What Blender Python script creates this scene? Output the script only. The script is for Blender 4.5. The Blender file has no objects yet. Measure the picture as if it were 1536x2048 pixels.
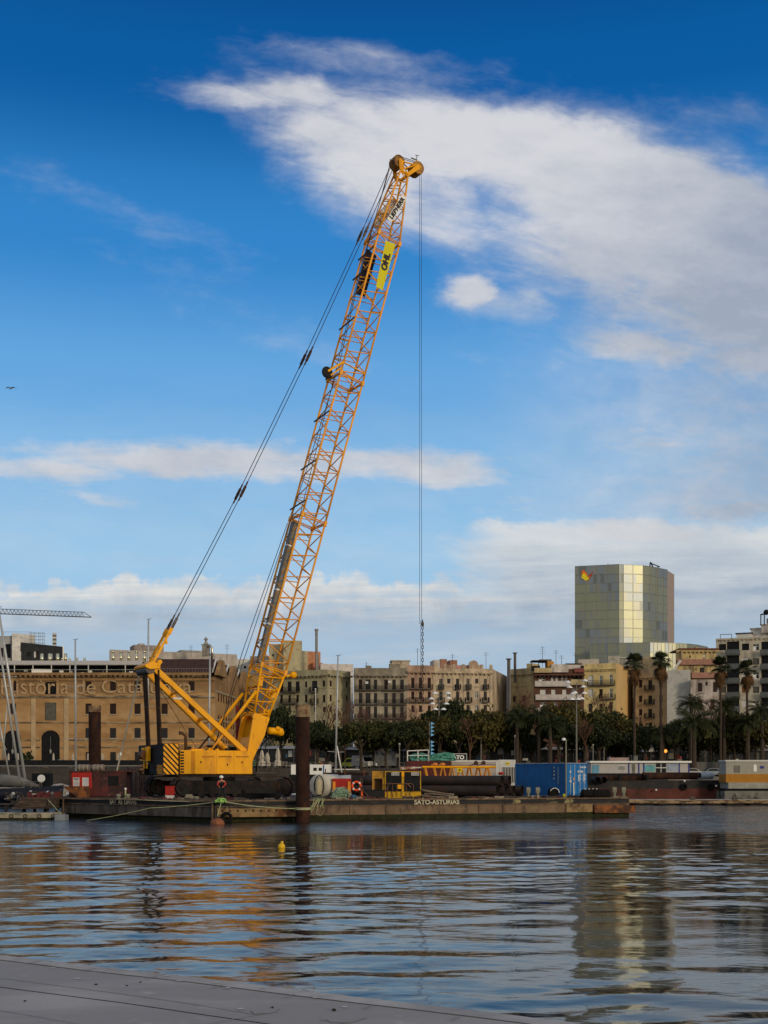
import bpy, bmesh, math, random
import numpy as np
from mathutils import Vector, Matrix
R = math.radians
SC = bpy.context.scene
COL = SC.collection
rnd = random.Random(7)

# ------------------------------------------------------------------ camera
F, HZ, CH = 2400.0, 1552.0, 3.3          # focal length in photo pixels, horizon row, eye height above the water
cam_d = bpy.data.cameras.new('camera'); cam = bpy.data.objects.new('camera', cam_d); COL.objects.link(cam)
cam.location = (0, 0, CH); cam.rotation_euler = (R(90), 0, 0)
cam_d.sensor_fit = 'VERTICAL'; cam_d.sensor_height = 36; cam_d.sensor_width = 27
cam_d.lens = F / 2048 * 36
cam_d.shift_y = (HZ - 1024) / 2048
cam_d.clip_start = 0.1; cam_d.clip_end = 12000
SC.camera = cam
SC.view_settings.view_transform = 'Standard'; SC.view_settings.look = 'None'
SC.view_settings.exposure = 0.0; SC.view_settings.gamma = 1.0

# ------------------------------------------------------------------ world: sky with clouds laid out by direction
SUN_AZ = R(140)      # clockwise from +Y (the view direction): behind and to the right
SUN_EL = R(13)
sun_dir = Vector((math.sin(SUN_AZ) * math.cos(SUN_EL), math.cos(SUN_AZ) * math.cos(SUN_EL), math.sin(SUN_EL)))
sd = bpy.data.lights.new('sun', 'SUN'); so = bpy.data.objects.new('sun', sd); COL.objects.link(so)
sd.energy = 1.5; sd.angle = R(10); sd.color = (1.0, 0.80, 0.55)
so.rotation_euler = (-sun_dir).to_track_quat('-Z', 'Y').to_euler()
so.location = (60, -60, 60)

W = bpy.data.worlds.new('World'); SC.world = W; W.use_nodes = True
WT = W.node_tree; WT.nodes.clear()
class E:                                   # tiny expression writer for Math nodes
    T = WT
    def __init__(s, v): s.v = v
    @staticmethod
    def op(o, *a):
        n = E.T.nodes.new('ShaderNodeMath'); n.operation = o
        for i, x in enumerate(a):
            x = x.v if isinstance(x, E) else x
            if isinstance(x, (int, float)): n.inputs[i].default_value = x
            else: E.T.links.new(x, n.inputs[i])
        return E(n.outputs[0])
    def __add__(s, o): return E.op('ADD', s, o)
    __radd__ = __add__
    def __sub__(s, o): return E.op('SUBTRACT', s, o)
    def __rsub__(s, o): return E.op('SUBTRACT', o, s)
    def __mul__(s, o): return E.op('MULTIPLY', s, o)
    __rmul__ = __mul__
    def __truediv__(s, o): return E.op('DIVIDE', s, o)
    def mx(s, o): return E.op('MAXIMUM', s, o)
    def mn(s, o): return E.op('MINIMUM', s, o)
    def pw(s, o): return E.op('POWER', s, o)
def sstep(a, b, x):
    n = E.T.nodes.new('ShaderNodeMapRange'); n.interpolation_type = 'SMOOTHSTEP'
    E.T.links.new(x.v, n.inputs['Value'])
    n.inputs['From Min'].default_value = a; n.inputs['From Max'].default_value = b
    return E(n.outputs[0])
def enoise(x, y, z, detail=6, rough=.55, dist=0.0):
    c = E.T.nodes.new('ShaderNodeCombineXYZ')
    for i, q in enumerate((x, y, z)):
        if isinstance(q, E): E.T.links.new(q.v, c.inputs[i])
        else: c.inputs[i].default_value = q
    n = E.T.nodes.new('ShaderNodeTexNoise'); n.inputs['Scale'].default_value = 1
    n.inputs['Detail'].default_value = detail; n.inputs['Roughness'].default_value = rough
    n.inputs['Distortion'].default_value = dist
    E.T.links.new(c.outputs[0], n.inputs['Vector'])
    return E(n.outputs[0])
def cmix(f, a, b):
    n = E.T.nodes.new('ShaderNodeMix'); n.data_type = 'RGBA'
    E.T.links.new(f.v, n.inputs[0]) if isinstance(f, E) else setattr(n.inputs[0], 'default_value', f)
    for i, q in ((6, a), (7, b)):
        if isinstance(q, tuple): n.inputs[i].default_value = (*q, 1)
        else: E.T.links.new(q, n.inputs[i])
    return n.outputs[2]
tc = WT.nodes.new('ShaderNodeTexCoord'); sx = WT.nodes.new('ShaderNodeSeparateXYZ')
WT.links.new(tc.outputs['Generated'], sx.inputs[0])
dx, dy, dz = E(sx.outputs[0]), E(sx.outputs[1]), E(sx.outputs[2])
ay = E.op('ABSOLUTE', dy).mx(0.04)
u = 768 + dx / ay * 2400                   # directions on the tangent plane ahead, in units of 1/2400
v = 1552 - dz.mx(0.0) / ay * 2400
# broad warp makes every cloud edge ragged
n1 = enoise(u / 260, v / 170, 1.3, 5, .6)
n2 = enoise(u / 260, v / 170, 7.9, 5, .6)
uu = u + (n1 - .5) * 170
vv = v + (n2 - .5) * 110
def blob(cx, cy, rx, ry, rot, w, soft=0.0):
    c, s = math.cos(R(rot)), math.sin(R(rot))
    ex, ey = uu - cx, vv - cy
    a = (ex * c + ey * s) / rx; b = (ey * c - ex * s) / ry
    d = E.op('SQRT', a * a + b * b)
    return (1 - sstep(soft, 1.0, d)) * w
blobs = [(1000,290,560,150,13,1.0,.0),(1330,420,600,250,20,1.1,.0),(1580,600,520,270,8,.85,.0),(1180,530,430,170,22,.62,.0),
         (540,190,340,70,5,.60,0),(640,280,300,110,16,.56,0),(740,340,350,190,30,.66,0),(720,120,460,70,4,.36,0),(900,430,300,150,35,.50,0),(1480,230,260,70,10,.30,0),
         (955,585,90,60,10,.66,.1),(1030,610,210,80,10,.50,0),(1265,680,230,75,8,.62,0),(1350,705,120,60,0,.55,.0),(1500,720,240,110,0,.60,0),(1150,730,420,110,8,.30,0),
         (430,915,760,70,2,.80,.0),(80,950,330,80,6,.62,0),(860,935,330,70,4,.66,0),(1300,900,420,120,-4,.46,0),(1420,820,380,110,0,.36,0),
         (1270,1064,520,64,-2,.80,.0),(1470,1010,360,80,0,.60,0),(1060,1000,380,50,0,.36,0),(260,430,480,80,22,.26,0),(180,1000,320,40,4,.40,0),(620,700,420,90,20,.22,0),(330,560,420,120,12,.16,0)]
dens = blob(*blobs[0])
for b in blobs[1:]:
    bb = blob(*b); dens = dens.mx(bb) + dens.mn(bb) * .22
fib = enoise((u + v * .5) / 150, (v - u * .22) / 46, 3.1, 8, .60, .5)     # fibres along the wind
fin = enoise((u + v * .3) / 34, (v - u * .15) / 15, 6.6, 6, .6, .3)
puff = enoise(u / 70, v / 44, 5.7, 8, .6)
tex = fib * .50 + puff * .34 + fin * .16
lay = enoise(u / 330 + 4, (v + u * .03) / 20, 8.8, 6, .6, .3)             # thin layers seen edge-on near the horizon
low = sstep(780, 900, v)
tex = tex * (1 - low * .45) + lay * low * .45
dA = .94 * sstep(.05, 1.02, dens * 1.46 + (tex - .5) * (1.15 + low * .9) - .05)
dA = dA * (.62 + .38 * sstep(.25, .65, dens + (fib - .5) * .8))
# low cumulus bank over the roofs
edge = enoise(u / 110, v / 220, 9.1, 6, .62) * 150 + (puff - .5) * 70 + (fin - .5) * 26
bankE = v - edge
bank = sstep(1066, 1104, bankE) * (.72 + .28 * sstep(.40, .58, lay * .6 + puff * .4)) * (1 - sstep(1080, 1420, u) * .55)
thin = enoise(u / 260, v / 48, 2.2, 6, .6)
veil = sstep(640, 1150, v) * (thin * .55 + fib * .25) * .62
ov = sstep(1026, 1062, v + (puff - .5) * 60 + (fib - .5) * 30) * sstep(800, 1040, u + (fib - .5) * 260)
bank = (bank * (1 - sstep(1200, 1300, v) * .40)).mx(ov * (.92 - sstep(1200, 1300, v) * .35))
over = sstep(.42, .58, enoise(dx * 2.2, dy * 2.2, dz * 3.0, 5, .6) + (1 - sstep(-.5, .25, dy)) * .14 + sstep(.55, .8, dz) * .10) * (1 - sstep(.30, .52, dy / (dz.mx(0.0) + .3)))  # unseen cloud cover overhead and behind, added to make the ambient less blue
veil = veil + sstep(900, 1500, u) * sstep(560, 760, v) * (1 - sstep(1000, 1100, v)) * (puff * 1.0 + .1) * .85
dens_all = dA.mx(bank * .94).mx(veil)
sky = WT.nodes.new('ShaderNodeTexSky'); sky.sky_type = 'NISHITA'; sky.sun_disc = False
sky.sun_elevation = SUN_EL; sky.sun_rotation = SUN_AZ; sky.ozone_density = 3.0; sky.dust_density = .6
elev = E.op('ARCSINE', dz.mx(0.0).mn(1.0)) / math.pi * 2
ramp = WT.nodes.new('ShaderNodeValToRGB'); cr = ramp.color_ramp; cr.interpolation = 'EASE'
RAMP = [(0.0,(.36,.47,.58)),(.06,(.32,.53,.73)),(.11,(.28,.57,.85)),(.155,(.20,.49,.82)),(.20,(.125,.39,.76)),(.265,(.030,.235,.61)),(.335,(.0,.105,.37)),(.40,(.0,.050,.20)),(1.0,(.02,.06,.22))]
for i, (p, c) in enumerate(RAMP):
    e = cr.elements[i] if i < 2 else cr.elements.new(p)
    e.position = p; e.color = (*c, 1)
WT.links.new(elev.v, ramp.inputs[0])
def cscale(c, k):
    n = WT.nodes.new('ShaderNodeVectorMath'); n.operation = 'SCALE'; WT.links.new(c, n.inputs[0])
    if isinstance(k, E): WT.links.new(k.v, n.inputs['Scale'])
    else: n.inputs['Scale'].default_value = k
    return n.outputs[0]
def cadd(a, b):
    n = WT.nodes.new('ShaderNodeVectorMath'); n.operation = 'ADD'; WT.links.new(a, n.inputs[0]); WT.links.new(b, n.inputs[1]); return n.outputs[0]
base = cadd(cscale(ramp.outputs[0], 9.4), cscale(sky.outputs[0], .05))
# cloud colour: white cores, grey-violet shaded bellies
shade = enoise(u / 210, v / 100, 4.4, 7, .58)
core = (1 - sstep(60, 330, E.op('SQRT', (u - 960) * (u - 960) * .28 + (v - 290) * (v - 290)))) * .30
lit = (shade - .5) * 1.0 + (puff - .5) * .50 + (fib - .5) * .4 + .68 - sstep(1050, 1600, u) * .52 - sstep(380, 620, v) * sstep(900, 1200, u) * (1 - sstep(620, 760, v)) * .25 + core
litb = (1 - sstep(1085, 1190, bankE + (puff - .5) * 80)) * .70 * (1 - sstep(850, 1100, u) * .6) + sstep(850, 1050, u) * (1 - sstep(1062, 1120, v + (puff - .5) * 50)) * .75 + (thin - .5) * 1.2 + (lay - .5) * .9 + (puff - .5) * .45 + .14
litA = lit.mx(0.0).mn(1.0); litB = litb.mx(0.0).mn(1.0)
cA = cmix(litA, (3.6, 4.05, 4.9), (7.0, 7.0, 7.25))
cB = cmix(litB, (3.2, 3.85, 4.8), (7.6, 7.5, 7.2))
cc = cmix(bank * (1 - dA * .6), cA, cB)
final = cmix(dens_all, base, cc)
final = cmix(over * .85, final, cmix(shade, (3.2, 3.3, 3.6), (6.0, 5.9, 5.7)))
# warm glow round the low sun behind the camera
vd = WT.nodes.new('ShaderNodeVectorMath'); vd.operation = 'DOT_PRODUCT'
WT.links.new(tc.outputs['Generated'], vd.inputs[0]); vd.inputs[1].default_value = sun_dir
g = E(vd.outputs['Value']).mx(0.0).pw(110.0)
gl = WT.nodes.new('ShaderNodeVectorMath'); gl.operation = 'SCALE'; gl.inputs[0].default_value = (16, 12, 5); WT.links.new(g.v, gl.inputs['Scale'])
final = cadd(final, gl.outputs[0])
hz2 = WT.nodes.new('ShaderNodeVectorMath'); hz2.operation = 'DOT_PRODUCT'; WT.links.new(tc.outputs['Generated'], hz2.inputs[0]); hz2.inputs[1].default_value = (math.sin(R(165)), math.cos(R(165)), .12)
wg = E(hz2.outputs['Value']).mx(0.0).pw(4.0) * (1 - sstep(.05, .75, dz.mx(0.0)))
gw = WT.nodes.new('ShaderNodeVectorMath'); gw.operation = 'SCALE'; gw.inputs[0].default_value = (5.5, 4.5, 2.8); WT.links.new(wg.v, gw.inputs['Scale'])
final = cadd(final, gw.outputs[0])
W.cycles.sampling_method = 'MANUAL'; W.cycles.sample_map_resolution = 512
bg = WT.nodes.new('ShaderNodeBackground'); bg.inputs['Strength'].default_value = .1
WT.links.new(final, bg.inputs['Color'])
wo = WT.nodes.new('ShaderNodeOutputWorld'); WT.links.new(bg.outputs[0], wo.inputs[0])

# ------------------------------------------------------------------ helpers
def P(px, py, Y):                          # photo pixel + distance -> point of the place
    return Vector(((px - 768) / F * Y, Y, CH + (HZ - py) / F * Y))
def S(Y): return F / Y                     # photo pixels per metre at distance Y
class MB:
    def __init__(s): s.v = []; s.f = []; s.mi = []; s.m = 0; s.smooth = False
    def quad(s, *p):
        b = len(s.v); s.v += [tuple(q) for q in p]; s.f.append(tuple(range(b, b + len(p)))); s.mi.append(s.m); return s
    def box(s, x0, x1, y0, y1, z0, z1):
        return s.hexa([(x0,y0,z0),(x1,y0,z0),(x1,y1,z0),(x0,y1,z0)], [(x0,y0,z1),(x1,y0,z1),(x1,y1,z1),(x0,y1,z1)])
    def hexa(s, lo, hi):
        b = len(s.v); n = len(lo); s.v += [tuple(q) for q in lo] + [tuple(q) for q in hi]
        fs = [tuple(b + i for i in reversed(range(n))), tuple(b + n + i for i in range(n))]
        for i in range(n):
            j = (i + 1) % n; fs.append((b + i, b + j, b + n + j, b + n + i))
        s.f += fs; s.mi += [s.m] * len(fs); return s
    def prism(s, pts, axis, a, b):         # outline in the two other axes, extruded from a to b along axis
        def mk(p, t): return {0: (t, p[0], p[1]), 1: (p[0], t, p[1]), 2: (p[0], p[1], t)}[axis]
        return s.hexa([mk(p, a) for p in pts], [mk(p, b) for p in pts])
    def bar(s, a, b, w, h=None):           # rectangular bar between two points
        a, b = Vector(a), Vector(b); h = h or w; d = (b - a).normalized()
        up = Vector((0,0,1)) if abs(d.z) < .95 else Vector((1,0,0))
        x = d.cross(up).normalized() * w / 2; y = x.cross(d).normalized() * h / 2
        return s.hexa([a-x-y, a+x-y, a+x+y, a-x+y], [b-x-y, b+x-y, b+x+y, b-x+y])
    def tube(s, pts, r, n=8, cap=True, r2=None):
        pts = [Vector(p) for p in pts]; rs = r if isinstance(r, (list, tuple)) else [r] * len(pts)
        b = len(s.v); ref = None
        for i, p in enumerate(pts):
            d = (pts[min(i+1, len(pts)-1)] - pts[max(i-1, 0)]).normalized()
            if ref is None:
                up = Vector((0,0,1)) if abs(d.z) < .9 else Vector((1,0,0))
                ref = d.cross(up).normalized()
            ref = (ref - d * ref.dot(d)).normalized(); o = d.cross(ref)
            for k in range(n):
                t = 2 * math.pi * k / n
                s.v.append(tuple(p + (ref * math.cos(t) + o * math.sin(t)) * rs[i]))
        for i in range(len(pts) - 1):
            for k in range(n):
                k2 = (k + 1) % n
                s.f.append((b+i*n+k, b+i*n+k2, b+(i+1)*n+k2, b+(i+1)*n+k)); s.mi.append(s.m)
        if cap:
            s.f.append(tuple(b + k for k in reversed(range(n)))); s.mi.append(s.m)
            e = b + (len(pts) - 1) * n; s.f.append(tuple(e + k for k in range(n))); s.mi.append(s.m)
        return s
    def pipe(s, a, b, r, t, n=24):         # hollow pipe
        a, b = Vector(a), Vector(b); d = (b-a).normalized(); up = Vector((0,0,1)) if abs(d.z) < .9 else Vector((1,0,0))
        x = d.cross(up).normalized(); y = x.cross(d); base = len(s.v)
        for p, q in ((a, r), (b, r), (b, r-t), (a, r-t)):
            for k in range(n):
                w = 2*math.pi*k/n; s.v.append(tuple(p + (x*math.cos(w) + y*math.sin(w))*q))
        for i in range(4):
            for k in range(n):
                k2 = (k+1) % n; j = (i+1) % 4
                s.f.append((base+i*n+k, base+i*n+k2, base+j*n+k2, base+j*n+k)); s.mi.append(s.m)
        return s
    def torus(s, c, R0, r, ax=1, n=20, m=8, sweep=1.0, jitter=0):
        c = Vector(c); pts = []
        for i in range(int(n*sweep) + (0 if sweep >= 1 else 1)):
            t = 2*math.pi*i/n
            p = {0:(0,math.cos(t),math.sin(t)),1:(math.cos(t),0,math.sin(t)),2:(math.cos(t),math.sin(t),0)}[ax]
            pts.append(c + Vector(p)*R0)
        b = len(s.v); A = Vector([(1,0,0),(0,1,0),(0,0,1)][ax])
        for p in pts:
            o = (p-c).normalized()
            for k in range(m):
                w = 2*math.pi*k/m; s.v.append(tuple(p + (o*math.cos(w) + A*math.sin(w))*r))
        L = len(pts)
        for i in range(L if sweep >= 1 else L-1):
            i2 = (i+1) % L
            for k in range(m):
                k2 = (k+1) % m; s.f.append((b+i*m+k, b+i2*m+k, b+i2*m+k2, b+i*m+k2)); s.mi.append(s.m)
        return s
    def ball(s, c, rx, ry=None, rz=None, n=12, m=8):
        ry = ry or rx; rz = rz or rx; b = len(s.v)
        for i in range(m+1):
            ph = math.pi*i/m
            for k in range(n):
                t = 2*math.pi*k/n
                s.v.append((c[0]+rx*math.sin(ph)*math.cos(t), c[1]+ry*math.sin(ph)*math.sin(t), c[2]-rz*math.cos(ph)))
        for i in range(m):
            for k in range(n):
                k2 = (k+1) % n; s.f.append((b+i*n+k, b+i*n+k2, b+(i+1)*n+k2, b+(i+1)*n+k)); s.mi.append(s.m)
        return s
    def lathe(s, c, prof, n=16):
        b = len(s.v)
        for r, z in prof:
            for k in range(n):
                t = 2*math.pi*k/n; s.v.append((c[0]+r*math.cos(t), c[1]+r*math.sin(t), c[2]+z))
        for i in range(len(prof)-1):
            for k in range(n):
                k2 = (k+1) % n; s.f.append((b+i*n+k, b+i*n+k2, b+(i+1)*n+k2, b+(i+1)*n+k)); s.mi.append(s.m)
        return s
    def mesh(s, name, mats, smooth=False):
        me = bpy.data.meshes.new(name); me.from_pydata(s.v, [], s.f)
        for m in (mats if isinstance(mats, (list, tuple)) else [mats]): me.materials.append(m)
        if isinstance(mats, (list, tuple)) and len(mats) > 1: me.polygons.foreach_set('material_index', s.mi)
        me.validate(clean_customdata=False)
        if smooth: me.polygons.foreach_set('use_smooth', [True]*len(me.polygons))
        me.update(); return me
    def build(s, name, mats, parent=None, loc=None, rz=0, smooth=False):
        o = bpy.data.objects.new(name, s.mesh(name, mats, smooth)); COL.objects.link(o)
        if parent: o.parent = parent
        if loc is not None: o.location = loc
        if rz: o.rotation_euler.z = rz
        return o
def tag(o, label=None, cat=None, group=None, kind=None):
    if label: o['label'] = label
    if cat: o['category'] = cat
    if group: o['group'] = group
    if kind: o['kind'] = kind
    return o
def thing(name, label, cat, loc=(0,0,0), rz=0, group=None):
    o = bpy.data.objects.new(name, None); COL.objects.link(o); o.empty_display_size = .3
    o.location = loc; o.rotation_euler = (0,0,rz); return tag(o, label, cat, group)
def dup(root, loc, rz, label, sc=None, group=None):
    r = root.copy(); COL.objects.link(r); r.location = loc; r.rotation_euler = (0,0,rz); r['label'] = label
    if sc: r.scale = (sc,)*3 if isinstance(sc, (int, float)) else sc
    if group: r['group'] = group
    for ch in list(root.children):
        c = ch.copy(); COL.objects.link(c); c.parent = r
        for g_ in ch.children:
            d = g_.copy(); COL.objects.link(d); d.parent = c
    return r

# ------------------------------------------------------------------ materials
def mat(name, col, rough=.7, metal=0., var=.18, scale=1.5, c2=None, amt=.45, sc2=None, bump=0., bscale=20, spec=.22, c3=None, amt3=.5, sc3=None, emit=None, zband=None):
    m = bpy.data.materials.new(name); m.use_nodes = True; nt = m.node_tree; b = nt.nodes['Principled BSDF']
    L = nt.links.new; N = nt.nodes.new
    co = N('ShaderNodeTexCoord')
    def noise(scale, detail=5, sv=None, ro=.6):
        n = N('ShaderNodeTexNoise'); n.inputs['Scale'].default_value = scale; n.inputs['Detail'].default_value = detail; n.inputs['Roughness'].default_value = ro
        if sv:
            mp = N('ShaderNodeMapping'); mp.inputs['Scale'].default_value = sv; L(co.outputs['Object'], mp.inputs[0]); L(mp.outputs[0], n.inputs['Vector'])
        else: L(co.outputs['Object'], n.inputs['Vector'])
        return n.outputs[0]
    def mix(f, a, c):
        n = N('ShaderNodeMix'); n.data_type = 'RGBA'; L(f, n.inputs[0])
        for i, q in ((6, a), (7, c)):
            if isinstance(q, tuple): n.inputs[i].default_value = (*q, 1)
            else: L(q, n.inputs[i])
        return n.outputs[2]
    def thr(f, a, soft=.09):
        n = N('ShaderNodeMapRange'); n.interpolation_type = 'SMOOTHSTEP'; L(f, n.inputs[0])
        n.inputs['From Min'].default_value = a - soft; n.inputs['From Max'].default_value = a + soft; return n.outputs[0]
    f = thr(noise(scale), .5, .22)
    c = mix(f, tuple(x*(1-var) for x in col), tuple(min(1, x*(1+var)) for x in col))
    if c2: c = mix(thr(noise(1, 6, sc2 or (scale*.6,)*3), 1 - amt), c, c2)
    if c3: c = mix(thr(noise(1, 6, sc3 or (scale*1.7,)*3), 1 - amt3), c, c3)
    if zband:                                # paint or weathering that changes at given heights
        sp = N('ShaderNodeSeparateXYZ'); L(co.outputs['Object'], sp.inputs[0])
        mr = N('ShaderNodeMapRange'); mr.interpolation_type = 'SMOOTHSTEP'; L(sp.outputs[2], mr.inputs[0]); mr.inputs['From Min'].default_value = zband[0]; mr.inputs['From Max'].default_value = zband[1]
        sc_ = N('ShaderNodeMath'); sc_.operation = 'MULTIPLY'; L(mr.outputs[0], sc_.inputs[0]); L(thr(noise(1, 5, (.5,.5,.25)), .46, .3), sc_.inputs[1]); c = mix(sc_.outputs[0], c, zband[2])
    L(c, b.inputs['Base Color'])
    b.inputs['Roughness'].default_value = rough; b.inputs['Metallic'].default_value = metal
    b.inputs['Specular IOR Level'].default_value = spec
    if bump:
        bn = N('ShaderNodeBump'); bn.inputs['Strength'].default_value = 1; bn.inputs['Distance'].default_value = bump
        L(noise(bscale, 4), bn.inputs['Height']); L(bn.outputs[0], b.inputs['Normal'])
    if emit: b.inputs['Emission Color'].default_value = (*emit[0], 1); b.inputs['Emission Strength'].default_value = emit[1]
    return m
YEL = mat('crane_yellow', (.84,.38,.0), .5, var=.07, scale=.6, c2=(.62,.26,.01), amt=.40, sc2=(1.1,1.1,.5), c3=(.32,.15,.02), amt3=.31, sc3=(2.6,2.6,.8))
YELD = mat('lattice_orange', (.78,.34,.03), .5, var=.15, scale=.4, c2=(.50,.20,.04), amt=.36, sc2=(.8,.8,.5))
BLK = mat('black_paint', (.009,.010,.012), .6, var=.4, scale=2, c2=(.030,.022,.017), amt=.32, spec=.12)
STEEL = mat('dark_steel', (.07,.06,.055), .5, .3, var=.3, scale=3, c2=(.10,.05,.03), amt=.4)
ROPE = mat('wire_rope', (.035,.03,.03), .6, .2)
CHAINM = mat('rusty_chain', (.06,.03,.02), .8, .2)
GREYM = mat('grey_metal', (.17,.165,.15), .6, .0, var=.15)
WHT = mat('white_paint', (.55,.55,.53), .5, var=.08, scale=1.5, c2=(.35,.33,.28), amt=.3)
WHTC = mat('clean_white', (.75,.75,.72), .45, var=.05)
MAST = mat('mast_aluminium', (.42,.43,.42), .4, .3, var=.1)
RUST = mat('pile_rust', (.032,.015,.011), .85, var=.35, scale=1.2, c2=(.060,.026,.015), amt=.42, sc2=(1.5,1.5,.4), c3=(.016,.014,.016), amt3=.4, bump=.01, spec=.1)
RUSTB = mat('bright_rust', (.22,.08,.025), .85, var=.3, scale=2, c2=(.06,.03,.02), amt=.5, bump=.01)
PILET = mat('pile_top_scale', (.26,.18,.10), .9, var=.3, scale=3, c2=(.10,.05,.03), amt=.45)
TRACK = mat('track_steel', (.010,.009,.009), .7, .2, var=.5, scale=2, c2=(.035,.018,.012), amt=.42)
PADM = mat('track_pad_rust', (.05,.03,.02), .8, .1, var=.4, scale=3, c2=(.025,.02,.018), amt=.5)
BLUE = mat('container_blue', (.012,.11,.33), .5, var=.12, scale=.8, c2=(.02,.07,.18), amt=.35, sc2=(1,1,.4))
RED = mat('red_paint', (.33,.018,.014), .5, var=.15, c2=(.2,.02,.015), amt=.35)
MAROON = mat('maroon_paint', (.10,.02,.02), .6, var=.2, c2=(.05,.02,.02), amt=.45)
DRED = mat('faded_red_container', (.11,.025,.022), .7, var=.3, scale=1, c2=(.035,.018,.018), amt=.52, sc2=(.8,.8,.5), c3=(.16,.07,.06), amt3=.35)
TEAL = mat('teal_rope', (.10,.33,.25), .9, var=.3, scale=6)
GROPE = mat('green_rope', (.30,.38,.18), .9, var=.3, scale=6, c2=(.42,.40,.25), amt=.5)
NOTE = mat('notice_paper', (.50,.50,.50), .7)
CREAMR = mat('cream_rope', (.40,.36,.24), .9)
ORNG = mat('signal_orange', (.75,.11,.02), .5)
YBUOY = mat('buoy_yellow', (.70,.42,.01), .45, c2=(.25,.16,.03), amt=.35)
RUBBER = mat('rubber', (.008,.008,.008), .8, var=.4, c2=(.022,.02,.018), amt=.3, spec=.1)
WOOD = mat('wet_timber', (.10,.07,.05), .9, var=.3, scale=2, c2=(.04,.03,.025), amt=.5, sc2=(.5,4,4))
CONC = mat('pontoon_concrete', (.30,.27,.20), .9, var=.25, scale=1.5, c2=(.10,.10,.07), amt=.42, bump=.01)
GLASS = mat('dark_window', (.008,.010,.012), .25, var=.4, scale=.3, c2=(.030,.032,.035), amt=.3, spec=.3)
SHUT = mat('brown_shutter', (.026,.013,.011), .7, var=.3, scale=1)
SHUTG = mat('grey_shutter', (.14,.14,.12), .7, var=.25, scale=1)
IRON = mat('balcony_iron', (.010,.010,.010), .7, spec=.1)
LAMPW = mat('lamp_white', (.8,.8,.8), .3)
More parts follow.
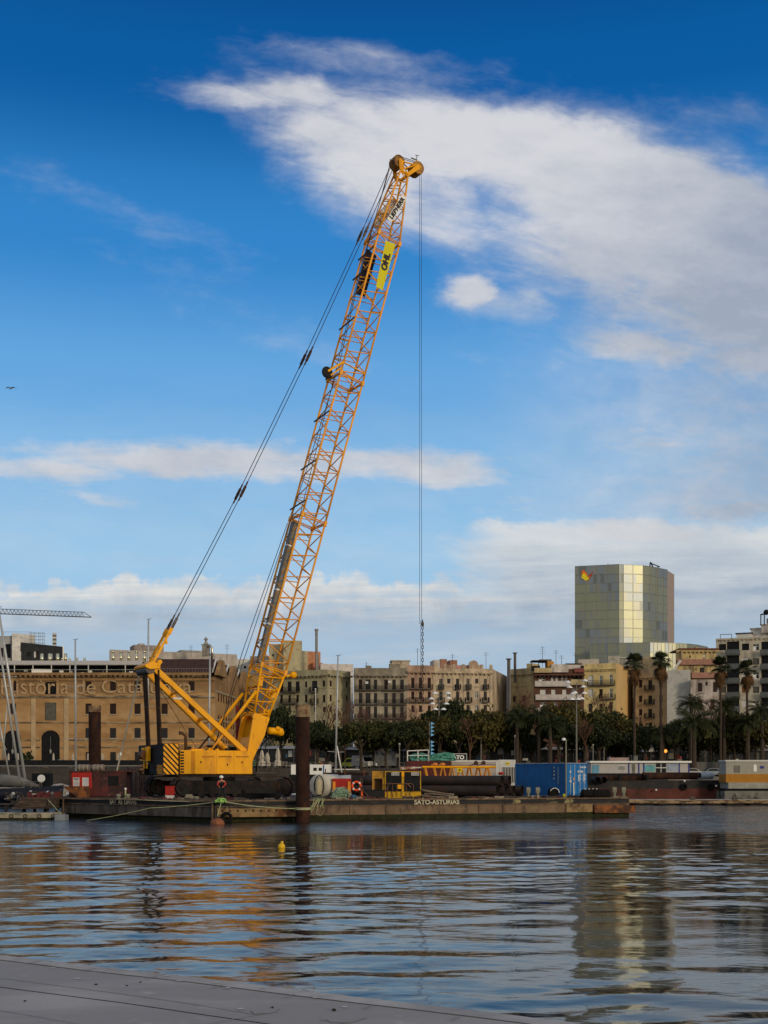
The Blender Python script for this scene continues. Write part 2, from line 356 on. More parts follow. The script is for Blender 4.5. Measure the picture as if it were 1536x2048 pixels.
# ------------------------------------------------------------------ setting: water, quay, promenade
def water():
    m = bpy.data.materials.new('harbour_water'); m.use_nodes = True; nt = m.node_tree; b = nt.nodes['Principled BSDF']
    b.inputs['Base Color'].default_value = (.004,.010,.014,1); b.inputs['Roughness'].default_value = .035; b.inputs['IOR'].default_value = 1.34
    b.inputs['Specular IOR Level'].default_value = .42
    co = nt.nodes.new('ShaderNodeTexCoord'); mp = nt.nodes.new('ShaderNodeMapping'); mp.inputs['Scale'].default_value = (3.0, 7.0, 1)
    n = nt.nodes.new('ShaderNodeTexNoise'); n.inputs['Scale'].default_value = 1; n.inputs['Detail'].default_value = 3
    bn = nt.nodes.new('ShaderNodeBump'); bn.inputs['Distance'].default_value = .0036; bn.inputs['Strength'].default_value = 1
    L = nt.links.new
    L(co.outputs['Object'], mp.inputs[0]); L(mp.outputs[0], n.inputs['Vector']); L(n.outputs[0], bn.inputs['Height']); L(bn.outputs[0], b.inputs['Normal'])
    # catspaw of rougher ripples in the lee of the barge
    sp = nt.nodes.new('ShaderNodeSeparateXYZ'); L(co.outputs['Object'], sp.inputs[0])
    n3 = nt.nodes.new('ShaderNodeTexNoise'); n3.inputs['Scale'].default_value = .09; L(co.outputs['Object'], n3.inputs['Vector'])
    def mth(op, a, c):
        q = nt.nodes.new('ShaderNodeMath'); q.operation = op
        for i, x in enumerate((a, c)):
            if isinstance(x, (int, float)): q.inputs[i].default_value = x
            else: L(x, q.inputs[i])
        return q.outputs[0]
    yy = mth('ADD', sp.outputs[1], mth('MULTIPLY', n3.outputs[0], 34))
    mr = nt.nodes.new('ShaderNodeMapRange'); mr.interpolation_type = 'SMOOTHSTEP'; L(yy, mr.inputs[0]); mr.inputs['From Min'].default_value = 76; mr.inputs['From Max'].default_value = 98
    n4 = nt.nodes.new('ShaderNodeTexNoise'); n4.inputs['Scale'].default_value = 7; n4.inputs['Detail'].default_value = 3; L(co.outputs['Object'], n4.inputs['Vector'])
    b2 = nt.nodes.new('ShaderNodeBump'); b2.inputs['Distance'].default_value = .036
    L(mr.outputs[0], b2.inputs['Strength']); L(n4.outputs[0], b2.inputs['Height']); L(bn.outputs[0], b2.inputs['Normal']); L(b2.outputs[0], b.inputs['Normal'])
    NR, NC = 1500, 480
    Y = 6.3 * (178/6.3) ** (np.arange(NR)/(NR-1)); t = np.linspace(-1, 1, NC)
    X = t[None,:] * (Y[:,None]*.40 + 3); YY = np.repeat(Y[:,None], NC, 1)
    dY = np.gradient(Y)[:,None]; dX = (Y*.40+3)[:,None]*2/(NC-1)
    Z = np.zeros_like(X); rs = np.random.RandomState(5)
    for i in range(120):
        lam = .30 * (4.6/.30) ** (rs.rand()**1.25)
        ang = rs.normal(math.pi/2 + .10, .50) if lam > .8 else rs.normal(math.pi/2, .7)
        k = 2*math.pi/lam; kx, ky = k*math.cos(ang), k*math.sin(ang)
        slope = .0052 if lam < 1.1 else (.0070 if lam < 3.2 else .0034)
        amp = slope/k
        damp = np.clip((lam/max(.25,abs(math.sin(ang))) / dY - 3)/3, 0, 1)
        if lam < 1.1: damp = damp*(.55+.45*np.clip((YY-16)/24,0,1))*(.55+.6*(.5+.5*np.sin(X*.09+YY*.05+2)*np.sin(YY*.13)))
        Z += amp*damp*np.sin(kx*X + ky*YY + rs.rand()*6.283 + .7*np.sin(X*.13+rs.rand()*6))
    gust = .80 + .45*np.sin(X*.13 + 1.0 + .4*np.sin(YY*.21))*np.sin(YY*.17+.6) + .22*np.sin(X*.31+YY*.09)
    near = 1.15 - .20*np.clip((YY-20)/30, 0, 1)
    Z *= gust*near
    edge = np.clip((1-np.abs(t))*12, 0, 1)[None,:]
    Z *= edge
    verts = np.stack([X, YY, Z], -1).reshape(-1, 3).astype(np.float32)
    idx = np.arange(NR*NC).reshape(NR, NC)
    q = np.stack([idx[:-1,:-1], idx[:-1,1:], idx[1:,1:], idx[1:,:-1]], -1).reshape(-1, 4)
    # outer sheet, joined 12 cm lower
    ov = np.array([(-900,-200,-.12),(900,-200,-.12),(900,600,-.12),(-900,600,-.12)], np.float32)
    nv = len(verts); verts = np.concatenate([verts, ov]); q = np.concatenate([q, np.array([[nv,nv+1,nv+2,nv+3]])])
    me = bpy.data.meshes.new('water'); me.vertices.add(len(verts)); me.vertices.foreach_set('co', verts.ravel())
    me.loops.add(q.size); me.loops.foreach_set('vertex_index', q.ravel().astype(np.int32))
    me.polygons.add(len(q)); me.polygons.foreach_set('loop_start', np.arange(0, q.size, 4, dtype=np.int32)); 
    me.polygons.foreach_set('use_smooth', np.ones(len(q), bool))
    me.update(calc_edges=True); me.materials.append(m)
    o = bpy.data.objects.new('water', me); COL.objects.link(o)
    tag(o, 'rippled dark harbour water', kind='structure')
water()

def quay():
    QZ = 1.7
    m = mat('quay_concrete', (.37,.35,.335), .85, var=.12, scale=.7, c2=(.30,.285,.275), amt=.5, sc2=(.35,.9,1), c3=(.42,.40,.385), amt3=.33, sc3=(3,3,3), bump=.003, bscale=60)
    # joints cut by a brick pattern of large slabs, running along the edge
    edge = [(-260,1882),(-120,1897),(0,1912),(190,1935),(400,1958),(560,1978),(700,1995),(850,2012),(1000,2030),(1135,2047),(1300,2072),(1560,2118)]
    E0 = []
    for px, py in edge:
        Y = F*(CH-QZ)/(py-HZ); E0.append(Vector(((px-768)/F*Y, Y, QZ)))
    E0 = [Vector((-14, 15.5, QZ))] + E0 + [Vector((5, 4.6, QZ)), Vector((12, 1.5, QZ))]
    nrm = Vector((-.40,-.92,0))
    def strip(mb, a, b, dz):               # between offsets a and b from the edge
        for i in range(len(E0)-1):
            p, q = E0[i], E0[i+1]
            mb.quad(p+nrm*b+Vector((0,0,dz)), q+nrm*b+Vector((0,0,dz)), q+nrm*a+Vector((0,0,dz)), p+nrm*a+Vector((0,0,dz)))
    mb = MB()
    # slab with a vertical face to the water
    strip(mb, .0, 1.05, .0); 
    for i in range(len(E0)-1):
        p, q = E0[i], E0[i+1]; mb.quad(p, q, q-Vector((0,0,2.6)), p-Vector((0,0,2.6)))
    # second course a hair lower beyond a joint, then wide panels
    def strip2(a, b): strip(mb, a, b, -.004)
    strip2(1.055, 9.0); strip2(9.0, 30)
    strip(mb, 1.05, 1.055, -.006)
    o = mb.build('quay', m); tag(o, 'grey concrete quay in the foreground', kind='structure')
    cop = mat('quay_coping', (.40,.38,.36), .85, var=.2, scale=2, c2=(.30,.285,.28), amt=.45)
    mb = MB(); strip(mb, -.02, .17, .006)
    for i in range(len(E0)-1):
        p, q = E0[i]-nrm*.02, E0[i+1]-nrm*.02; mb.quad(p+Vector((0,0,.006)), q+Vector((0,0,.006)), q-Vector((0,0,.25)), p-Vector((0,0,.25)))
    tag(mb.build('quay_coping', cop), 'worn coping strip along the quay edge', kind='structure')
    jm = mat('joint_dirt', (.27,.26,.25), .95)
    mb = MB()
    def seam(pts, w=.012):
        for a, b in zip(pts, pts[1:]):
            mb.quad(*[Vector(q) for q in (a, b, (b[0], b[1]-w, b[2]), (a[0], a[1]-w, a[2]))])
    def Q(px, py, dz=.003):
        Y = F*(CH-QZ)/(py-HZ); return ((px-768)/F*Y, Y, QZ+dz)
    seam([Q(-40,1951),Q(90,1968),Q(230,1986),Q(370,2006),Q(480,2024),Q(515,2030)], .012)
    seam([Q(385,2052),Q(555,2024)], .014); seam([Q(640,2040),Q(730,2037)], .01); seam([Q(640,2040),Q(700,2050)], .01)
    seam([Q(-60,2012),Q(60,2030),Q(180,2052)], .01)
    for k in range(12):                     # joints across the coping
        i = .4 + k*.9
        a = E0[2].lerp(E0[12], min(1, k/11)); b = a + nrm*.17
        mb.quad(a+Vector((-.006,0,.009)), a+Vector((.006,0,.009)), b+Vector((.006,0,.009)), b+Vector((-.006,0,.009)))
    tag(mb.build('quay_joints', jm), 'dark joints between the quay slabs', kind='structure')
    st = mat('loose_patch', (.28,.27,.26), .9); mb = MB()
    for (a,b,c,d) in (((655,2040),(735,2036),(700,2047),(660,2046)),((500,2022),(560,2018),(548,2026),(510,2029))): mb.quad(Q(*a,.004),Q(*b,.004),Q(*c,.004),Q(*d,.004))
    tag(mb.build('quay_patch', st), 'darker repair patches in the quay surface', kind='structure')
    pebm = mat('pebble', (.03,.027,.025), .9); pw = mat('gull_dropping', (.55,.55,.52), .9)
    k = 0
    for px, py, r, mm, nm in [(668,2022,.016,0,'dark stone nearest the water joint, largest of the litter on the quay'),(545,2016,.010,0,'dark pebble beside the darker repair patch on the quay'),(281,1965,.009,0,'dark pebble right of a white fleck, upper left of the quay'),(254,1972,.008,0,'dark pebble below the coping, left half of the quay'),(192,1970,.010,0,'small dark pebble on the left part of the quay slab'),(50,2003,.009,0,'lone dark pebble at the far left of the quay')]:
        p = Q(px, py, 0); mb = MB(); mb.ball((0,0,r*.5), r*1.3, r, r*.6, 8, 5)
        tag(mb.build('pebble', pebm, loc=p, rz=px), nm, 'pebble', 'stones lying on the quay')
    mb = MB()
    for px, py in [(106,1938),(155,1959),(222,1939),(333,1954),(359,1964),(455,1978),(525,1979),(105,1924),(434,1968),(632,1998),(690,2016),(480,2020)]:
        c = Vector(Q(px, py, .004)); a = rnd.random()*3; ring = [c+Vector((math.cos(a+t)*.030*(.6+rnd.random()*.5), math.sin(a+t)*.024*(.6+rnd.random()*.5), .0065)) for t in (0,1,2,3.1,4.2,5.3)]
        mb.quad(*ring)
    tag(mb.build('gull_droppings', pw), 'white droppings spotted over the quay', 'droppings', kind='stuff')
quay()

GZ = 4.7                                   # promenade level
def land():
    gm = mat('promenade_paving', (.16,.15,.14), .9, var=.2, scale=.2)
    mb = MB(); mb.quad((-4000,212,GZ),(4000,212,GZ),(4000,9000,GZ),(-4000,9000,GZ)); mb.m = 1; mb.quad((-4000,212,-2),(4000,212,-2),(4000,212,GZ),(-4000,212,GZ))
    tag(mb.build('ground', [gm, mat('quay_face', (.05,.045,.04), .9, var=.3, scale=.4)]), 'paved promenade and city ground behind the harbour', kind='structure')
    x0 = P(1176,0,190).x; mb = MB(); mb.box(x0,400,190,212.2,-2,3.2); tag(mb.build('lower_quay', gm), 'lower concrete quay under the parked cars at the right', kind='structure')
    rm = mat('asphalt', (.05,.05,.052), .9); mb = MB(); mb.quad((-30,219,GZ+.008),(400,219,GZ+.008),(400,229,GZ+.008),(-30,229,GZ+.008))
    tag(mb.build('road', rm), 'asphalt road along the harbour', kind='structure')
land()
# ------------------------------------------------------------------ crawler crane
PSI = R(30); DZ = 1.55; OC = P(438, 1552, 101); OC.z = DZ
def crp(px, py, b):
    k = (px - 768) / F; c, s = math.cos(PSI), math.sin(PSI)
    # OX + a c - b s = k (OY + a s + b c)
    a = (k * (OC.y + b * c) - OC.x + b * s) / (c - k * s)
    Y = OC.y + a * s + b * c
    return Vector((a, b, CH + (HZ - py) / F * Y - DZ))
def crane():
    root = thing('crawler_crane', 'tall yellow lattice boom crawler crane standing on the left barge', 'crane', OC, PSI)
    B = lambda mb, name, m, sm=False, par=root: mb.build(name, m, par, smooth=sm)
    # ---- tracks
    for b in (-3.05, 3.05):
        mb = MB(); L, H, w = 5.25, 1.66, .98; r = H/2
        # stadium outline of pads, front and rear a little lower than the hump
        per = []; N = 26
        def outline(off):
            pts = []
            for k in range(13): t = -math.pi/2 - math.pi*k/12; pts.append((-L+r + (r+off)*math.cos(t), r + (r+off)*math.sin(t)))
            for k in range(1, 12): a = -L+r + (2*L-2*r)*k/12; pts.append((a, H+off+.05*math.sin(math.pi*k/12)))
            for k in range(13): t = math.pi/2 - math.pi*k/12; pts.append((L-r + (r+off)*math.cos(t), r + (r+off)*math.sin(t)))
            for k in range(1, 12): a = L-r - (2*L-2*r)*k/12; pts.append((a, -off))
            return pts
        pts = outline(-.02)
        # resample evenly into pads
        tot = []; 
        for i in range(len(pts)):
            p, q = pts[i], pts[(i+1) % len(pts)]; tot.append(math.hypot(q[0]-p[0], q[1]-p[1]))
        Ls = sum(tot); n = 62; d = 0; i = 0; acc = 0
        for k in range(n):
            s0 = Ls*(k+.04)/n; s1 = Ls*(k+.9)/n
            def at(s):
                a = 0
                for i in range(len(pts)):
                    if a + tot[i] >= s:
                        f = (s-a)/tot[i]; p, q = pts[i], pts[(i+1) % len(pts)]; return (p[0]+(q[0]-p[0])*f, p[1]+(q[1]-p[1])*f)
                    a += tot[i]
                return pts[0]
            p, q = at(s0), at(s1); dx_, dz_ = q[0]-p[0], q[1]-p[1]; l = math.hypot(dx_, dz_) or 1; nx, nz = -dz_/l*.09, dx_/l*.09
            mb.prism([(p[0],p[1]),(q[0],q[1]),(q[0]+nx,q[1]+nz),(p[0]+nx,p[1]+nz)], 1, b-w/2, b+w/2)
        tr = B(mb, 'crawler_track', PADM)
        mb = MB(); mb.prism([(-L+r,.28),(L-r,.28),(L-r+.1,H-.42),(L-r-.6,H-.3),(-L+r+.6,H-.3),(-L+r-.1,H-.42)], 1, b-.33, b+.33)
        for k in range(9): mb.tube([(-L+1.25+k*1.0,b-.4,.30),(-L+1.25+k*1.0,b+.4,.30)], .24, 12)
        for k in range(4): mb.box(-2.9+k*1.7,-2.3+k*1.7,b-.37,b-.33,.75,1.12)
        fr = mb.build('track_frame', TRACK, tr)
        for a in (-L+r, L-r):
            mb = MB(); mb.tube([(a,b-.42,r),(a,b+.42,r)], r-.16, 20); mb.tube([(a,b-.5,r),(a,b-.41,r)], .28, 12)
            mb.build('drive_wheel', TRACK, tr)
    mb = MB(); mb.box(-2.2,2.2,-2.7,2.7,.55,1.35); mb.tube([(0,0,1.3),(0,0,1.92)], 1.35, 24); mb.box(-3.4,3.4,-1.4,1.4,.7,1.2)
    B(mb, 'car_body', TRACK)
    # ---- house
    nb = -1.62
    A0 = crp(360,1500,nb); A1 = crp(505,1500,nb); z1 = A0.z; z0 = crp(420,1548,nb).z; a0, a1 = A0.x, A1.x
    mb = MB(); mb.box(a0, a1, nb, 1.62, z0, z1)
    hs = B(mb, 'machinery_house', YEL)
    bv = hs.modifiers.new('bevel', 'BEVEL'); bv.width = .04; bv.segments = 2
    mb = MB(); mb.box(a0-.3, a1+.35, -1.5, 1.5, z0-.16, z0-.003); B(mb, 'slewing_platform', TRACK)
    seams = MB()
    for px in (433, 468): a = crp(px,1520,nb).x; seams.box(a-.012, a+.012, nb-.006, nb+.02, z0+.03, z1-.03)
    for x0, x1 in ((404,427),(437,463),(472,497)):
        s0, s1 = crp(x0,1512,nb), crp(x1,1514,nb)
        seams.box(s0.x, s1.x, nb-.03, nb+.01, s0.z-.10, s0.z+.02)
    seams.build('panel_gap', mat('seam_shadow', (.42,.17,.01), .6), hs)
    mb = MB()
    g0, g1 = crp(361,1500,nb).x, crp(368,1500,nb).x
    for k in range(8):
        zc = z1-.15-k*(z1-z0-.12)/8; mb.box(g0, g1, nb-.012, nb+.02, zc-.10, zc+.03)
    mb.build('air_slots', BLK, hs)
    lm = mat('louvre_shade', (.50,.20,.01), .6); mb = MB(); g0, g1 = crp(382,1500,nb).x, crp(390,1500,nb).x
    for k in range(14):
        zc = z1-.1-k*(z1-z0-.1)/14; mb.hexa([(g0,nb-.04,zc-.09),(g1,nb-.04,zc-.09),(g1,nb+.01,zc-.09),(g0,nb+.01,zc-.09)], [(g0,nb-.004,zc),(g1,nb-.004,zc),(g1,nb+.01,zc),(g0,nb+.01,zc)])
    mb.build('louvre', lm, hs)
    mb = MB(); mb.box(a0+1.2,a0+2.3,-1.0,.6,z1,z1+.12); mb.lathe((a0+2.9,-.9,z1),[(.0,.22),(.16,.22),(.2,.1),(.3,.06),(.34,0)],14)
    mb.lathe((a0+3.4,-1.2,z1),[(.0,.14),(.14,.14),(.18,0)],12); mb.torus((a0+2.4,-1.3,z1+.12), .17, .03, 0, 14, 6, .5)
    mb.build('roof_hatch', YEL, hs)
    for (x,y,w_,h_) in ((1.3,.5,.5,.35),(4.3,-.9,.35,.22),(4.9,-.4,.5,.3),(5.4,.6,.5,.4),(3.4,.7,.8,.5)): mb = MB(); mb.box(a0+x,a0+x+w_,y,y+w_*.8,z1,z1+h_); mb.build('roof_box', BLK, hs)
    mb = MB(); e = crp(371.5,1500,-.6); t = crp(371.5,1470,-.6)
    mb.tube([e, t-Vector((0,0,.12)), t+Vector((-.06,0,0)), t+Vector((-.3,0,.14)), t+Vector((-.55,0,.17))], [.13,.13,.14,.13,.16], 12)
    B(mb, 'exhaust_pipe', mat('burnt_exhaust', (.10,.055,.03), .7, .3), True)
    mb = MB(); rz_ = z1+.62
    for k in range(9): x = a0+.1+k*(a1-a0-.4)/8; mb.bar((x,1.5,z1),(x,1.5,rz_),.035)
    mb.bar((a0+.1,1.5,rz_),(a1-.3,1.5,rz_),.04); mb.bar((a0+.1,1.5,z1+.3),(a1-.3,1.5,z1+.3),.03); mb.build('hand_rail', YELD, hs)
    for x_, zz_ in ((a0+1.75,.9),(a0+4.1,.7),(a1-1.0,.9)):
        mb = MB(); mb.box(x_,x_+.10,nb-.025,nb-.002,z0+zz_,z0+zz_+.16); mb.build('door_latch', BLK, hs)
    # far-side cab seen between the booms, and a dark red panel
    mb = MB(); mb.box(a1-1.9, a1+.7, 1.5, 2.5, z0, z0+2.2); B(mb, 'operator_cab', YEL)
    mb = MB(); q0, q1 = crp(472,1482,1.9), crp(479,1412,1.9); mb.box(q0.x, q1.x, 1.85, 2.0, q0.z, q1.z); B(mb, 'red_post', mat('dark_red_post', (.22,.02,.015), .5))
    mb = MB()                                # walkway rails at the front
    for b in (-1.9, -2.35):
        mb.bar((a1+.1,b,z0+.1),(a1+1.9,b,z0+.1),.06)
    mb.bar((a1+.2,-2.3,z0+.1),(a1+.2,-2.3,z0+1.6),.05); mb.bar((a1+.2,-2.3,z0+.9),(a1+1.7,-2.3,z0+.9),.04); mb.bar((a1+.3,-2.3,z0+1.7),(a1+1.8,-2.3,z0+.2),.04)
    for k in range(3): mb.bar((a1+.5+.5*k,-2.3,z0+.1),(a1+.5+.5*k,-2.3,z0+.9),.03)
    B(mb, 'front_rail', STEEL)
    # ---- counterweight
    cb = 2.35; c1 = crp(355,1487,-cb); c0 = crp(326,1487,-cb); zt = c1.z; zb = crp(340,1550,-cb).z
    mb = MB(); mb.box(c0.x, c1.x+.1, -cb, -cb+1.5, zb, zt); mb.box(c0.x+.05, c1.x, -cb+1.53, cb+1.5, zb+1.0, zt-.05)
    mb.box(c0.x+.15, c1.x, -cb+1.5, cb-1.0, zb+.05, zb+.95); mb.box(c0.x+.02, c1.x, cb-.1, cb+1.1, zb, zb+.92)
    cw = B(mb, 'counterweight', BLK)
    stripe = MB(); y = -cb-.006
    def clipdiag(x0, x1, zz0, zz1, off, wd, side='y', yv=0, flip=1):
        # a diagonal band clipped to a rectangle, via polygon clipping
        w_, h_ = x1-x0, zz1-zz0
        poly = [(-9, off+9), (9, off-9), (9, off-9+wd), (-9, off+9+wd)]
        def clip(poly, f):
            out = []
            for i in range(len(poly)):
                p, q = poly[i], poly[(i+1) % len(poly)]; fp, fq = f(p), f(q)
                if fp >= 0: out.append(p)
                if fp*fq < 0: t_ = fp/(fp-fq); out.append((p[0]+(q[0]-p[0])*t_, p[1]+(q[1]-p[1])*t_))
            return out
        for f in (lambda p: p[0], lambda p: w_-p[0], lambda p: p[1], lambda p: h_-p[1]):
            poly = clip(poly, f)
            if len(poly) < 3: return
        if side == 'y': stripe.quad(*[(x0+p[0], yv, zz0+p[1]) for p in poly])
        else: stripe.quad(*[(yv, x1-p[0], zz0+p[1]) for p in poly])
    for k in range(-1, 14): clipdiag(c0.x+.04, c1.x+.06, zb+.06, zt-.04, -.6+k*.44, .25, 'y', y)
    for k in range(-1, 12): clipdiag(-cb+.1, -cb+1.45, zb+.05, zb+.82, -.5+k*.42, .25, 'x', c0.x-.006)
    stripe.build('warning_stripes', YEL, cw)
    mb = MB(); om = mat('faded_orange', (.45,.20,.06), .7)
    for k in range(3): mb.box(c0.x+.0, c0.x+.012, cb-.05, cb+1.05, zb+.08+k*.30, zb+.28+k*.30)
    mb.build('step_plate', om, cw)
    pm = MB(); gx = c0.x-.28; o_ = .9         # rope block in front of the rear face
    pm.box(gx, gx+.3, 1.65, 2.55, zt-1.35, zt-.75); pm.box(gx-.06,gx+.2,.45,.95, zt-1.4, zt-.2); pm.box(gx-.02,gx+.18,1.6,2.1,zt-.5,zt-.28)
    pm.tube([(gx-.02,1.4,zt-.95),(gx+.1,1.4,zt-.95)], .42, 16); pm.box(gx,gx+.1,1.5,1.62,zt-2.0,zt-1.3); pm.box(gx,gx+.1,.85,.97,zt-2.0,zt-1.3)
    pm.build('reeving_block', YEL, cw)
    mb = MB(); mb.tube([(gx-.1,.9,zt-.9),(gx-.1,1.7,zt-.9)], .36, 16); mb.build('rope_drum', mat('drum_brown', (.12,.05,.02), .6, .3), cw)
    # ---- gantry
    GT = crp(300,1330,-1.05); 
    ga = GT.x; gz = GT.z
    nbm = crp(489,1500,-1.15); fbm = crp(456,1502,1.15)
    mb = MB()
    for b, e in ((-1.1, nbm), (1.1, fbm)):
        s_ = Vector((ga+.15, b, gz-.05)); 
        mb.bar(s_, (e.x, b*1.05, z1-.05), .36, .40)
        mb.bar((ga+.15, b, gz-.2), Vector((ga+.15, b, gz-.2)).lerp(Vector((e.x, b*1.05, z1-.05)), .16), .30, .34)
    d = Vector((nbm.x, 0, z1)) - Vector((ga, 0, gz))
    for f, w_ in ((.30,.16),(.60,.22)):
        p = Vector((ga+.15, 0, gz-.05)) + d*f; mb.bar(p-Vector((0,1.1,0)), p+Vector((0,1.1,0)), w_, w_)
    gy = B(mb, 'gantry_frame', YEL)
    mb = MB(); mb.prism([(ga-.55,gz-.05),(ga+.1,gz+.32),(ga+.75,gz+.05),(ga+.75,gz-.28),(ga-.1,gz-.38),(ga-.5,gz-.22)], 1, -1.45, 1.35)
    mb.box(ga+.5,ga+.75,-1.5,-1.1,gz-.1,gz+.25); mb.tube([(ga+.7,-1.5,gz+.25),(ga+.7,-1.0,gz+.25)], .2, 10)
    hd = mb.build('gantry_head', YEL, gy); bv = hd.modifiers.new('bevel', 'BEVEL'); bv.width = .05; bv.segments = 2
    mb = MB(); mb.tube([(ga-.05,-1.3,gz-.38),(ga-.05,1.3,gz-.38)], .36, 18); mb.build('gantry_sheaves', STEEL, gy)
    mb = MB(); pl = crp(352,1396,-1.25); mb.box(pl.x-.3,pl.x+.45,-1.45,-1.25,pl.z-.12,pl.z+.03); mb.build('name_plate', WHT, gy)
    # reeving: bundles of falls from the gantry head to the counterweight
    mb = MB()
    for (xt, xb, y0_) in ((289,295,-.30),(306,311,-1.15)):
        for k in range(8):
            o = (k-3.5)*.15; tp = crp(xt,1342,0); bt = crp(xb,1486,0)
            mb.tube([(tp.x, y0_+o+.25, tp.z), (bt.x+.1*(k%2), y0_+o*.85+.25, bt.z-.3)], .048, 5)
    B(mb, 'hoist_falls', mat('greased_rope', (.045,.028,.02), .55, .4, var=.3))
    # ---- pendants from gantry to boom head
    mb = MB()
    for b in (-.55,.55):
        g0 = Vector((ga+.35, b, gz+.1)); g1 = crp(344,1248,0); g1 = Vector((g1.x, b, g1.z))
        mb.bar(g0, g0.lerp(g1,.42), .16, .22); mb.bar(g0.lerp(g1,.40), g0.lerp(g1,.78), .12, .20)
        mb.bar(g0.lerp(g1,.74), g0.lerp(g1,.88), .24, .30)
    a_, b_ = crp(322,1280,-.2), crp(330,1262,-.2)
    mb.bar(crp(331,1268,0), crp(333,1288,0), .16, .16)
    B(mb, 'pendant_bar', YEL)
    mb = MB()
    for b in (-.55,.55):
        mb.bar(Vector((ga+.55,b,gz+.2)), Vector((ga+1.0,b,gz+1.5)), .10); mb.bar(Vector((ga+.45,b,gz+.75)), Vector((ga+1.15,b,gz+.55)), .09)
    B(mb, 'pendant_guard', STEEL)
    K = [(344,1248),(481,985),(612,715),(726,467),(784,333)]
    pts = [crp(x,y,0) for x, y in K]
    for b in (-.55,.55):
        mb = MB(); mb.tube([Vector((p.x, b, p.z)) for p in pts], .032, 6)
        ln = B(mb, 'pendant_line', ROPE)
        for i, p in enumerate(pts[:-1]):
            p = Vector((p.x,b,p.z)); dd = (Vector((pts[i+1].x,b,pts[i+1].z)) - p).normalized(); mb = MB()
            mb.bar(p-dd*.55, p-dd*.05, .16, .20); mb.bar(p+dd*.05, p+dd*.50, .16, .20); mb.bar(p-dd*.12, p+dd*.12, .26, .14); mb.tube([p-Vector((0,.14,0)), p+Vector((0,.14,0))], .11, 8)
            mb.bar(p+dd*.5, p+dd*.95, .09, .11); mb.bar(p-dd*.95, p-dd*.5, .09, .11)
            mb.build('pendant_link', CHAINM if i in (1,2) else STEEL, ln)
    # ---- boom
    Fp, Tp = crp(485,1527,0), crp(806,335,0); U = (Tp-Fp).normalized(); Pp = Vector((-U.z, 0, U.x)); LT = (Tp-Fp).length
    c, s = math.cos(PSI), math.sin(PSI)
    def wy(p): return OC.y + p.x*s + p.y*c
    def t_at(py):
        Y0 = wy(Fp); uy = U.x*s; zz = Fp.z + DZ - CH
        return ((HZ-py)*Y0 - F*zz) / (F*U.z - (HZ-py)*uy)
    tj = [0, t_at(1437), t_at(1340), t_at(1043), t_at(764), t_at(487), t_at(352)]
    def interp(t, xs, ys):
        return float(np.interp(t, xs, ys))
    hh = lambda t: interp(t, [0, tj[1], tj[2], tj[5], tj[6]], [.30,.62,1.15,1.12,.42])
    ww = lambda t: interp(t, [0, tj[2], tj[5], tj[6]], [1.28,1.20,1.20,.62])
    def C(t, i):                              # chords: 0 far back, 1 near back, 2 far front, 3 near front
        return Fp + U*t + Pp*(hh(t) if i < 2 else -hh(t)) + Vector((0, ww(t) if i % 2 == 0 else -ww(t), 0))
    secs = [(tj[1],tj[2],4,YEL,.10,.055),(tj[2],tj[3],7,YELD,.095,.05),(tj[3],tj[4],7,YELD,.095,.05),(tj[4],tj[5],7,YELD,.095,.05),(tj[5],tj[6],5,YELD,.09,.045)]
    for (ta, tb, n, m, rc, rl) in secs:
        mb = MB()
        for i in range(4): mb.tube([C(ta,i), C(tb,i)], rc, 8)
        T = [ta + (tb-ta)*(k+.06)/(n+.12)*1.0 for k in range(n)] + [tb-.12]
        st = (tb-ta)/n
        for k in range(n):
            u0 = ta + st*k + .12; u1 = ta + st*(k+1) - .0
            for (ib, jf) in ((1,3),(0,2)):    # side faces: near-level bar and a long diagonal
                sh = .33*st if ib == 0 else 0
                mb.tube([C(u0+sh*.6,ib), C(min(u0+.42*st+sh*.6,tb),jf)], rl, 6)
                mb.tube([C(min(u1,tb),ib), C(u0+.46*st,jf)], rl, 6)
                if ib == 0: mb.tube([C(u0+.1,ib), C(u0+.1+.3*st,jf)], rl*.8, 6)
            for (i, j) in ((0,1),(2,3)):      # top and bottom faces: zigzag
                um = (u0+u1)/2
                mb.tube([C(u0,i), C(um,j)], rl*.95, 6); mb.tube([C(um,j), C(min(u1+.12,tb),i)], rl*.95, 6)
        for tt in (ta+.08, tb-.08):
            for (i, j) in ((0,1),(2,3),(1,3),(0,2)): mb.tube([C(tt,i), C(tt,j)], rl*1.15, 6)
        sec = B(mb, 'boom_section', m, True)
        for i in range(4):                    # pin lugs at the lower joint
            mb = MB(); p = C(ta, i); mb.bar(p-U*.22, p+U*.22, .28, .26); mb.build('pin_joint', m, sec)
    # boom foot: two plates, a cross plate with a hexagonal opening
    mb = MB()
    for b in (-1.24, 1.24):
        tA = tj[1]+.25; o = [Fp+U*tA+Pp*(hh(tA)+.08), Fp+U*tA-Pp*(hh(tA)+.10), Fp+U*(tA-1.6)-Pp*(hh(tA)*1.15), Fp+U*.8-Pp*.34, Fp-U*.55-Pp*.25, Fp-U*.6+Pp*.25, Fp+U*.6+Pp*.34]
        mb.prism([(q.x, q.z) for q in o], 1, b-.07, b+.07)
    tA = tj[1]+.2; tB = .9
    def cp(t, y, off=.3): return Fp+U*t+Pp*off+Vector((0,y,0))
    # ring plate around the opening
    outer = [cp(tA,-1.17),cp(tA,1.17),cp(tB,1.17),cp(tB,-1.17)]
    tm = (tA+tB)/2+.55
    hexo = [cp(tm+1.0,-.65),cp(tm+1.0,.65),cp(tm+.55,.95),cp(tm-.9,.95),cp(tm-.9,-.95),cp(tm+.55,-.95)]
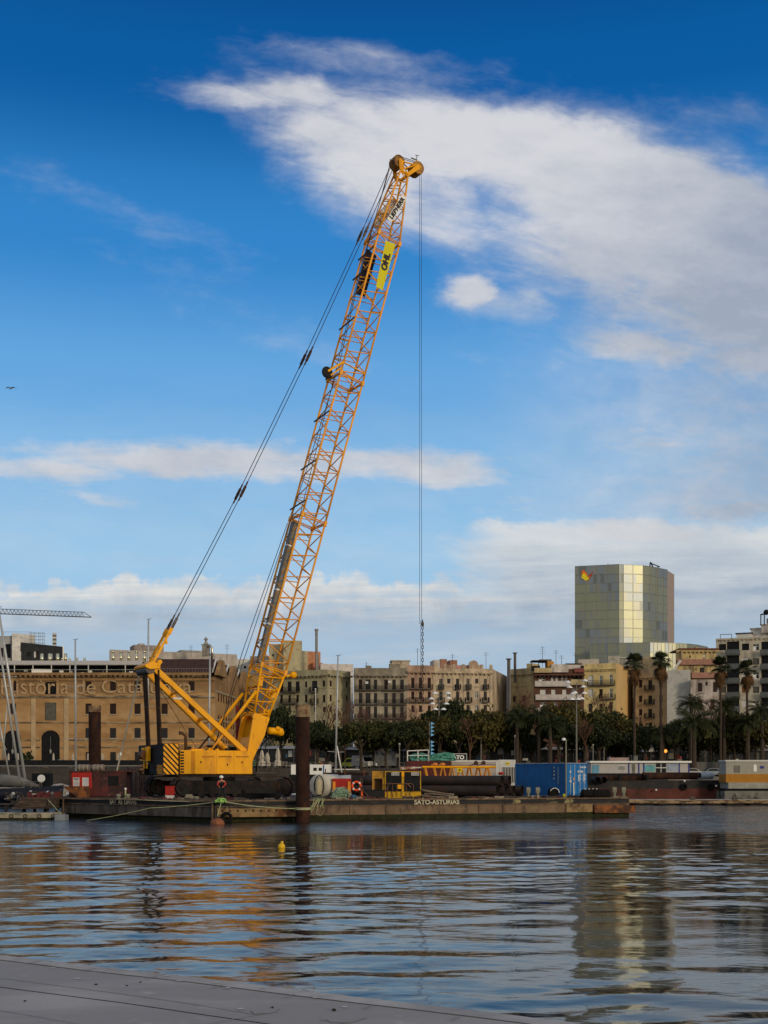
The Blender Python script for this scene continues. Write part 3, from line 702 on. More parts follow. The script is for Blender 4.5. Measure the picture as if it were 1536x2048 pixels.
    for A_, B_, C_, D_ in ((outer[0],outer[1],hexo[1],hexo[0]),(outer[1],outer[2],hexo[3],hexo[2]),(outer[3],outer[0],hexo[5],hexo[4]),(outer[2],outer[3],hexo[4],hexo[3])):
        nn = Pp*.08; mb.hexa([A_,B_,C_,D_],[A_+nn,B_+nn,C_+nn,D_+nn])
    nn = Pp*.08; mb.hexa([outer[1],hexo[2],hexo[1]],[outer[1]+nn,hexo[2]+nn,hexo[1]+nn]); mb.hexa([outer[0],hexo[0],hexo[5]],[outer[0]+nn,hexo[0]+nn,hexo[5]+nn])
    mb.hexa([cp(tA,-1.17,-.45),cp(tA,1.17,-.45),cp(tA-.1,1.17,.3),cp(tA-.1,-1.17,.3)],[cp(tA+.08,-1.17,-.45),cp(tA+.08,1.17,-.45),cp(tA-.02,1.17,.3),cp(tA-.02,-1.17,.3)])
    mb.tube([Fp+Vector((0,-1.4,0)), Fp+Vector((0,1.4,0))], .2, 14)
    B(mb, 'boom_foot', YEL)
    mb = MB(); q = crp(553,1462,-1.3)         # auxiliary winch motor on the near plate
    mb.tube([q-Vector((.75,0,.0)), q+Vector((.1,0,-.02))], .30, 14); mb.tube([q+Vector((.1,0,0)), q+Vector((.45,0,-.12))], .36, 14); mb.tube([q+Vector((.35,-.25,-.15)), q+Vector((.35,.25,-.15))], .26, 12); mb.ball(q+Vector((.0,-.25,.2)), .2)
    B(mb, 'winch_motor', YEL, True)
    mb = MB(); h0 = crp(538,1475,-1.4); mb.tube([h0+Vector((.5,0,.15)), h0, crp(523,1490,-1.42), crp(515,1520,-1.42), crp(512,1545,-1.42)], .06, 8); B(mb, 'hydraulic_hose', RUBBER, True)
    mb = MB(); w0 = crp(544,1388,.0); mb.tube([w0-Vector((0,.12,0)), w0+Vector((0,.12,0))], .38, 20); mb.tube([w0-Vector((0,.2,0)), w0+Vector((0,.2,0))], .1, 10)
    w1 = crp(529,1425,0); mb.bar(w0, w1, .12); mb.box(w1.x-.3,w1.x+.3,-.5,.3,w1.z-.3,w1.z+.25); B(mb, 'guide_sheave', YEL)
    mb = MB(); q = crp(586,1350,-1.2); p = C(tj[2]-.3,3); mb.bar(p, q, .22, .18); mb.tube([q-Vector((.0,.22,0)), q+Vector((.0,.22,0))], .28, 14); mb.ball(q+Vector((.12,0,.08)), .2); B(mb, 'anchor_lug', YEL, True)
    mb = MB(); tq = t_at(1368); mb.hexa([C(tq-.5,0),C(tq-.5,1),C(tq-.5,1)-Pp*.35,C(tq-.5,0)-Pp*.35],[C(tq+.35,0),C(tq+.35,1),C(tq+.35,1)-Pp*.35,C(tq+.35,0)-Pp*.35]); B(mb, 'backstop_beam', YEL)
    # backstops
    for b, (x1_, y1_, x2_, y2_) in ((-1.15,(512,1383,423,1499)),(1.15,(486,1387,397,1499))):
        p, q = crp(x1_,y1_,b), crp(x2_,y2_,b); mb = MB(); mb.tube([p, p.lerp(q,.72)], .14, 10); bs = B(mb, 'boom_backstop', YEL, True)
        mb = MB(); mb.tube([p.lerp(q,.70), q], .085, 8); mb.build('backstop_rod', CHAINM if b > 0 else YELD, bs, smooth=True)
    # duct inside the lower boom
    mb = MB(); d0, d1 = crp(589,1045,.25), crp(519,1326,.25); mb.bar(d0, d1, .55, .45)
    dk = B(mb, 'grey_duct', GREYM); mb = MB()
    for py in (1093, 1182, 1250):
        f = (py-1045)/(1326-1045); p = d0.lerp(d1, f); dd = (d1-d0).normalized(); mb.bar(p-dd*.07, p+dd*.07, .62, .52); 
    mb.build('duct_clamp', WHTC, dk)
    # black guide wheel on its bracket
    mb = MB(); q = crp(654.5,745,-1.25); mb.tube([q-Vector((0,.07,0)), q+Vector((0,.07,0))], .50, 24); mb.torus(q, .45, .08, 1, 24, 8); gw = B(mb, 'guide_wheel', BLK)
    mb = MB(); p = C(t_at(744),1); mb.bar(p+Vector((.1,0,.1)), q+Vector((0,-.12,.08)), .14, .18); mb.bar(p-U*.45, q+Vector((.3,-.05,-.2)), .12, .12); mb.bar(p, C(t_at(744),3), .1, .1); mb.build('wheel_bracket', YEL, gw)
    # spacer arms across the back of the boom
    mb = MB()
    for py in (520,560,660,760,845,942,1022): tt = t_at(py); mb.tube([C(tt,0)+Pp*.22+Vector((0,.2,-.15)), C(tt+.35,1)+Pp*.02], .065, 6)
    B(mb, 'rope_spreader', STEEL)
    # head
    th = tj[6]; mb = MB()
    hb = Fp+U*(th+.55)+Pp*.62; hf = crp(832,339,0); hb = crp(794,326,0)
    for b in (-.58,.58):
        mb.prism([(p.x,p.z) for p in (Fp+U*(th-.1)+Pp*.42, hb+Vector((-.16,0,.05)), hb+Vector((.0,0,.2)), hb+Vector((.3,0,.0)), Fp+U*(th+.0)+Pp*.05)], 1, b-.04, b+.04)
        mb.prism([(p.x,p.z) for p in (Fp+U*(th-.1)-Pp*.42, Fp+U*(th+.12)-Pp*.25, hf+Vector((-.15,0,.2)), hf+Vector((.2,0,.06)), hf+Vector((.05,0,-.2)))], 1, b-.04, b+.04)
    mb.tube([C(th,1)+U*.1, C(th,3)+U*.1], .09, 8); mb.tube([C(th,0)+U*.1, C(th,2)+U*.1], .09, 8)
    mb.tube([hb+Vector((.2,-.5,.0)), hf+Vector((-.3,-.5,.1))], .07, 8); mb.tube([hb+Vector((.2,.5,.0)), hf+Vector((-.3,.5,.1))], .07, 8)
    mb.tube([hb+Vector((.2,-.5,-.1)), hf+Vector((-.3,.5,.1))], .055, 8); mb.tube([C(th,1)+U*.1, hf+Vector((-.3,-.5,.1))], .06, 8); mb.tube([C(th,3)+U*.1, hb+Vector((.2,-.5,-.2))], .06, 8)
    hd = B(mb, 'boom_head', YEL)
    HSM = mat('sheave_brown', (.40,.20,.035), .55, var=.2, c2=(.15,.07,.03), amt=.45)
    for q, r_ in ((hb,.56),(hf,.58)):
        for b in (-.40,-.1,.2,.46):
            mb = MB(); q2 = q+Vector((0,b,0)); mb.torus(q2, r_-.06, .085, 1, 26, 8); mb.tube([q2-Vector((0,.05,0)), q2+Vector((0,.05,0))], r_-.1, 22); mb.build('head_sheave', HSM, hd, smooth=False)
    mb = MB(); mb.bar(hf+Vector((-.1,-.3,.55)), hf+Vector((-.1,-.3,1.15)), .05); mb.bar(hf+Vector((-.7,-.3,.75)), hf+Vector((-.1,-.3,.72)), .09); mb.bar(hf+Vector((-.25,-.3,1.13)), hf+Vector((.15,-.3,1.17)), .05)
    mb.bar(hb+Vector((-.85,-.2,-.0)), hb+Vector((-.4,-.2,.1)), .08); mb.build('wind_gauge', GREYM, hd)
    # ropes down the back of the boom and over the head
    mb = MB()
    for dx_ in (-.1,.12): mb.tube([hb+Vector((.2,dx_,.62)), hf+Vector((-.1,dx_,.66))], .03, 5)
    for k, b in enumerate((-.15,.1)):
        mb.tube([hb+Vector((-.62,b,0)), C(t_at(560),1)+Vector((-.3,.9+b,0)), C(t_at(745),1)+Vector((.15,1.1+b,0)), C(t_at(1043),1)+Vector((-.25-.1*k,1.3+b,0)), crp(440+k*14,1420,b), crp(425,1500,b)] if k else
                [hb+Vector((-.62,b,0)), C(t_at(560),1)+Vector((-.45,.9,0)), C(t_at(764),1)+Vector((-.05,1.1,0)), C(t_at(1340),1)+Vector((.5,.9,0)), crp(455,1500,0)], .03, 5)
    mb.tube([crp(575,1046,0), crp(484,1306,0), crp(428,1500,0)], .032, 5)
    mb.tube([crp(318,1376,.8), crp(392,1496,.8)], .022, 5)
    B(mb, 'winch_rope', ROPE)
    # hoist ropes
    hx = crp(841,345,0); 
    for dx_ in (-.09,.09):
        mb = MB(); zb_ = CH+(HZ-1248)/F*wy(hx)-DZ
        mb.tube([(hx.x+dx_, 0, hf.z), (hx.x+dx_*1.0+(.04 if dx_>0 else .0), 0, zb_)], .019, 6); B(mb, 'hoist_rope', ROPE)
    ch = OC + Matrix.Rotation(PSI, 3, 'Z') @ Vector((hx.x+.09, 0, 0))
    n = 24; Yc = ch.y; ztop = CH+(HZ-1246)/F*Yc
    t = thing('chain', 'rusty heavy link chain hanging from the crane hoist ropes', 'chain', (ch.x+.12, Yc, ztop), 0)
    mb = MB(); mb.ball((0,0,-.1), .13, .1, .25); mb.tube([(0,0,.3),(0,0,-.1)], .05, 8); mb.build('shackle', STEEL, t)
    for k in range(n):
        mb = MB(); z = -.42-k*.300; rr = []
        for i in range(16):
            a = 2*math.pi*i/16; x = .075*math.cos(a); zz = .11*math.sin(a) + (.06 if math.sin(a) > 0 else -.06); rr.append((x,0,zz) if k % 2 == 0 else (0,x,zz))
        rr.append(rr[0]); mb.tube([(p[0],p[1],p[2]+z) for p in rr], .032, 6, cap=False); mb.build('chain_link', CHAINM, t)
    mb = MB(); mb.tube([(-.16,0,.2),(-.16,0,-.3-n*.3)], .025, 5); mb.build('tag_line', ROPE, t)
    # ---- banners on the boom
    M3 = Matrix.Translation(OC) @ Matrix.Rotation(PSI, 4, 'Z')
    def text_mesh(s, size, m, bold=.0, depth=.004):
        cu = bpy.data.curves.new('lettering', 'FONT'); cu.body = s; cu.size = size; cu.offset = bold; cu.extrude = depth; cu.align_x = 'CENTER'; cu.align_y = 'CENTER'
        ob = bpy.data.objects.new('tmp', cu); COL.objects.link(ob); dg = bpy.context.evaluated_depsgraph_get()
        me = bpy.data.meshes.new_from_object(ob.evaluated_get(dg)); bpy.data.objects.remove(ob); me.materials.clear(); me.materials.append(m); return me
    globals()['text_mesh'] = text_mesh
    def panel(pxs, b, m, name, label, cat, txt=None, tm=None, tsize=1, bold=.02, rot=1, thick=.02, sag=0, sx_=1.0, toff=0):
        # corners given along the boom: start-left, start-right, end-right, end-left (as photo points on the face at lateral b)
        q = [crp(x,y,b) for x,y in pxs]
        mb = MB(); n_ = 10
        front, back = [], []
        for i in range(n_+1):
            f = i/n_; l = q[0].lerp(q[3], f); r_ = q[1].lerp(q[2], f); w_ = sag*math.sin(f*9.0)*.5
            for j in range(5):
                p = l.lerp(r_, j/4); p = p + Vector((0, w_*math.sin(j*1.3+f*5), 0)); front.append(p)
        for i in range(n_):
            for j in range(4):
                a = i*5+j; F4 = [front[a], front[a+1], front[a+6], front[a+5]]; mb.quad(*F4); mb.quad(*[p+Vector((0,thick,0)) for p in reversed(F4)])
        o = bpy.data.objects.new(name, mb.mesh(name, m, True)); COL.objects.link(o); o.matrix_world = M3; tag(o, label, cat)
        if txt:
            cen = (q[0]+q[1]+q[2]+q[3])/4; ax = ((q[3]+q[2])-(q[0]+q[1])).normalized()*rot
            yv = Vector((0,-1,0)); up = yv.cross(ax).normalized()
            me = text_mesh(txt, tsize, tm, bold); t_ = bpy.data.objects.new('lettering', me); COL.objects.link(t_); t_.parent = o
            mw = Matrix((( ax.x*sx_,up.x,yv.x),(ax.y*sx_,up.y,yv.y),(ax.z*sx_,up.z,yv.z))).to_4x4(); cen = cen + ax*toff
            t_.matrix_local = Matrix.Translation(cen+Vector((0,-.03-sag*.4,0))) @ mw
        return o
    bk = mat('lettering_black', (.01,.01,.012), .6)
    yb = mat('banner_yellow', (.62,.56,.01), .6, var=.06); nv = mat('lettering_navy', (.02,.012,.05), .6)
    panel([(774,438),(783,445),(814,396),(805,388)], -1.32, WHTC, 'sign_board', 'long white board with black capitals on the near face near the boom head', 'sign', 'LIEBHERR', bk, .52, .022, 1, .03, sx_=1.13)
    panel([(752,573),(765,581),(791,488),(771,481)], -1.32, yb, 'banner', 'yellow cloth banner tied to the near side of the boom', 'banner', 'OHL', nv, .80, .03, 1, .01, .08, sx_=1.02, toff=.35)
    panel([(710,588),(730,594),(753,512),(734,497)], 1.30, mat('banner_dark', (.02,.018,.04), .8), 'banner', 'dark navy banner on the far side of the boom, seen from behind', 'banner', thick=.01, sag=.06)
    panel([(748,440),(752,459),(800,412),(786,396)], 1.1, WHT, 'sign_board', 'pale blank back of a board on the far side of the boom head', 'sign', thick=.02)
    return root
crane()
# ------------------------------------------------------------------ barges and deck load
def bev(o, w=.02, seg=2):
    m = o.modifiers.new('bevel', 'BEVEL'); m.width = w; m.segments = seg; m.limit_method = 'ANGLE'; return o
def lettering(s, cen, ax, up, w, h, m, parent=None, bold=.02, name='lettering'):
    me = text_mesh(s, 1, m, bold); xs = [v.co.x for v in me.vertices]; ys = [v.co.y for v in me.vertices]
    W0, H0 = max(xs)-min(xs), max(ys)-min(ys); cx, cy = (max(xs)+min(xs))/2, (max(ys)+min(ys))/2
    for v_ in me.vertices: v_.co.x = (v_.co.x-cx)*w/W0; v_.co.y = (v_.co.y-cy)*h/H0; v_.co.z *= .5
    ax = Vector(ax).normalized(); up = Vector(up).normalized(); nz = ax.cross(up)
    o = bpy.data.objects.new(name, me); COL.objects.link(o)
    M_ = Matrix(((ax.x,up.x,nz.x),(ax.y,up.y,nz.y),(ax.z,up.z,nz.z))).to_4x4(); M_.translation = Vector(cen)
    if parent: o.parent = parent
    o.matrix_local = M_; return o
HD = mat('hull_black', (.009,.010,.014), .6, var=.3, scale=1, c2=(.06,.05,.035), amt=.36, sc2=(1.2,1.2,2.5), c3=(.12,.10,.06), amt3=.24, sc3=(.7,.7,1.4))
HT = mat('hull_tan', (.17,.115,.075), .8, var=.25, scale=1, c2=(.07,.05,.035), amt=.45, sc2=(1.4,1.4,.5), c3=(.20,.16,.08), amt3=.35, sc3=(.5,.5,1.5), bump=.01)
HG = mat('hull_grey', (.085,.075,.07), .8, var=.25, scale=1, c2=(.04,.035,.03), amt=.48, sc2=(1.6,1.6,.4))
HW = mat('hull_weed', (.022,.024,.010), .95, var=.4, scale=3)
DECK = mat('barge_deck', (.07,.05,.035), .9, var=.3, scale=1, c2=(.10,.07,.04), amt=.4, c3=(.03,.025,.02), amt3=.4)
CREAML = mat('cream_lettering', (.50,.46,.33), .7, c2=(.16,.14,.10), amt=.38, scale=9)
def hull(poly, bands, name_deck=True, rake=0):
    # poly counter-clockwise seen from above (front edge first); bands: (z_top, z_bottom, material slot, outward offset)
    mb = MB(); n = len(poly)
    cx = sum(p[0] for p in poly)/n; cy = sum(p[1] for p in poly)/n
    for (zt, zb, mi, off) in bands:
        mb.m = mi
        q = []
        for (x, y) in poly:
            d = Vector((x-cx, y-cy)).normalized(); q.append((x+d.x*off, y+d.y*off))
        for i in range(n):
            a, b = q[i], q[(i+1) % n]; mb.quad((a[0],a[1],zb),(b[0],b[1],zb),(b[0],b[1],zt),(a[0],a[1],zt))
    return mb
pA = [P(122,0,96)[:2], P(430,0,85.5)[:2], (-6.25,87.3), (-6.25,112), (-30,114)]
pB = [(-6.2,88.5), (19.9,97.4), (16.5,111), (-6.2,106.5)]
FD = (Vector(pB[1])-Vector(pB[0])).normalized(); FN = Vector((-FD.y, FD.x)); BANG = math.atan2(FD.y, FD.x)
def bf(s, off=0, z=0): p = Vector(pB[0])+FD*s+FN*off; return Vector((p.x, p.y, z))   # along barge B's front
def s_at(px):                                                                         # arc on B's front seen at column px
    k = (px-768)/F; return (k*pB[0][1]-pB[0][0])/(FD.x-k*FD.y)
def barges():
    t = thing('barge', 'low black and grey barge carrying the yellow crane', 'barge')
    hull(pA, [(DZ,1.12,0,0),(1.12,.34,1,-.03),(.34,-.9,2,-.6)]).build('hull', [HD,HG,HW], t)
    mb = MB(); mb.hexa([(x,y,DZ-.12) for x,y in pA],[(x,y,DZ) for x,y in pA]); mb.build('deck', DECK, t)
    mb = MB()
    for a, b in ((pA[0],pA[1]),(pA[1],pA[2])):
        A, B_ = Vector((*a, 0)), Vector((*b, 0)); d = (B_-A).normalized(); n_ = Vector((d.y,-d.x,0))
        mb.bar(A+n_*.04+Vector((0,0,DZ-.04)), B_+n_*.04+Vector((0,0,DZ-.04)), .12, .10)
        mb.bar(A+n_*.03+Vector((0,0,1.12)), B_+n_*.03+Vector((0,0,1.12)), .08, .05)
    mb.build('rubbing_strake', HT, t)
    mb = MB(); A, B_ = Vector((*pA[1],0)), Vector((*pA[2],0)); d = (B_-A).normalized(); n_ = Vector((d.y,-d.x,0)); L_ = (B_-A).length
    mb.m = 0; a0 = A+d*.15; b0 = A+d*(L_-.05)
    mb.hexa([a0+Vector((0,0,.36)),b0+Vector((0,0,.36)),b0+n_*.10+Vector((0,0,.36)),a0+n_*.10+Vector((0,0,.36))][::-1],[a0+Vector((0,0,.98)),b0+Vector((0,0,.98)),b0+n_*.10+Vector((0,0,.98)),a0+n_*.10+Vector((0,0,.98))][::-1])
    mb.m = 1
    for k in range(10): c = a0+d*(.35+k*.56)+n_*.104+Vector((0,0,.80)); mb.quad(c-d*.07-Vector((0,0,.07)), c+d*.07-Vector((0,0,.07)), c+d*.07+Vector((0,0,.07)), c-d*.07+Vector((0,0,.07)))
    mb.build('riveted_plate', [mat('rust_tan_plate', (.26,.17,.08), .8, var=.3, scale=1.5, c2=(.12,.05,.025), amt=.5), BLK], t)
    A, B_ = Vector((*pA[0],0)), Vector((*pA[1],0)); d = (B_-A).normalized(); n_ = Vector((d.y,-d.x,0))
    def aA(px): k = (px-768)/F; s = (k*A.y-A.x)/(d.x-k*d.y); return A+d*s
    for s, x0, x1 in (('SAT',221,234),('AS',238,246),('URIAS',250,274)):
        c = (aA(x0)+aA(x1))/2+n_*.07+Vector((0,0,1.33)); lettering(s, c, d, (0,0,1), (aA(x1)-aA(x0)).length, .33, CREAML, t, .01)
    for px in (128, 430-4):
        mb = MB(); c = aA(px)+n_*.05; mb.bar(c+Vector((0,0,.2)), c+Vector((0,0,1.5)), .14, .1); mb.build('hull_bracket', HT, t)
    t2 = thing('barge', 'long black and tan work barge with cream capitals loaded with pipes and a blue container', 'barge')
    mb = hull(pB, [(DZ,1.10,0,0),(1.10,.40,1,-.02),(.40,-.9,2,.0)])
    mb.build('hull', [HD,HT,HW], t2)
    mb = MB(); mb.hexa([(x,y,DZ-.12) for x,y in pB],[(x,y,DZ) for x,y in pB]); mb.build('deck', DECK, t2)
    mb = MB(); f_ = -.04
    mb.bar(bf(0,f_,DZ-.03), bf(27.5,f_,DZ-.03), .1, .1); mb.bar(bf(0,f_,1.10), bf(27.5,f_,1.10), .07, .05)
    for s in (s_at(700),s_at(772),s_at(958),s_at(1006),s_at(1131),s_at(1178)): mb.bar(bf(s,f_,.42), bf(s,f_,1.08), .06, .04)
    mb.build('rubbing_strake', HT, t2)
    a, b = s_at(828), s_at(918); lettering('SATO-ASTURIAS', bf((a+b)/2,-.06,1.31), (FD.x,FD.y,0), (0,0,1), b-a, .36, CREAML, t2, .03)
    mb = MB(); a, b = s_at(1186), s_at(1262)+.2
    mb.hexa([bf(a,-.35,.34),bf(b,-.35,.34),bf(b,.05,.34),bf(a,.05,.34)],[bf(a,-.2,.98),bf(b,-.35,.92),bf(b,.05,.92),bf(a,.05,.98)]); mb.build('rusty_fender', RUSTB, t2)
    mb = MB(); a, b = s_at(1132), s_at(1184); mb.hexa([bf(a,-.09,.42),bf(b,-.09,.42),bf(b,.02,.42),bf(a,.02,.42)],[bf(a,-.09,1.06),bf(b,-.09,1.06),bf(b,.02,1.06),bf(a,.02,1.06)]); mb.build('riveted_plate', mat('tan_plate', (.26,.18,.09), .8, var=.3, scale=1.5, c2=(.10,.06,.03), amt=.42), t2)
    pm = mat('flaked_paint', (.26,.22,.11), .8, var=.3, scale=3, c2=(.10,.09,.05), amt=.45)
    for x0, x1, z0_, z1_ in ((1024,1042,1.14,1.5),(1128,1147,1.14,1.52),(1096,1116,1.14,1.30),(1092,1110,1.40,1.5)):
        mb = MB(); a, b = s_at(x0), s_at(x1); mb.quad(bf(a,-.012,z0_), bf(b-.1,-.012,z0_+.03), bf(b,-.012,(z0_+z1_)/2), bf(b-.2,-.012,z1_), bf(a+.15,-.012,z1_-.04)); mb.build('flaked_patch', pm, t2)
    # scraps on deck
    mb = MB(); r_ = random.Random(3)
    for k in range(150):
        if k < 60: px = r_.uniform(255, 585); Y = r_.uniform(89, 93.5); x = P(px,0,Y).x; y = Y
        else:
            q = bf(r_.uniform(1.5, 25), r_.uniform(.3, 2.2)); x, y = q.x, q.y
        a = r_.random()*3; l, w_, h_ = r_.uniform(.15,.9), r_.uniform(.06,.3), r_.uniform(.03,.22)
        c_, s_ = math.cos(a*.4-.4), math.sin(a*.4-.4)
        pts = [(x+u_*c_-v_*s_, y+u_*s_+v_*c_) for u_, v_ in ((-l/2,-w_/2),(l/2,-w_/2),(l/2,w_/2),(-l/2,w_/2))]
        mb.m = k % 4; mb.hexa([(p[0],p[1],DZ) for p in pts], [(p[0],p[1],DZ+h_*(.6+.4*(i%2))) for i, p in enumerate(pts)])
    tag(mb.build('deck_scrap', [WOOD, STEEL, CONC, MAROON]), 'scrap timber and steel offcuts littering the barge decks', 'scrap', kind='stuff')
barges()

def at(px, Y, z=DZ): p = P(px, HZ, Y); return Vector((p.x, p.y, z))
def pile(px, w_px, top, Y, label, capy, dz=-3):
    r = w_px/2/S(Y); t = thing('steel_pile', label, 'pile', (P(px,0,Y).x, Y, 0)); zt = P(0,top,Y).z; zc = P(0,capy,Y).z
    mb = MB(); mb.lathe((0,0,0), [(r*.97,dz),(r*.97,zc-.02)], 32); mb.build('shaft', RUST, t, smooth=True)
    mb = MB(); mb.lathe((0,0,0), [(r*.97,zc-.02),(r*1.02,zc+.0),(r*1.02,zt),(r*.94,zt),(r*.94,zt-1.2)], 32); mb.build('pile_top', PILET, t, smooth=False)
    return t
def torus_coils(mb, c, rx, rz, n, r, seed, flat=.35):
    q = random.Random(seed)
    for k in range(n):
        cc = Vector(c)+Vector((q.uniform(-rx,rx)*.5, q.uniform(-.3,.3), q.uniform(0,rz)*.6)); R1 = q.uniform(.35,.75)*rx; R2 = q.uniform(.3,.8)*rz
        th = q.uniform(-.5,.5); pts = []
        for i in range(14):
            a = 2*math.pi*i/13*q.uniform(.97,1.03); x = R1*math.cos(a); z = R2*math.sin(a)+R2*.6; pts.append(cc+Vector((x*math.cos(th)-z*math.sin(th)*.4, .3*math.sin(a+k), max(.02, z*math.cos(th)+x*math.sin(th)*.3))))
        mb.tube(pts, r, 5)
def rope(name, pts, r, m, label, sag=0, n=14, cat='rope'):
    out = []
    for i in range(len(pts)-1):
        a, b = Vector(pts[i]), Vector(pts[i+1])
        for k in range(n if i == len(pts)-2 else n): f = k/n; p = a.lerp(b, f); p.z -= sag*4*f*(1-f); out.append(p)
    out.append(Vector(pts[-1])); mb = MB(); mb.tube(out, r, 6); return tag(mb.build(name, m, smooth=True), label, cat)
def person(loc, rz, label, top, trous, sleeve, helmet=None, pose=None, hair=(.03,.02,.015), sc=1.0, vest=None):
    t = thing('person', label, 'person', loc, rz); t.scale = (sc,)*3
    pose = pose or {}
    J = dict(pel=(0,0,.95), sp=(0,-.02,1.15), ch=(0,-.03,1.36), nk=(0,-.03,1.49), hd=(0,-.05,1.60), top=(0,-.05,1.70), sL=(-.19,-.02,1.42), sR=(.19,-.02,1.42), eL=(-.27,-.05,1.15), eR=(.27,-.05,1.15), wL=(-.24,-.20,.95), wR=(.24,-.20,.95), hL=(-.09,0,.92), hR=(.09,0,.92), kL=(-.11,-.04,.5), kR=(.11,-.04,.5), aL=(-.12,.02,.08), aR=(.12,.02,.08), tL=(-.13,-.16,.04), tR=(.13,-.16,.04)); J.update(pose)
    def skin(name, chain, rad, m, parent):
        names = list(rad); me = bpy.data.meshes.new(name); me.from_pydata([J[n_] for n_ in names], [(names.index(a), names.index(b)) for a, b in chain], [])
        me.materials.append(m); o = bpy.data.objects.new(name, me); COL.objects.link(o); o.parent = parent
        s_ = o.modifiers.new('skin', 'SKIN'); s_.use_smooth_shade = True
        sv = me.skin_vertices[0].data
        for i, n_ in enumerate(names): r_ = rad[n_]; sv[i].radius = r_ if isinstance(r_, tuple) else (r_, r_)
        sv[0].use_root = True; ss = o.modifiers.new('sub', 'SUBSURF'); ss.levels = 1; ss.render_levels = 1; return o
    sk = mat('skin_'+name_safe(label), (.42,.22,.14), .6, var=.05)
    J['hnL'] = tuple(Vector(J['wL'])+Vector((0,-.06,-.07))); J['hnR'] = tuple(Vector(J['wR'])+Vector((0,-.06,-.07)))
    skin('body', [('pel','sp'),('sp','ch'),('ch','nk'),('nk','hd'),('hd','top'),('ch','sL'),('sL','eL'),('eL','wL'),('wL','hnL'),('ch','sR'),('sR','eR'),('eR','wR'),('wR','hnR'),('pel','hL'),('hL','kL'),('kL','aL'),('aL','tL'),('pel','hR'),('hR','kR'),('kR','aR'),('aR','tR')],
         dict(pel=(.15,.11),sp=(.135,.10),ch=(.165,.11),nk=.055,hd=(.085,.10),top=(.055,.06),sL=.07,eL=.045,wL=.03,hnL=(.035,.02),sR=.07,eR=.045,wR=.03,hnR=(.035,.02),hL=.085,kL=.06,aL=.04,tL=.035,hR=.085,kR=.06,aR=.04,tR=.035), sk, t)
    skin('jacket', [('pel','sp'),('sp','ch'),('ch','nk')], dict(pel=(.18,.14),sp=(.165,.13),ch=(.20,.14),nk=(.08,.08)), top, t)
    skin('sleeve', [('sL','eL'),('eL','wL')], dict(sL=.085,eL=.062,wL=.045), sleeve, t); skin('sleeve', [('sR','eR'),('eR','wR')], dict(sR=.085,eR=.062,wR=.045), sleeve, t)
    skin('trousers', [('pel','hL'),('hL','kL'),('kL','aL'),('pel','hR'),('hR','kR'),('kR','aR')], dict(pel=(.165,.13),hL=.105,kL=.078,aL=.06,hR=.105,kR=.078,aR=.06), trous, t)
    h = Vector(J['hd']); mb = MB()
    if helmet:
        mb.lathe((h.x,h.y+.01,h.z+.05), [(.165,-.01),(.145,.01),(.14,.06),(.11,.12),(.05,.155),(0,.16)], 16); mb.box(h.x-.07,h.x+.07,h.y-.22,h.y-.12,h.z+.04,h.z+.055); mb.build('helmet', helmet, t, smooth=True)
    else:
        mb.ball((h.x,h.y+.02,h.z+.045), .105, .115, .10); mb.build('hair', mat('hair_'+name_safe(label), hair, .8), t, smooth=True)
    for s_ in (-1, 1):
        mb = MB(); a = Vector(J['aL' if s_ < 0 else 'aR']); tt = Vector(J['tL' if s_ < 0 else 'tR']); mb.tube([a+Vector((0,.03,-.02)), tt+Vector((0,-.02,.01))], [.06,.045], 8); mb.build('boot', BLK, t, smooth=True)
    return t
def name_safe(s): return '_'.join(s.split()[:2]).lower()

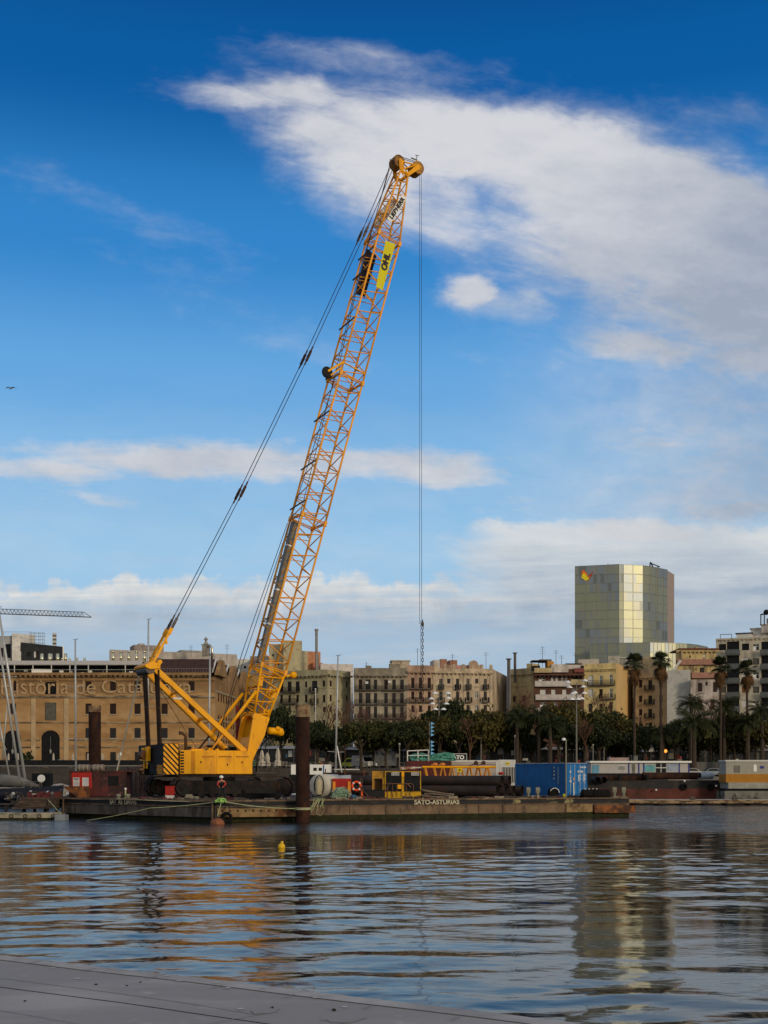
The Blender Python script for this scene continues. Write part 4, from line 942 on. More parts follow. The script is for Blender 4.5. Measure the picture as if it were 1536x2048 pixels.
def deck_load():
    pile(605.5, 29, 1410, 86.2, 'tall rusty steel pile standing in the water in front of the barge', 1434)
    pile(189.5, 25, 1412, 115, 'rusty steel pile rising behind the red cabin and under the brick museum windows', 1424)
    # red cabin
    c = at(195, 99.2); W_, D_, H_ = 4.72, 2.4, 2.08
    t = thing('site_cabin', 'battered dark red steel cabin with two white notices at the left end of the barge', 'cabin', c)
    x0, x1 = -W_/2, W_/2
    mb = MB(); mb.box(x0,x1,0,D_,.05,H_)
    bev(mb.build('walls', DRED, t))
    mb = MB(); mb.box(x0-.05,x1+.9,-.08,D_+.05,H_+.003,H_+.09); mb.build('roof', DRED, t)
    mb = MB(); mb.box(x0+.25,x0+1.9,-.05,-.004,.75,H_-.04); mb.build('painted_panel', RED, t)
    for k, xa in enumerate((x0+.36, x0+1.12)):
        mb = MB(); mb.box(xa,xa+.52,-.075,-.052,.92,1.62); nt_ = mb.build('notice', NOTE, t)
        if k == 0:
            mb = MB(); mb.box(xa+.05,xa+.46,-.082,-.077,1.44,1.56); mb.box(xa+.15,xa+.38,-.082,-.077,1.33,1.37)
            for i in range(6): mb.box(xa+.07,xa+.45,-.082,-.077,1.0+i*.05,1.015+i*.05)
            mb.build('notice_print', mat('print_grey', (.12,.12,.13), .7), nt_)
        else:
            mb = MB()
            for i in range(9): mb.box(xa+.06,xa+.46,-.082,-.077,1.0+i*.065,1.012+i*.065)
            mb.build('notice_print', mat('print_blue', (.30,.33,.42), .7), nt_)
    mb = MB(); mb.box(x0+3.25,x0+4.1,-.04,-.003,.95,1.75); mb.build('hatch', BLK, t)
    mb = MB()
    for k in range(5): mb.box(x0+2.0+k*.65,x0+2.05+k*.65,-.03,0,.1,H_-.1)
    mb.build('rib', DRED, t)
    mb = MB(); mb.prism([(x0-.4,.9),(x0+1.75,.9),(x0+1.75,.0),(x0+.9,.0)], 1, -.7, -.1)
    tag(mb.build('rusty_skip', RUSTB, loc=c), 'rusty wedge shaped skip below the notices on the red cabin', 'skip')
    for k, px in enumerate((168, 197)):
        p = at(px, 99.8, DZ+H_+.09); t = thing('fender_roll', ('grey rolled fender lying at the left on the red cabin roof','grey rolled fender with dark hollow end at the right on the red cabin roof')[k], 'fender', p, group='rolled fenders on the red cabin')
        mb = MB(); mb.tube([(-.58,0,.27),(-.3,0,.28),(.3,0,.28),(.56,0,.26)], [.24,.28,.27,.25], 14); mb.build('roll', mat('fender_grey', (.20,.17,.155), .9, c2=(.10,.08,.07)), t, smooth=True)
        mb = MB(); [mb.torus((x_,0,.27), .27, .025, 0, 16, 5) for x_ in (-.35,0,.35)]; mb.build('strap', CREAMR, t)
        mb = MB(); mb.tube([(.555,0,.26),(.575,0,.26)], .13, 12); mb.build('hollow_end', BLK, t)
    # corrugated skip wall
    c = at(272, 104); t = thing('corrugated_bin', 'grey brown corrugated steel bin behind the counterweight of the crane', 'bin', c)
    mb = MB(); pr = []
    for k in range(13): x = -1.1+k*.18; pr += [(x,0 if k % 2 else .09),(x+.12,0 if k % 2 else .09)]
    for i in range(len(pr)-1): mb.quad((pr[i][0],pr[i][1],0),(pr[i+1][0],pr[i+1][1],0),(pr[i+1][0],pr[i+1][1],2.5),(pr[i][0],pr[i][1],2.5))
    mb.build('front_sheet', mat('corrugated_grey', (.16,.12,.105), .8, var=.3, scale=3, c2=(.08,.05,.04), amt=.4, sc2=(4,4,.5)), t)
    mb = MB(); mb.box(-1.1,1.15,.12,2.0,0,2.45); mb.build('bin_body', MAROON, t)
    # small white topped bollard post
    for px, Y, lab in ((251,90.5,'short white topped post on the deck edge right of the red cabin'),):
        t = thing('post', lab, 'post', at(px,Y)); mb = MB(); mb.tube([(0,0,0),(0,0,.75)], .06, 8); mb.build('shaft', GROPE, t); mb = MB(); mb.ball((0,0,.78), .09); mb.build('cap', WHTC, t)
    bl = MB(); bl.tube([(-.35,0,.0),(-.35,0,.28)], .10, 10); bl.tube([(.35,0,0),(.35,0,.28)], .10, 10); bl.bar((-.5,0,.02),(.5,0,.02), .3, .06); bl.tube([(-.5,0,.28),(-.2,0,.28)], .12, 8); bl.tube([(.2,0,.28),(.5,0,.28)], .12, 8)
    me = bl.mesh('mooring_bitts', mat('bitts_paint', (.20,.20,.15), .7, c2=(.07,.05,.04)))
    for px, Y, lab in ((247,90.4,'pale twin mooring bitts at the deck edge above the faded lettering'),(1066,96.8,'dark mooring bitts between the pipes and the blue container'),(1238,98.6,'mooring bitts at the far right end of the work barge')):
        o = bpy.data.objects.new('mooring_bitts', me); COL.objects.link(o); o.location = at(px,Y); o.rotation_euler.z = .1; tag(o, lab, 'bollard', 'mooring bitts along the barges')
        if px > 1000: o.scale = (1.1,1.1,2.1)
    mb = MB(); mb.box(-.33,.33,0,.5,.25,.92); rb = thing('tool_box', 'bright red steel box in front of the rear crawler track', 'box', at(339,93.2)); mb.build('box', RED, rb); mb = MB(); mb.box(-.32,.32,.01,.5,0,.245); mb.build('base', WHT, rb); mb = MB(); mb.box(-.36,.36,-.03,.53,.92,.97); mb.build('lid', RED, rb)
    mb = MB(); mb.box(-.32,.32,0,.4,0,.22); mb.box(-.25,.22,.03,.3,.22,.34); tag(mb.build('concrete_block', CONC, loc=at(378,92)), 'pale concrete block under the near track', 'block')
    mb = MB(); mb.box(-1.35,-.02,0,.9,.05,.48); mb.box(.02,1.35,0,.9,.05,.46); mb.box(-1.6,-1.35,.1,.7,0,.75); bev(tag(mb.build('rubber_block', RUBBER, loc=at(524,90)), 'long black rubber fender block lying left of the front pile', 'fender'), .05)
    # worker
    person(at(443.5, 88.2), 0, 'worker in white helmet and red sleeved jacket handling green rope on deck', mat('jacket_dark', (.02,.02,.025), .8), mat('trousers_dark', (.02,.02,.025), .8), mat('sleeve_red', (.40,.04,.035), .7), mat('helmet_white', (.75,.75,.75), .3),
           dict(pel=(.05,.1,.86), sp=(.04,.0,1.05), ch=(.0,-.12,1.24), nk=(0,-.18,1.38), hd=(0,-.24,1.49), top=(0,-.25,1.58), sL=(-.20,-.12,1.30), sR=(.20,-.12,1.30), eL=(-.27,-.2,1.03), eR=(.30,-.2,1.05), wL=(-.1,-.42,.88), wR=(.12,-.42,.90), hL=(-.05,.1,.84), hR=(.15,.1,.84), kL=(-.14,-.14,.46), kR=(.22,-.12,.47), aL=(-.14,.05,.08), aR=(.24,.06,.08), tL=(-.15,-.14,.04), tR=(.26,-.12,.04)), sc=1.06)
    # knot, mooring buoy, ropes
    mb = MB(); torus_coils(mb, (0,0,-.12), .38, .22, 12, .032, 5); gk = mat('lime_rope', (.32,.55,.14), .9)
    k0 = at(443,85.2,DZ-.05); tag(mb.build('rope_knot', gk, loc=k0), 'lime green rope knot hanging at the barge corner', 'rope')
    by = P(434.5,1652,82); t = thing('mooring_buoy', 'rusty round mooring buoy floating below the green rope knot', 'buoy', (by.x,82,0))
    mb = MB(); mb.ball((0,0,.03), .50, .50, .42, 20, 12); mb.build('float', mat('buoy_rust', (.20,.07,.03), .6, var=.3, scale=3, c2=(.40,.22,.06), amt=.3), t, smooth=True); mb = MB(); mb.torus((0,0,.5), .09, .025, 0, 12, 6); mb.build('ring', STEEL, t)
    rope('mooring_line', [k0, (by.x,82,.55)], .035, GROPE, 'green line from the rope knot straight down to the mooring buoy')
    rope('mooring_line', [k0+Vector((-.1,0,0)), at(300,86,P(0,1616,86).z), at(172,88,.03)], .022, GROPE, 'long pale rope running left from the knot into the water', .06)
    rope('mooring_line', [k0+Vector((.1,0,0)), at(589,85.6,P(0,1617,85.6).z)], .035, GROPE, 'pale green rope from the knot to the front pile', .12)
    rope('mooring_line', [at(232,90.7,DZ+.05), at(420,86,DZ-.1)], .035, CREAMR, 'cream rope lying along the top edge of the crane barge', .05)
    c = at(605.5,86.2,P(0,1617.5,86).z); mb = MB()
    for k in range(3): mb.torus(c+Vector((0,0,k*.06-.06)), .56, .03, 2, 24, 6)
    tag(mb.build('rope_wrap', GROPE), 'pale rope wound round the front pile near the waterline', 'rope')
    ty = P(452,1635,85.2); t = thing('tyre_fender', 'black tyre hung on the barge corner beside the mooring buoy', 'tyre', (ty.x+.05,85.15,ty.z)); mb = MB(); mb.torus((0,0,0), .30, .12, 1, 22, 8); mb.build('tyre', RUBBER, t, smooth=True); mb = MB(); mb.tube([(0,.0,.35),(.03,.15,.75)], .02, 5); mb.build('hanging_rope', CREAMR, t)
    p = P(563,1688,55); t = thing('marker_buoy', 'small yellow buoy floating alone on open water', 'buoy', (p.x,55,0)); mb = MB(); mb.ball((0,0,.06), .17, .17, .17); mb.build('float', YBUOY, t, smooth=True); mb = MB(); mb.tube([(.02,0,.2),(.03,0,.32)], [.07,.05], 8); mb.build('neck', YBUOY, t)
    # white tank with hose frame
    c = at(640, 95.5); t = thing('water_tank', 'round white tank with a black ringed gas bottle on its end beside the front pile', 'tank', c, -.45)
    mb = MB(); mb.tube([(-.05,0,.98),(-.05,2.6,.98)], .92, 32); mb.ball((-.05,0,.98), .92, .22, .92, 32, 16); mb.build('tank_shell', mat('tank_white', (.50,.48,.42), .6, var=.08, scale=2, c2=(.25,.2,.13), amt=.3), t, smooth=True)
    fr = MB(); pts = []
    for i in range(25): a = 2*math.pi*i/24; pts.append((.1+.42*math.cos(a), -.34, .98+.80*math.sin(a)))
    fr.tube(pts, .045, 6); fr.build('hose_ring', RUBBER, t)
    mb = MB(); mb.lathe((.12,-.42,.28), [(.22,0),(.27,.1),(.27,.95),(.2,1.12),(.08,1.18),(.08,1.28)], 14); mb.build('gas_bottle', mat('bottle_cream', (.42,.38,.25), .6), t, smooth=True)
    mb = MB(); 
    for z in (.5,.8,1.05): mb.torus((.12,-.42,z), .29, .02, 2, 16, 5, .6)
    mb.box(-.9,.9,.3,.5,0,.2); mb.box(-.9,.9,2.0,2.2,0,.2); mb.build('cradle', STEEL, t)
    mb = MB(); q = random.Random(9)          # rope ladder / tangle hanging over the side
    for k in range(9):
        s = s_at(628+k*2.6); mb.tube([bf(s,.6,DZ+.12), bf(s+q.uniform(-.2,.2),-.1,DZ+.05), bf(s+q.uniform(-.5,.1),-.12,q.uniform(.5,1.2))], .028, 5)
    mb.tube([bf(s_at(632),-.12,.5), bf(s_at(640),-.12,.35), bf(s_at(647),-.12,.75)], .02, 5)
    tag(mb.build('hanging_ropes', GROPE), 'tangle of green ropes hanging over the side right of the front pile', 'rope')
    # half round cover, red pump set
    c = at(682, 101.5); mb = MB(); mb.tube([(-1.1,0,1.35),(.85,0,1.42)], .42, 16); tag(mb.build('grey_cylinder', mat('pale_grey_paint', (.34,.37,.42), .5), loc=c), 'pale grey cylinder lying behind the red pump', 'cylinder')
    c = at(684, 95.2); t = thing('pump_set', 'red pump housing with orange corner posts behind the green rope heap', 'pump', c)
    mb = MB(); mb.box(-.78,.72,.05,1.1,.75,1.55); mb.box(-.78,-.45,.05,1.1,.15,.75); mb.box(.42,.72,.05,1.1,.15,.75); mb.box(-.45,.42,.4,1.1,.15,.75); bev(mb.build('housing', RED, t), .04)
    om = mat('orange_paint', (.70,.25,.02), .5)
    for x in (-.74,.46): mb = MB(); mb.box(x,x+.22,-.06,.03,.1,1.3); mb.build('corner_post', om, t)
    mb = MB(); mb.box(-.3,.3,.3,.39,.55,.85); mb.build('gauge_panel', YEL, t); mb = MB(); mb.box(-.9,.8,0,1.2,0,.12); mb.build('skid', STEEL, t)
    mb = MB(); torus_coils(mb, (0,0,.0), .75, .55, 30, .028, 11); q = random.Random(2)
    for k in range(8): mb.tube([(q.uniform(-.3,.3),-.1,.7),(q.uniform(-.9,.9),-.35,.05)], .035, 5)
    tag(mb.build('rope_heap', mat('pale_green_rope', (.26,.38,.27), .9, var=.35, scale=8), loc=at(682,92.2)), 'heap of pale green rope in front of the red pump', 'rope')
    t = thing('lifebuoy', 'orange and white lifebuoy on a post at the barge edge', 'lifebuoy', at(713,91.8))
    mb = MB(); mb.torus((0,0,.98), .32, .085, 1, 24, 8); mb.build('ring', mat('lifebuoy_orange', (.75,.08,.02), .5), t, smooth=True)
    mb = MB()
    for a in range(4):
        an = math.pi/4+a*math.pi/2; cc = (.32*math.cos(an), 0, .98+.32*math.sin(an)); mb.tube([(cc[0]-.05*math.sin(an),0,cc[2]+.05*math.cos(an)),(cc[0]+.05*math.sin(an),0,cc[2]-.05*math.cos(an))], .092, 8)
    mb.build('white_band', WHTC, t)
    mb = MB(); mb.bar((.42,.05,0),(.42,.05,1.55),.08); mb.bar((.3,.05,.0),(.3,.05,1.6),.06); mb.build('post', WOOD, t); mb = MB(); mb.box(.36,.5,-.06,.02,.02,.75); mb.build('orange_bag', ORNG, t)
    mb = MB(); mb.bar((0,0,.95),(.75,-.2,0),.07); mb.bar((.1,0,.2),(.6,0,.2),.06); tag(mb.build('brace', WOOD, loc=at(721,91.7)), 'leaning pale timber prop right of the lifebuoy', 'timber')
    mb = MB(); mb.ball((0,0,.16), .26,.2,.18); tag(mb.build('blue_bag', mat('bag_blue', (.04,.10,.16), .8), loc=at(707,91.2)), 'small blue bag lying under the lifebuoy', 'bag')
    mb = MB(); mb.box(-.75,.75,0,.9,0,.62); mb.box(-.8,.8,-.04,.94,.62,.68); tag(bev(mb.build('deck_box', BLK, loc=at(751,92.4), rz=BANG)), 'black deck box between the lifebuoy and the yellow generator', 'box')
    # generator
    c = at(806, 93.8); t = thing('generator_set', 'yellow framed generator cabinet with black doors on the work barge', 'generator', c, .05)
    w2, H_ = 1.42, 2.12; mb = MB()
    mb.box(-w2,w2,0,1.5,.0,.50); mb.box(-w2,w2,.03,1.5,.50,H_); cab = mb.build('cabinet', mat('generator_yellow', (.52,.30,.01), .55, var=.15, scale=1.5, c2=(.22,.12,.02), amt=.42, sc2=(3,3,.6)), t); bev(cab)
    for x0_, x1_ in ((-w2+.1,-.10),(.10,w2-.08)):
        mb = MB(); mb.box(x0_,x1_,-.012,.032,.55,H_-.06); dr = mb.build('door', BLK, t)
        cx_ = x0_+ (.72 if x0_ < 0 else .85)
        mb = MB(); mb.box(cx_-.30,cx_+.30,-.024,-.013,H_-.32,H_-.09); pl = mb.build('name_board', WHTC, t); mb = MB(); mb.box(cx_-.27,cx_+.27,-.030,-.025,H_-.29,H_-.12); mb.build('board_ground', BLK, pl)
        lettering('SATO', (cx_,-.034,H_-.205), (1,0,0), (0,0,1), .44, .11, WHTC, pl, .03)
    mb = MB(); mb.box(-.11,.09,-.03,.03,H_-.42,H_-.02); mb.box(-.42,-.12,-.09,-.02,.75,1.08); mb.build('yellow_plate', YEL, t)
    mb = MB(); mb.tube([(-w2+.05,-.10,.52),(-w2+.05,-.10,1.15),(.65,-.10,1.15),(.8,-.10,1.05),(.8,-.10,.52)], .03, 6)
    for k in range(5): mb.bar((-1.2+k*.36,-.08,.1),(-1.2+k*.36,-.08,1.1),.035)
    mb.tube([(.35,-.12,1.12),(.6,-.14,.85)], .05, 6)
    mb.build('hand_rail', mat('rusty_rail', (.18,.09,.05), .7), t)
    mb = MB(); mb.box(-w2-.98,-w2-.04,.25,.33,1.55,H_+.02); mb.box(-w2-.98,-w2-.82,.25,.33,.3,1.55); mb.box(-w2-.18,-w2-.02,.1,.33,.0,1.6); mb.box(-w2-.98,-w2,.33,1.4,H_-.06,H_+.02); mb.build('side_frame', mat('dull_ochre', (.38,.20,.02), .6, c2=(.16,.09,.02)), t)
    mb = MB(); mb.box(-w2-.82,-w2-.2,.8,1.3,.3,1.5); mb.build('engine_block', mat('brown_engine', (.10,.05,.02), .8), t)
    mb = MB(); mb.tube([(-.2,.8,H_+.22),(1.0,.8,H_+.28)], [.14,.10], 10); mb.tube([(1.0,.8,H_+.28),(1.5,.8,H_+.3)], .06, 8); mb.build('silencer', mat('silencer_white', (.5,.45,.4), .6, c2=(.2,.08,.05), amt=.5, scale=3), t)
    mb = MB(); mb.bar((0,0,0),(.7,.3,1.3),.07); mb.bar((-.55,-.3,0),(-.25,0,.55),.07); tag(mb.build('timber_prop', WOOD, loc=at(762,92.9)), 'thin timber leaning against the yellow generator', 'timber')
    mb = MB(); q = random.Random(4)
    for k in range(9): z = .05+k*.07; a = q.uniform(-.3,.3); mb.bar((-1.0+q.uniform(-.3,.3),q.uniform(-.3,.3),z+.25*(k%3==0)),(1.0+q.uniform(-.5,.5),q.uniform(-.3,.3),z*.6),.16,.06)
    tag(mb.build('timber_stack', mat('grey_timber', (.20,.16,.12), .9, var=.3), loc=at(873,93.6)), 'loose pile of grey planks right of the yellow generator', 'timber')
    # big steel pipes
    al = R(-29); ax = Vector((math.cos(al), math.sin(al), 0)); lat = Vector((-math.sin(al), math.cos(al), 0)); r_ = .43
    PM = mat('pipe_steel', (.030,.024,.023), .65, .0, var=.35, scale=.8, c2=(.060,.028,.018), amt=.40, sc2=(.5,1,2))
    e0 = at(1000, 95.9)
    labs = ['lower row, nearest the camera, its open end leftmost','lower row, second from the camera','lower row, third from the camera','lower row, farthest back, its open end rightmost','upper row, nearest the camera','upper row, behind the nearest']
    pos = [(0,0,-.2),(1,0,.15),(2,0,.45),(3,0,.8),(.5,1,.0),(1.5,1,.25)]
    for (i, up, ex), lb in zip(pos, labs):
        Ln = 16.2 if up else 14.4
        end = e0 + lat*(i*.90) + ax*ex + Vector((0,0,.12+r_+up*.80)); t = thing('steel_pipe', 'large dark steel pipe, '+lb, 'pipe', end, al, 'large steel pipes stacked on the work barge')
        mb = MB(); mb.pipe((-Ln,0,0),(0,0,0), r_, .03, 30); mb.build('pipe_wall', PM, t, smooth=False)
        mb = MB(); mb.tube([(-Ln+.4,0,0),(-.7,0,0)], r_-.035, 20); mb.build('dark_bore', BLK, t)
    mb = MB()
    for k in range(4): q = e0-ax*(1+k*3.6); mb.bar(q-lat*.6+Vector((0,0,.06)), q+lat*3.4+Vector((0,0,.06)), .2, .12)
    tag(mb.build('timber_bearers', WOOD), 'timber bearers under the stack of large steel pipes', 'timber')
    mb = MB(); mb.ball((0,0,.1), .25,.2,.12); tag(mb.build('red_bag', RED, loc=e0+lat*.45+ax*-.1+Vector((0,0,1.86))), 'small red bundle on top of the pipe ends', 'bag')
    # yellow lattice beam
    t = thing('lattice_beam', 'yellow lattice boom segment lying above the steel pipes', 'boom segment', at(845,101.5,DZ)); L_ = (992-845)/S(101.5)
    zt = P(0,1534,101.5).z-DZ; mb = MB()
    for y in (0,1.1): mb.tube([(0,y,zt),(L_,y,zt)], .095, 10)
    for y in (0,1.1): mb.tube([(0.2,y,zt-1.1),(L_-.2,y,zt-1.1)], .08, 8)
    mb.build('chord', YEL, t); mb = MB()
    for k in range(8):
        x = .15+k*(L_-.6)/7.4
        for y in (0,1.1): mb.tube([(x,y,zt),(x-.22+(.5 if k < 2 else 0),y,zt-1.1)], .055, 6); mb.tube([(x+.12,y,zt),(x+.36,y,zt-1.1)], .055, 6)
        mb.tube([(x,0,zt),(x+.3,1.1,zt)], .05, 6)
    mb.build('lacing', mat('lattice_ochre', (.60,.26,.03), .6, c2=(.36,.13,.03)), t)
    mb = MB(); a = L_*.47; mb.box(a,a+.42,-.12,-.09,zt-.45,zt-.08); sg = mb.build('yellow_tag', mat('tag_yellow', (.6,.45,.01), .6), t)
    mb = MB(); mb.box(a+.12,a+.30,-.126,-.121,zt-.30,zt-.2); mb.build('tag_mark', BLK, sg)
    mb = MB(); mb.tube([(0,0,.0),(.5,0,.05),(1.6,.1,.03),(3.1,0,.1),(3.9,0,.05)], .03, 6); tag(mb.build('cable', STEEL, loc=at(900,101.5,DZ+zt+.12)), 'dark cable lying along the top of the yellow lattice segment', 'cable')
    for px, lb in ((870,'orange rag bundle at left on the yellow lattice segment'),(885,'orange rag bundle at right on the yellow lattice segment')):
        mb = MB(); mb.ball((0,0,.13), .24,.18,.15); mb.ball((-.2,0,.06),.16,.12,.09); tag(mb.build('orange_bundle', mat('bundle_orange', (.60,.22,.05), .8), loc=at(px,101.5,DZ+zt+.09)), lb, 'bundle')
    for px, lb in ((952,'left dark disc shaped floodlight on the yellow lattice segment'),(967,'right dark disc shaped floodlight on the yellow lattice segment')):
        t = thing('floodlight', lb, 'floodlight', at(px,101.4,DZ+zt+.1)); mb = MB(); mb.tube([(0,-.08,.24),(0,.08,.24)], .19, 16); mb.build('lamp_head', mat('brown_lamp', (.06,.025,.02), .6), t); mb = MB(); mb.tube([(-.05,0,.2),(-.55,0,.02)], .04, 6); mb.build('arm', STEEL, t)
    # maroon bulkhead, railing, teal rope heaps, pennants
    c = at(857, 106.5); s_ = S(106.5); hz_ = P(0,1522,106.5).z-DZ
    t = thing('bulkhead', 'dark maroon steel container topped by teal rope heaps', 'container', c); mb = MB(); mb.box(-45/s_,46/s_,0,2.4,0,hz_); bev(mb.build('walls', MAROON, t)); mb = MB()
    for k in range(14): mb.box(-44/s_+k*.29,-44/s_+k*.29+.1,-.03,-.002,.1,hz_-.1)
    mb.build('corrugation', MAROON, t)
    t = thing('guard_rail', 'white tube railing on the left of the maroon container', 'railing', c+Vector((0,0,hz_))); mb = MB(); a, b = -42/s_, 0; h = 22/s_
    for x, hh_ in ((a,h*.92),((a+b)/2,h*.96),(b,h)): mb.tube([(x,.1,0),(x,.1,hh_)], .045, 6)
    mb.tube([(a,.1,h*.92),(b,.1,h)], .045, 6); mb.tube([(a,.1,h*.5),(b,.1,h*.52)], .035, 6); mb.build('rail_tubes', WHTC, t)
    for px, w_, lb, sd_ in ((842,20,'teal rope heap behind the white railing',3),(884,25,'larger teal rope heap at the right on the maroon container',8)):
        mb = MB(); torus_coils(mb, (0,0,0), w_/s_*1.15, .42, 34, .035, sd_); tag(mb.build('rope_heap', TEAL, loc=c+Vector(((px-857)/s_,.6,hz_))), lb, 'rope')
    t = thing('pennant_pole', 'pole with a column of light blue pennants above the teal ropes', 'flag pole', c+Vector((1.5/s_,.05,hz_))); H_ = (1522-1443)/s_
    mb = MB(); mb.tube([(0,0,0),(0,0,H_)], .035, 8); mb.build('pole', mat('pole_striped', (.35,.33,.25), .6, c2=(.03,.03,.03), amt=.5, sc2=(.1,.1,1.6)), t); mb = MB(); mb.tube([(.13,0,.2),(.13,0,H_)], .012, 4); mb.build('halyard', BLK, t)
    fm = mat('pennant_blue', (.16,.42,.72), .7, var=.1)
    for k, py in enumerate((1447,1454.5,1462,1469.5,1484,1491.5,1499,1506.5)):
        z = (1522-py)/s_; mb = MB(); mb.hexa([(.14,0,z-.15),(.48,.02,z),(.14,0,z+.15)],[(.14,.012,z-.15),(.48,.032,z),(.14,.012,z+.15)]); mb.build('pennant', fm, t)
    # containers behind
    c = at(952, 108); s_ = S(108); hz_ = P(0,1520.5,108).z-DZ
    t = thing('site_container', 'long cream container behind the yellow lattice segment', 'container', c); mb = MB(); mb.box(-49/s_,45/s_,0,2.4,0,hz_-.18); bev(mb.build('walls', mat('cream_panel', (.42,.36,.32), .6, var=.06), t)); mb = MB(); mb.box(-50/s_,46/s_,-.06,2.45,hz_-.177,hz_); mb.box(39/s_,46/s_,-.05,-.002,0,hz_-.18); mb.build('roof_rail', WHT, t)
    t = thing('site_container', 'white cabin with a barred window left of the blue container', 'container', c+Vector((64/s_,.3,0))); mb = MB(); mb.box(-17/s_,16/s_,0,2.4,0,hz_+.05); bev(mb.build('walls', WHT, t)); mb = MB(); mb.box(-11/s_,15.6/s_,-.02,-.002,hz_-2.0,hz_-.62); w_ = mb.build('window', BLK, t); mb = MB()
    for k in range(9): mb.bar((-10.5/s_+k*.14,-.05,hz_-2.0),(-10.5/s_+k*.14,-.05,hz_-.62),.035)
    mb.build('bar', WHTC, w_); mb = MB(); mb.box(-4/s_,4/s_,-.03,-.003,hz_-.42,hz_-.16); sg = mb.build('yellow_sign', mat('sign_yellow', (.62,.5,.02), .6), t); lettering('SATO', (0,-.037,hz_-.29), (1,0,0),(0,0,1), .24,.08, BLK, sg, .02)
    t = thing('name_board', 'black company board with big white capitals behind the teal rope', 'sign', c+Vector((-36/s_,.8,hz_))); mb = MB(); mb.box(-17/s_,19/s_,0,.08,0,13.5/s_); mb.build('board', BLK, t); mb = MB()
    for (x0_,x1_,z0_,z1_) in ((-17,19,12.8,13.6),(-17,19,-.2,.6),(18.3,19,.6,12.8),(-17,-16.3,.6,12.8)): mb.box(x0_/s_,x1_/s_,-.02,-.002,z0_/s_,z1_/s_)
    mb.build('white_border', WHTC, t); lettering('SATO', (-.5/s_,-.02,6.2/s_), (1,0,0),(0,0,1), 28/s_, 8.5/s_, WHTC, t, .04)
    # blue container
    th = R(40); Yc = 99.0; cn = at(1133, Yc, DZ+.12)
    t = thing('shipping_container', 'blue shipping container with double doors facing right on the work barge', 'container', cn)
    dl = Vector((-math.cos(R(49)), math.sin(R(49)), 0)); dr = Vector((math.cos(R(30)), math.sin(R(30)), 0))
    t.rotation_euler.z = R(38)   # local +x along the doors, +y away along the long side
    Lc, Wc, Hc = 6.06, 2.5, 2.68
    def corr(mb, x0_, x1_, y, zz0, zz1, n, axis):
        for k in range(n):
            u0 = x0_+(x1_-x0_)*k/n; du = (x1_-x0_)/n; o_ = [(u0,0),(u0+du*.3,0),(u0+du*.5,.045),(u0+du*.8,.045),(u0+du,0)]
            for i in range(4):
                (p0,d0),(p1,d1) = o_[i], o_[i+1]
                if axis == 'x': mb.quad((y+d0,p0,zz0),(y+d1,p1,zz0),(y+d1,p1,zz1),(y+d0,p0,zz1))
                else: mb.quad((p0,y+d0,zz0),(p1,y+d1,zz0),(p1,y+d1,zz1),(p0,y+d0,zz1))
    mb = MB(); corr(mb, .12, Lc-.12, .03, .15, Hc-.1, 24, 'x'); mb.box(.1,Wc-.02,.12,Lc-.02,.1,Hc-.06); mb.build('side_wall', BLUE, t)
    mb = MB()
    for x, y in ((0,0),(Wc-.12,0),(0,Lc-.12),(Wc-.12,Lc-.12)): mb.box(x,x+.12,y,y+.12,0,Hc)
    mb.box(.12,Wc-.12,0,.1,0,.14); mb.box(.12,Wc-.12,0,.1,Hc-.12,Hc); mb.box(0,.1,.12,Lc-.12,0,.14); mb.box(0,.1,.12,Lc-.12,Hc-.1,Hc); mb.build('corner_frame', BLUE, t)
    mb = MB(); mb.box(.02,Wc-.02,.02,Lc-.02,Hc,Hc+.03); mb.build('roof', mat('roof_grey', (.42,.43,.45), .6), t)
    DB = mat('door_blue', (.015,.15,.42), .5, var=.1)
    for k in (0, 1):
        x0_ = .13+k*1.13; mb = MB(); mb.box(x0_,x0_+1.11,.01,.09,.15,Hc-.13)
        for z0_ in (.2,.75,1.25,1.85): mb.box(x0_+.06,x0_+1.05,-.012,.008,z0_,z0_+.42)
        dd_ = mb.build('door', DB, t); mb = MB()
        for xb in (.30,.80): mb.tube([(x0_+xb,-.05,.12),(x0_+xb,-.05,Hc-.1)], .024, 6); mb.bar((x0_+xb-.12,-.06,1.05),(x0_+xb+.14,-.06,1.05),.05)
        mb.build('lock_bar', mat('galvanised', (.35,.38,.42), .4, .5), dd_)
    mb = MB(); mb.box(1.32,1.95,-.03,-.014,1.93,2.08); pl = mb.build('name_plate', WHTC, t); lettering('SATO', (1.635,-.036,2.005), (1,0,0),(0,0,1), .52,.1, DB, pl, .03)
    mb = MB()
    for k in range(7): mb.box(1.55+k*.105+(.05 if k>1 else 0),1.62+k*.105+(.05 if k>1 else 0),-.026,-.014,2.30,2.42)
    for x0_, n_ in ((1.36,6),(1.95,7)):
        for k in range(n_): mb.box(x0_,x0_+.36*(.7+.3*((k*7)%3)/2),-.026,-.014,1.2+k*.095,1.245+k*.095)
    mb.box(.36,.52,-.03,-.014,1.9,2.08); mb.box(.36,.54,-.03,-.014,1.12,1.3); mb.build('stencil', WHTC, t)
    mb = MB(); mb.box(.36,.54,-.03,-.014,1.42,1.55); mb.box(.78,.98,-.03,-.014,1.25,1.52); mb.build('hazard_label', mat('label_orange', (.5,.28,.18), .7), t)
    mb = MB()
    for k in range(10): mb.box(-.012,.004,.9,.98,1.0+k*.14,1.07+k*.14)
    for k in range(4): mb.box(-.012,.004,1.35,1.47,1.35+k*.3,1.5+k*.3)
    mb.build('side_stencil', mat('stencil_pale', (.40,.48,.52), .7), t)
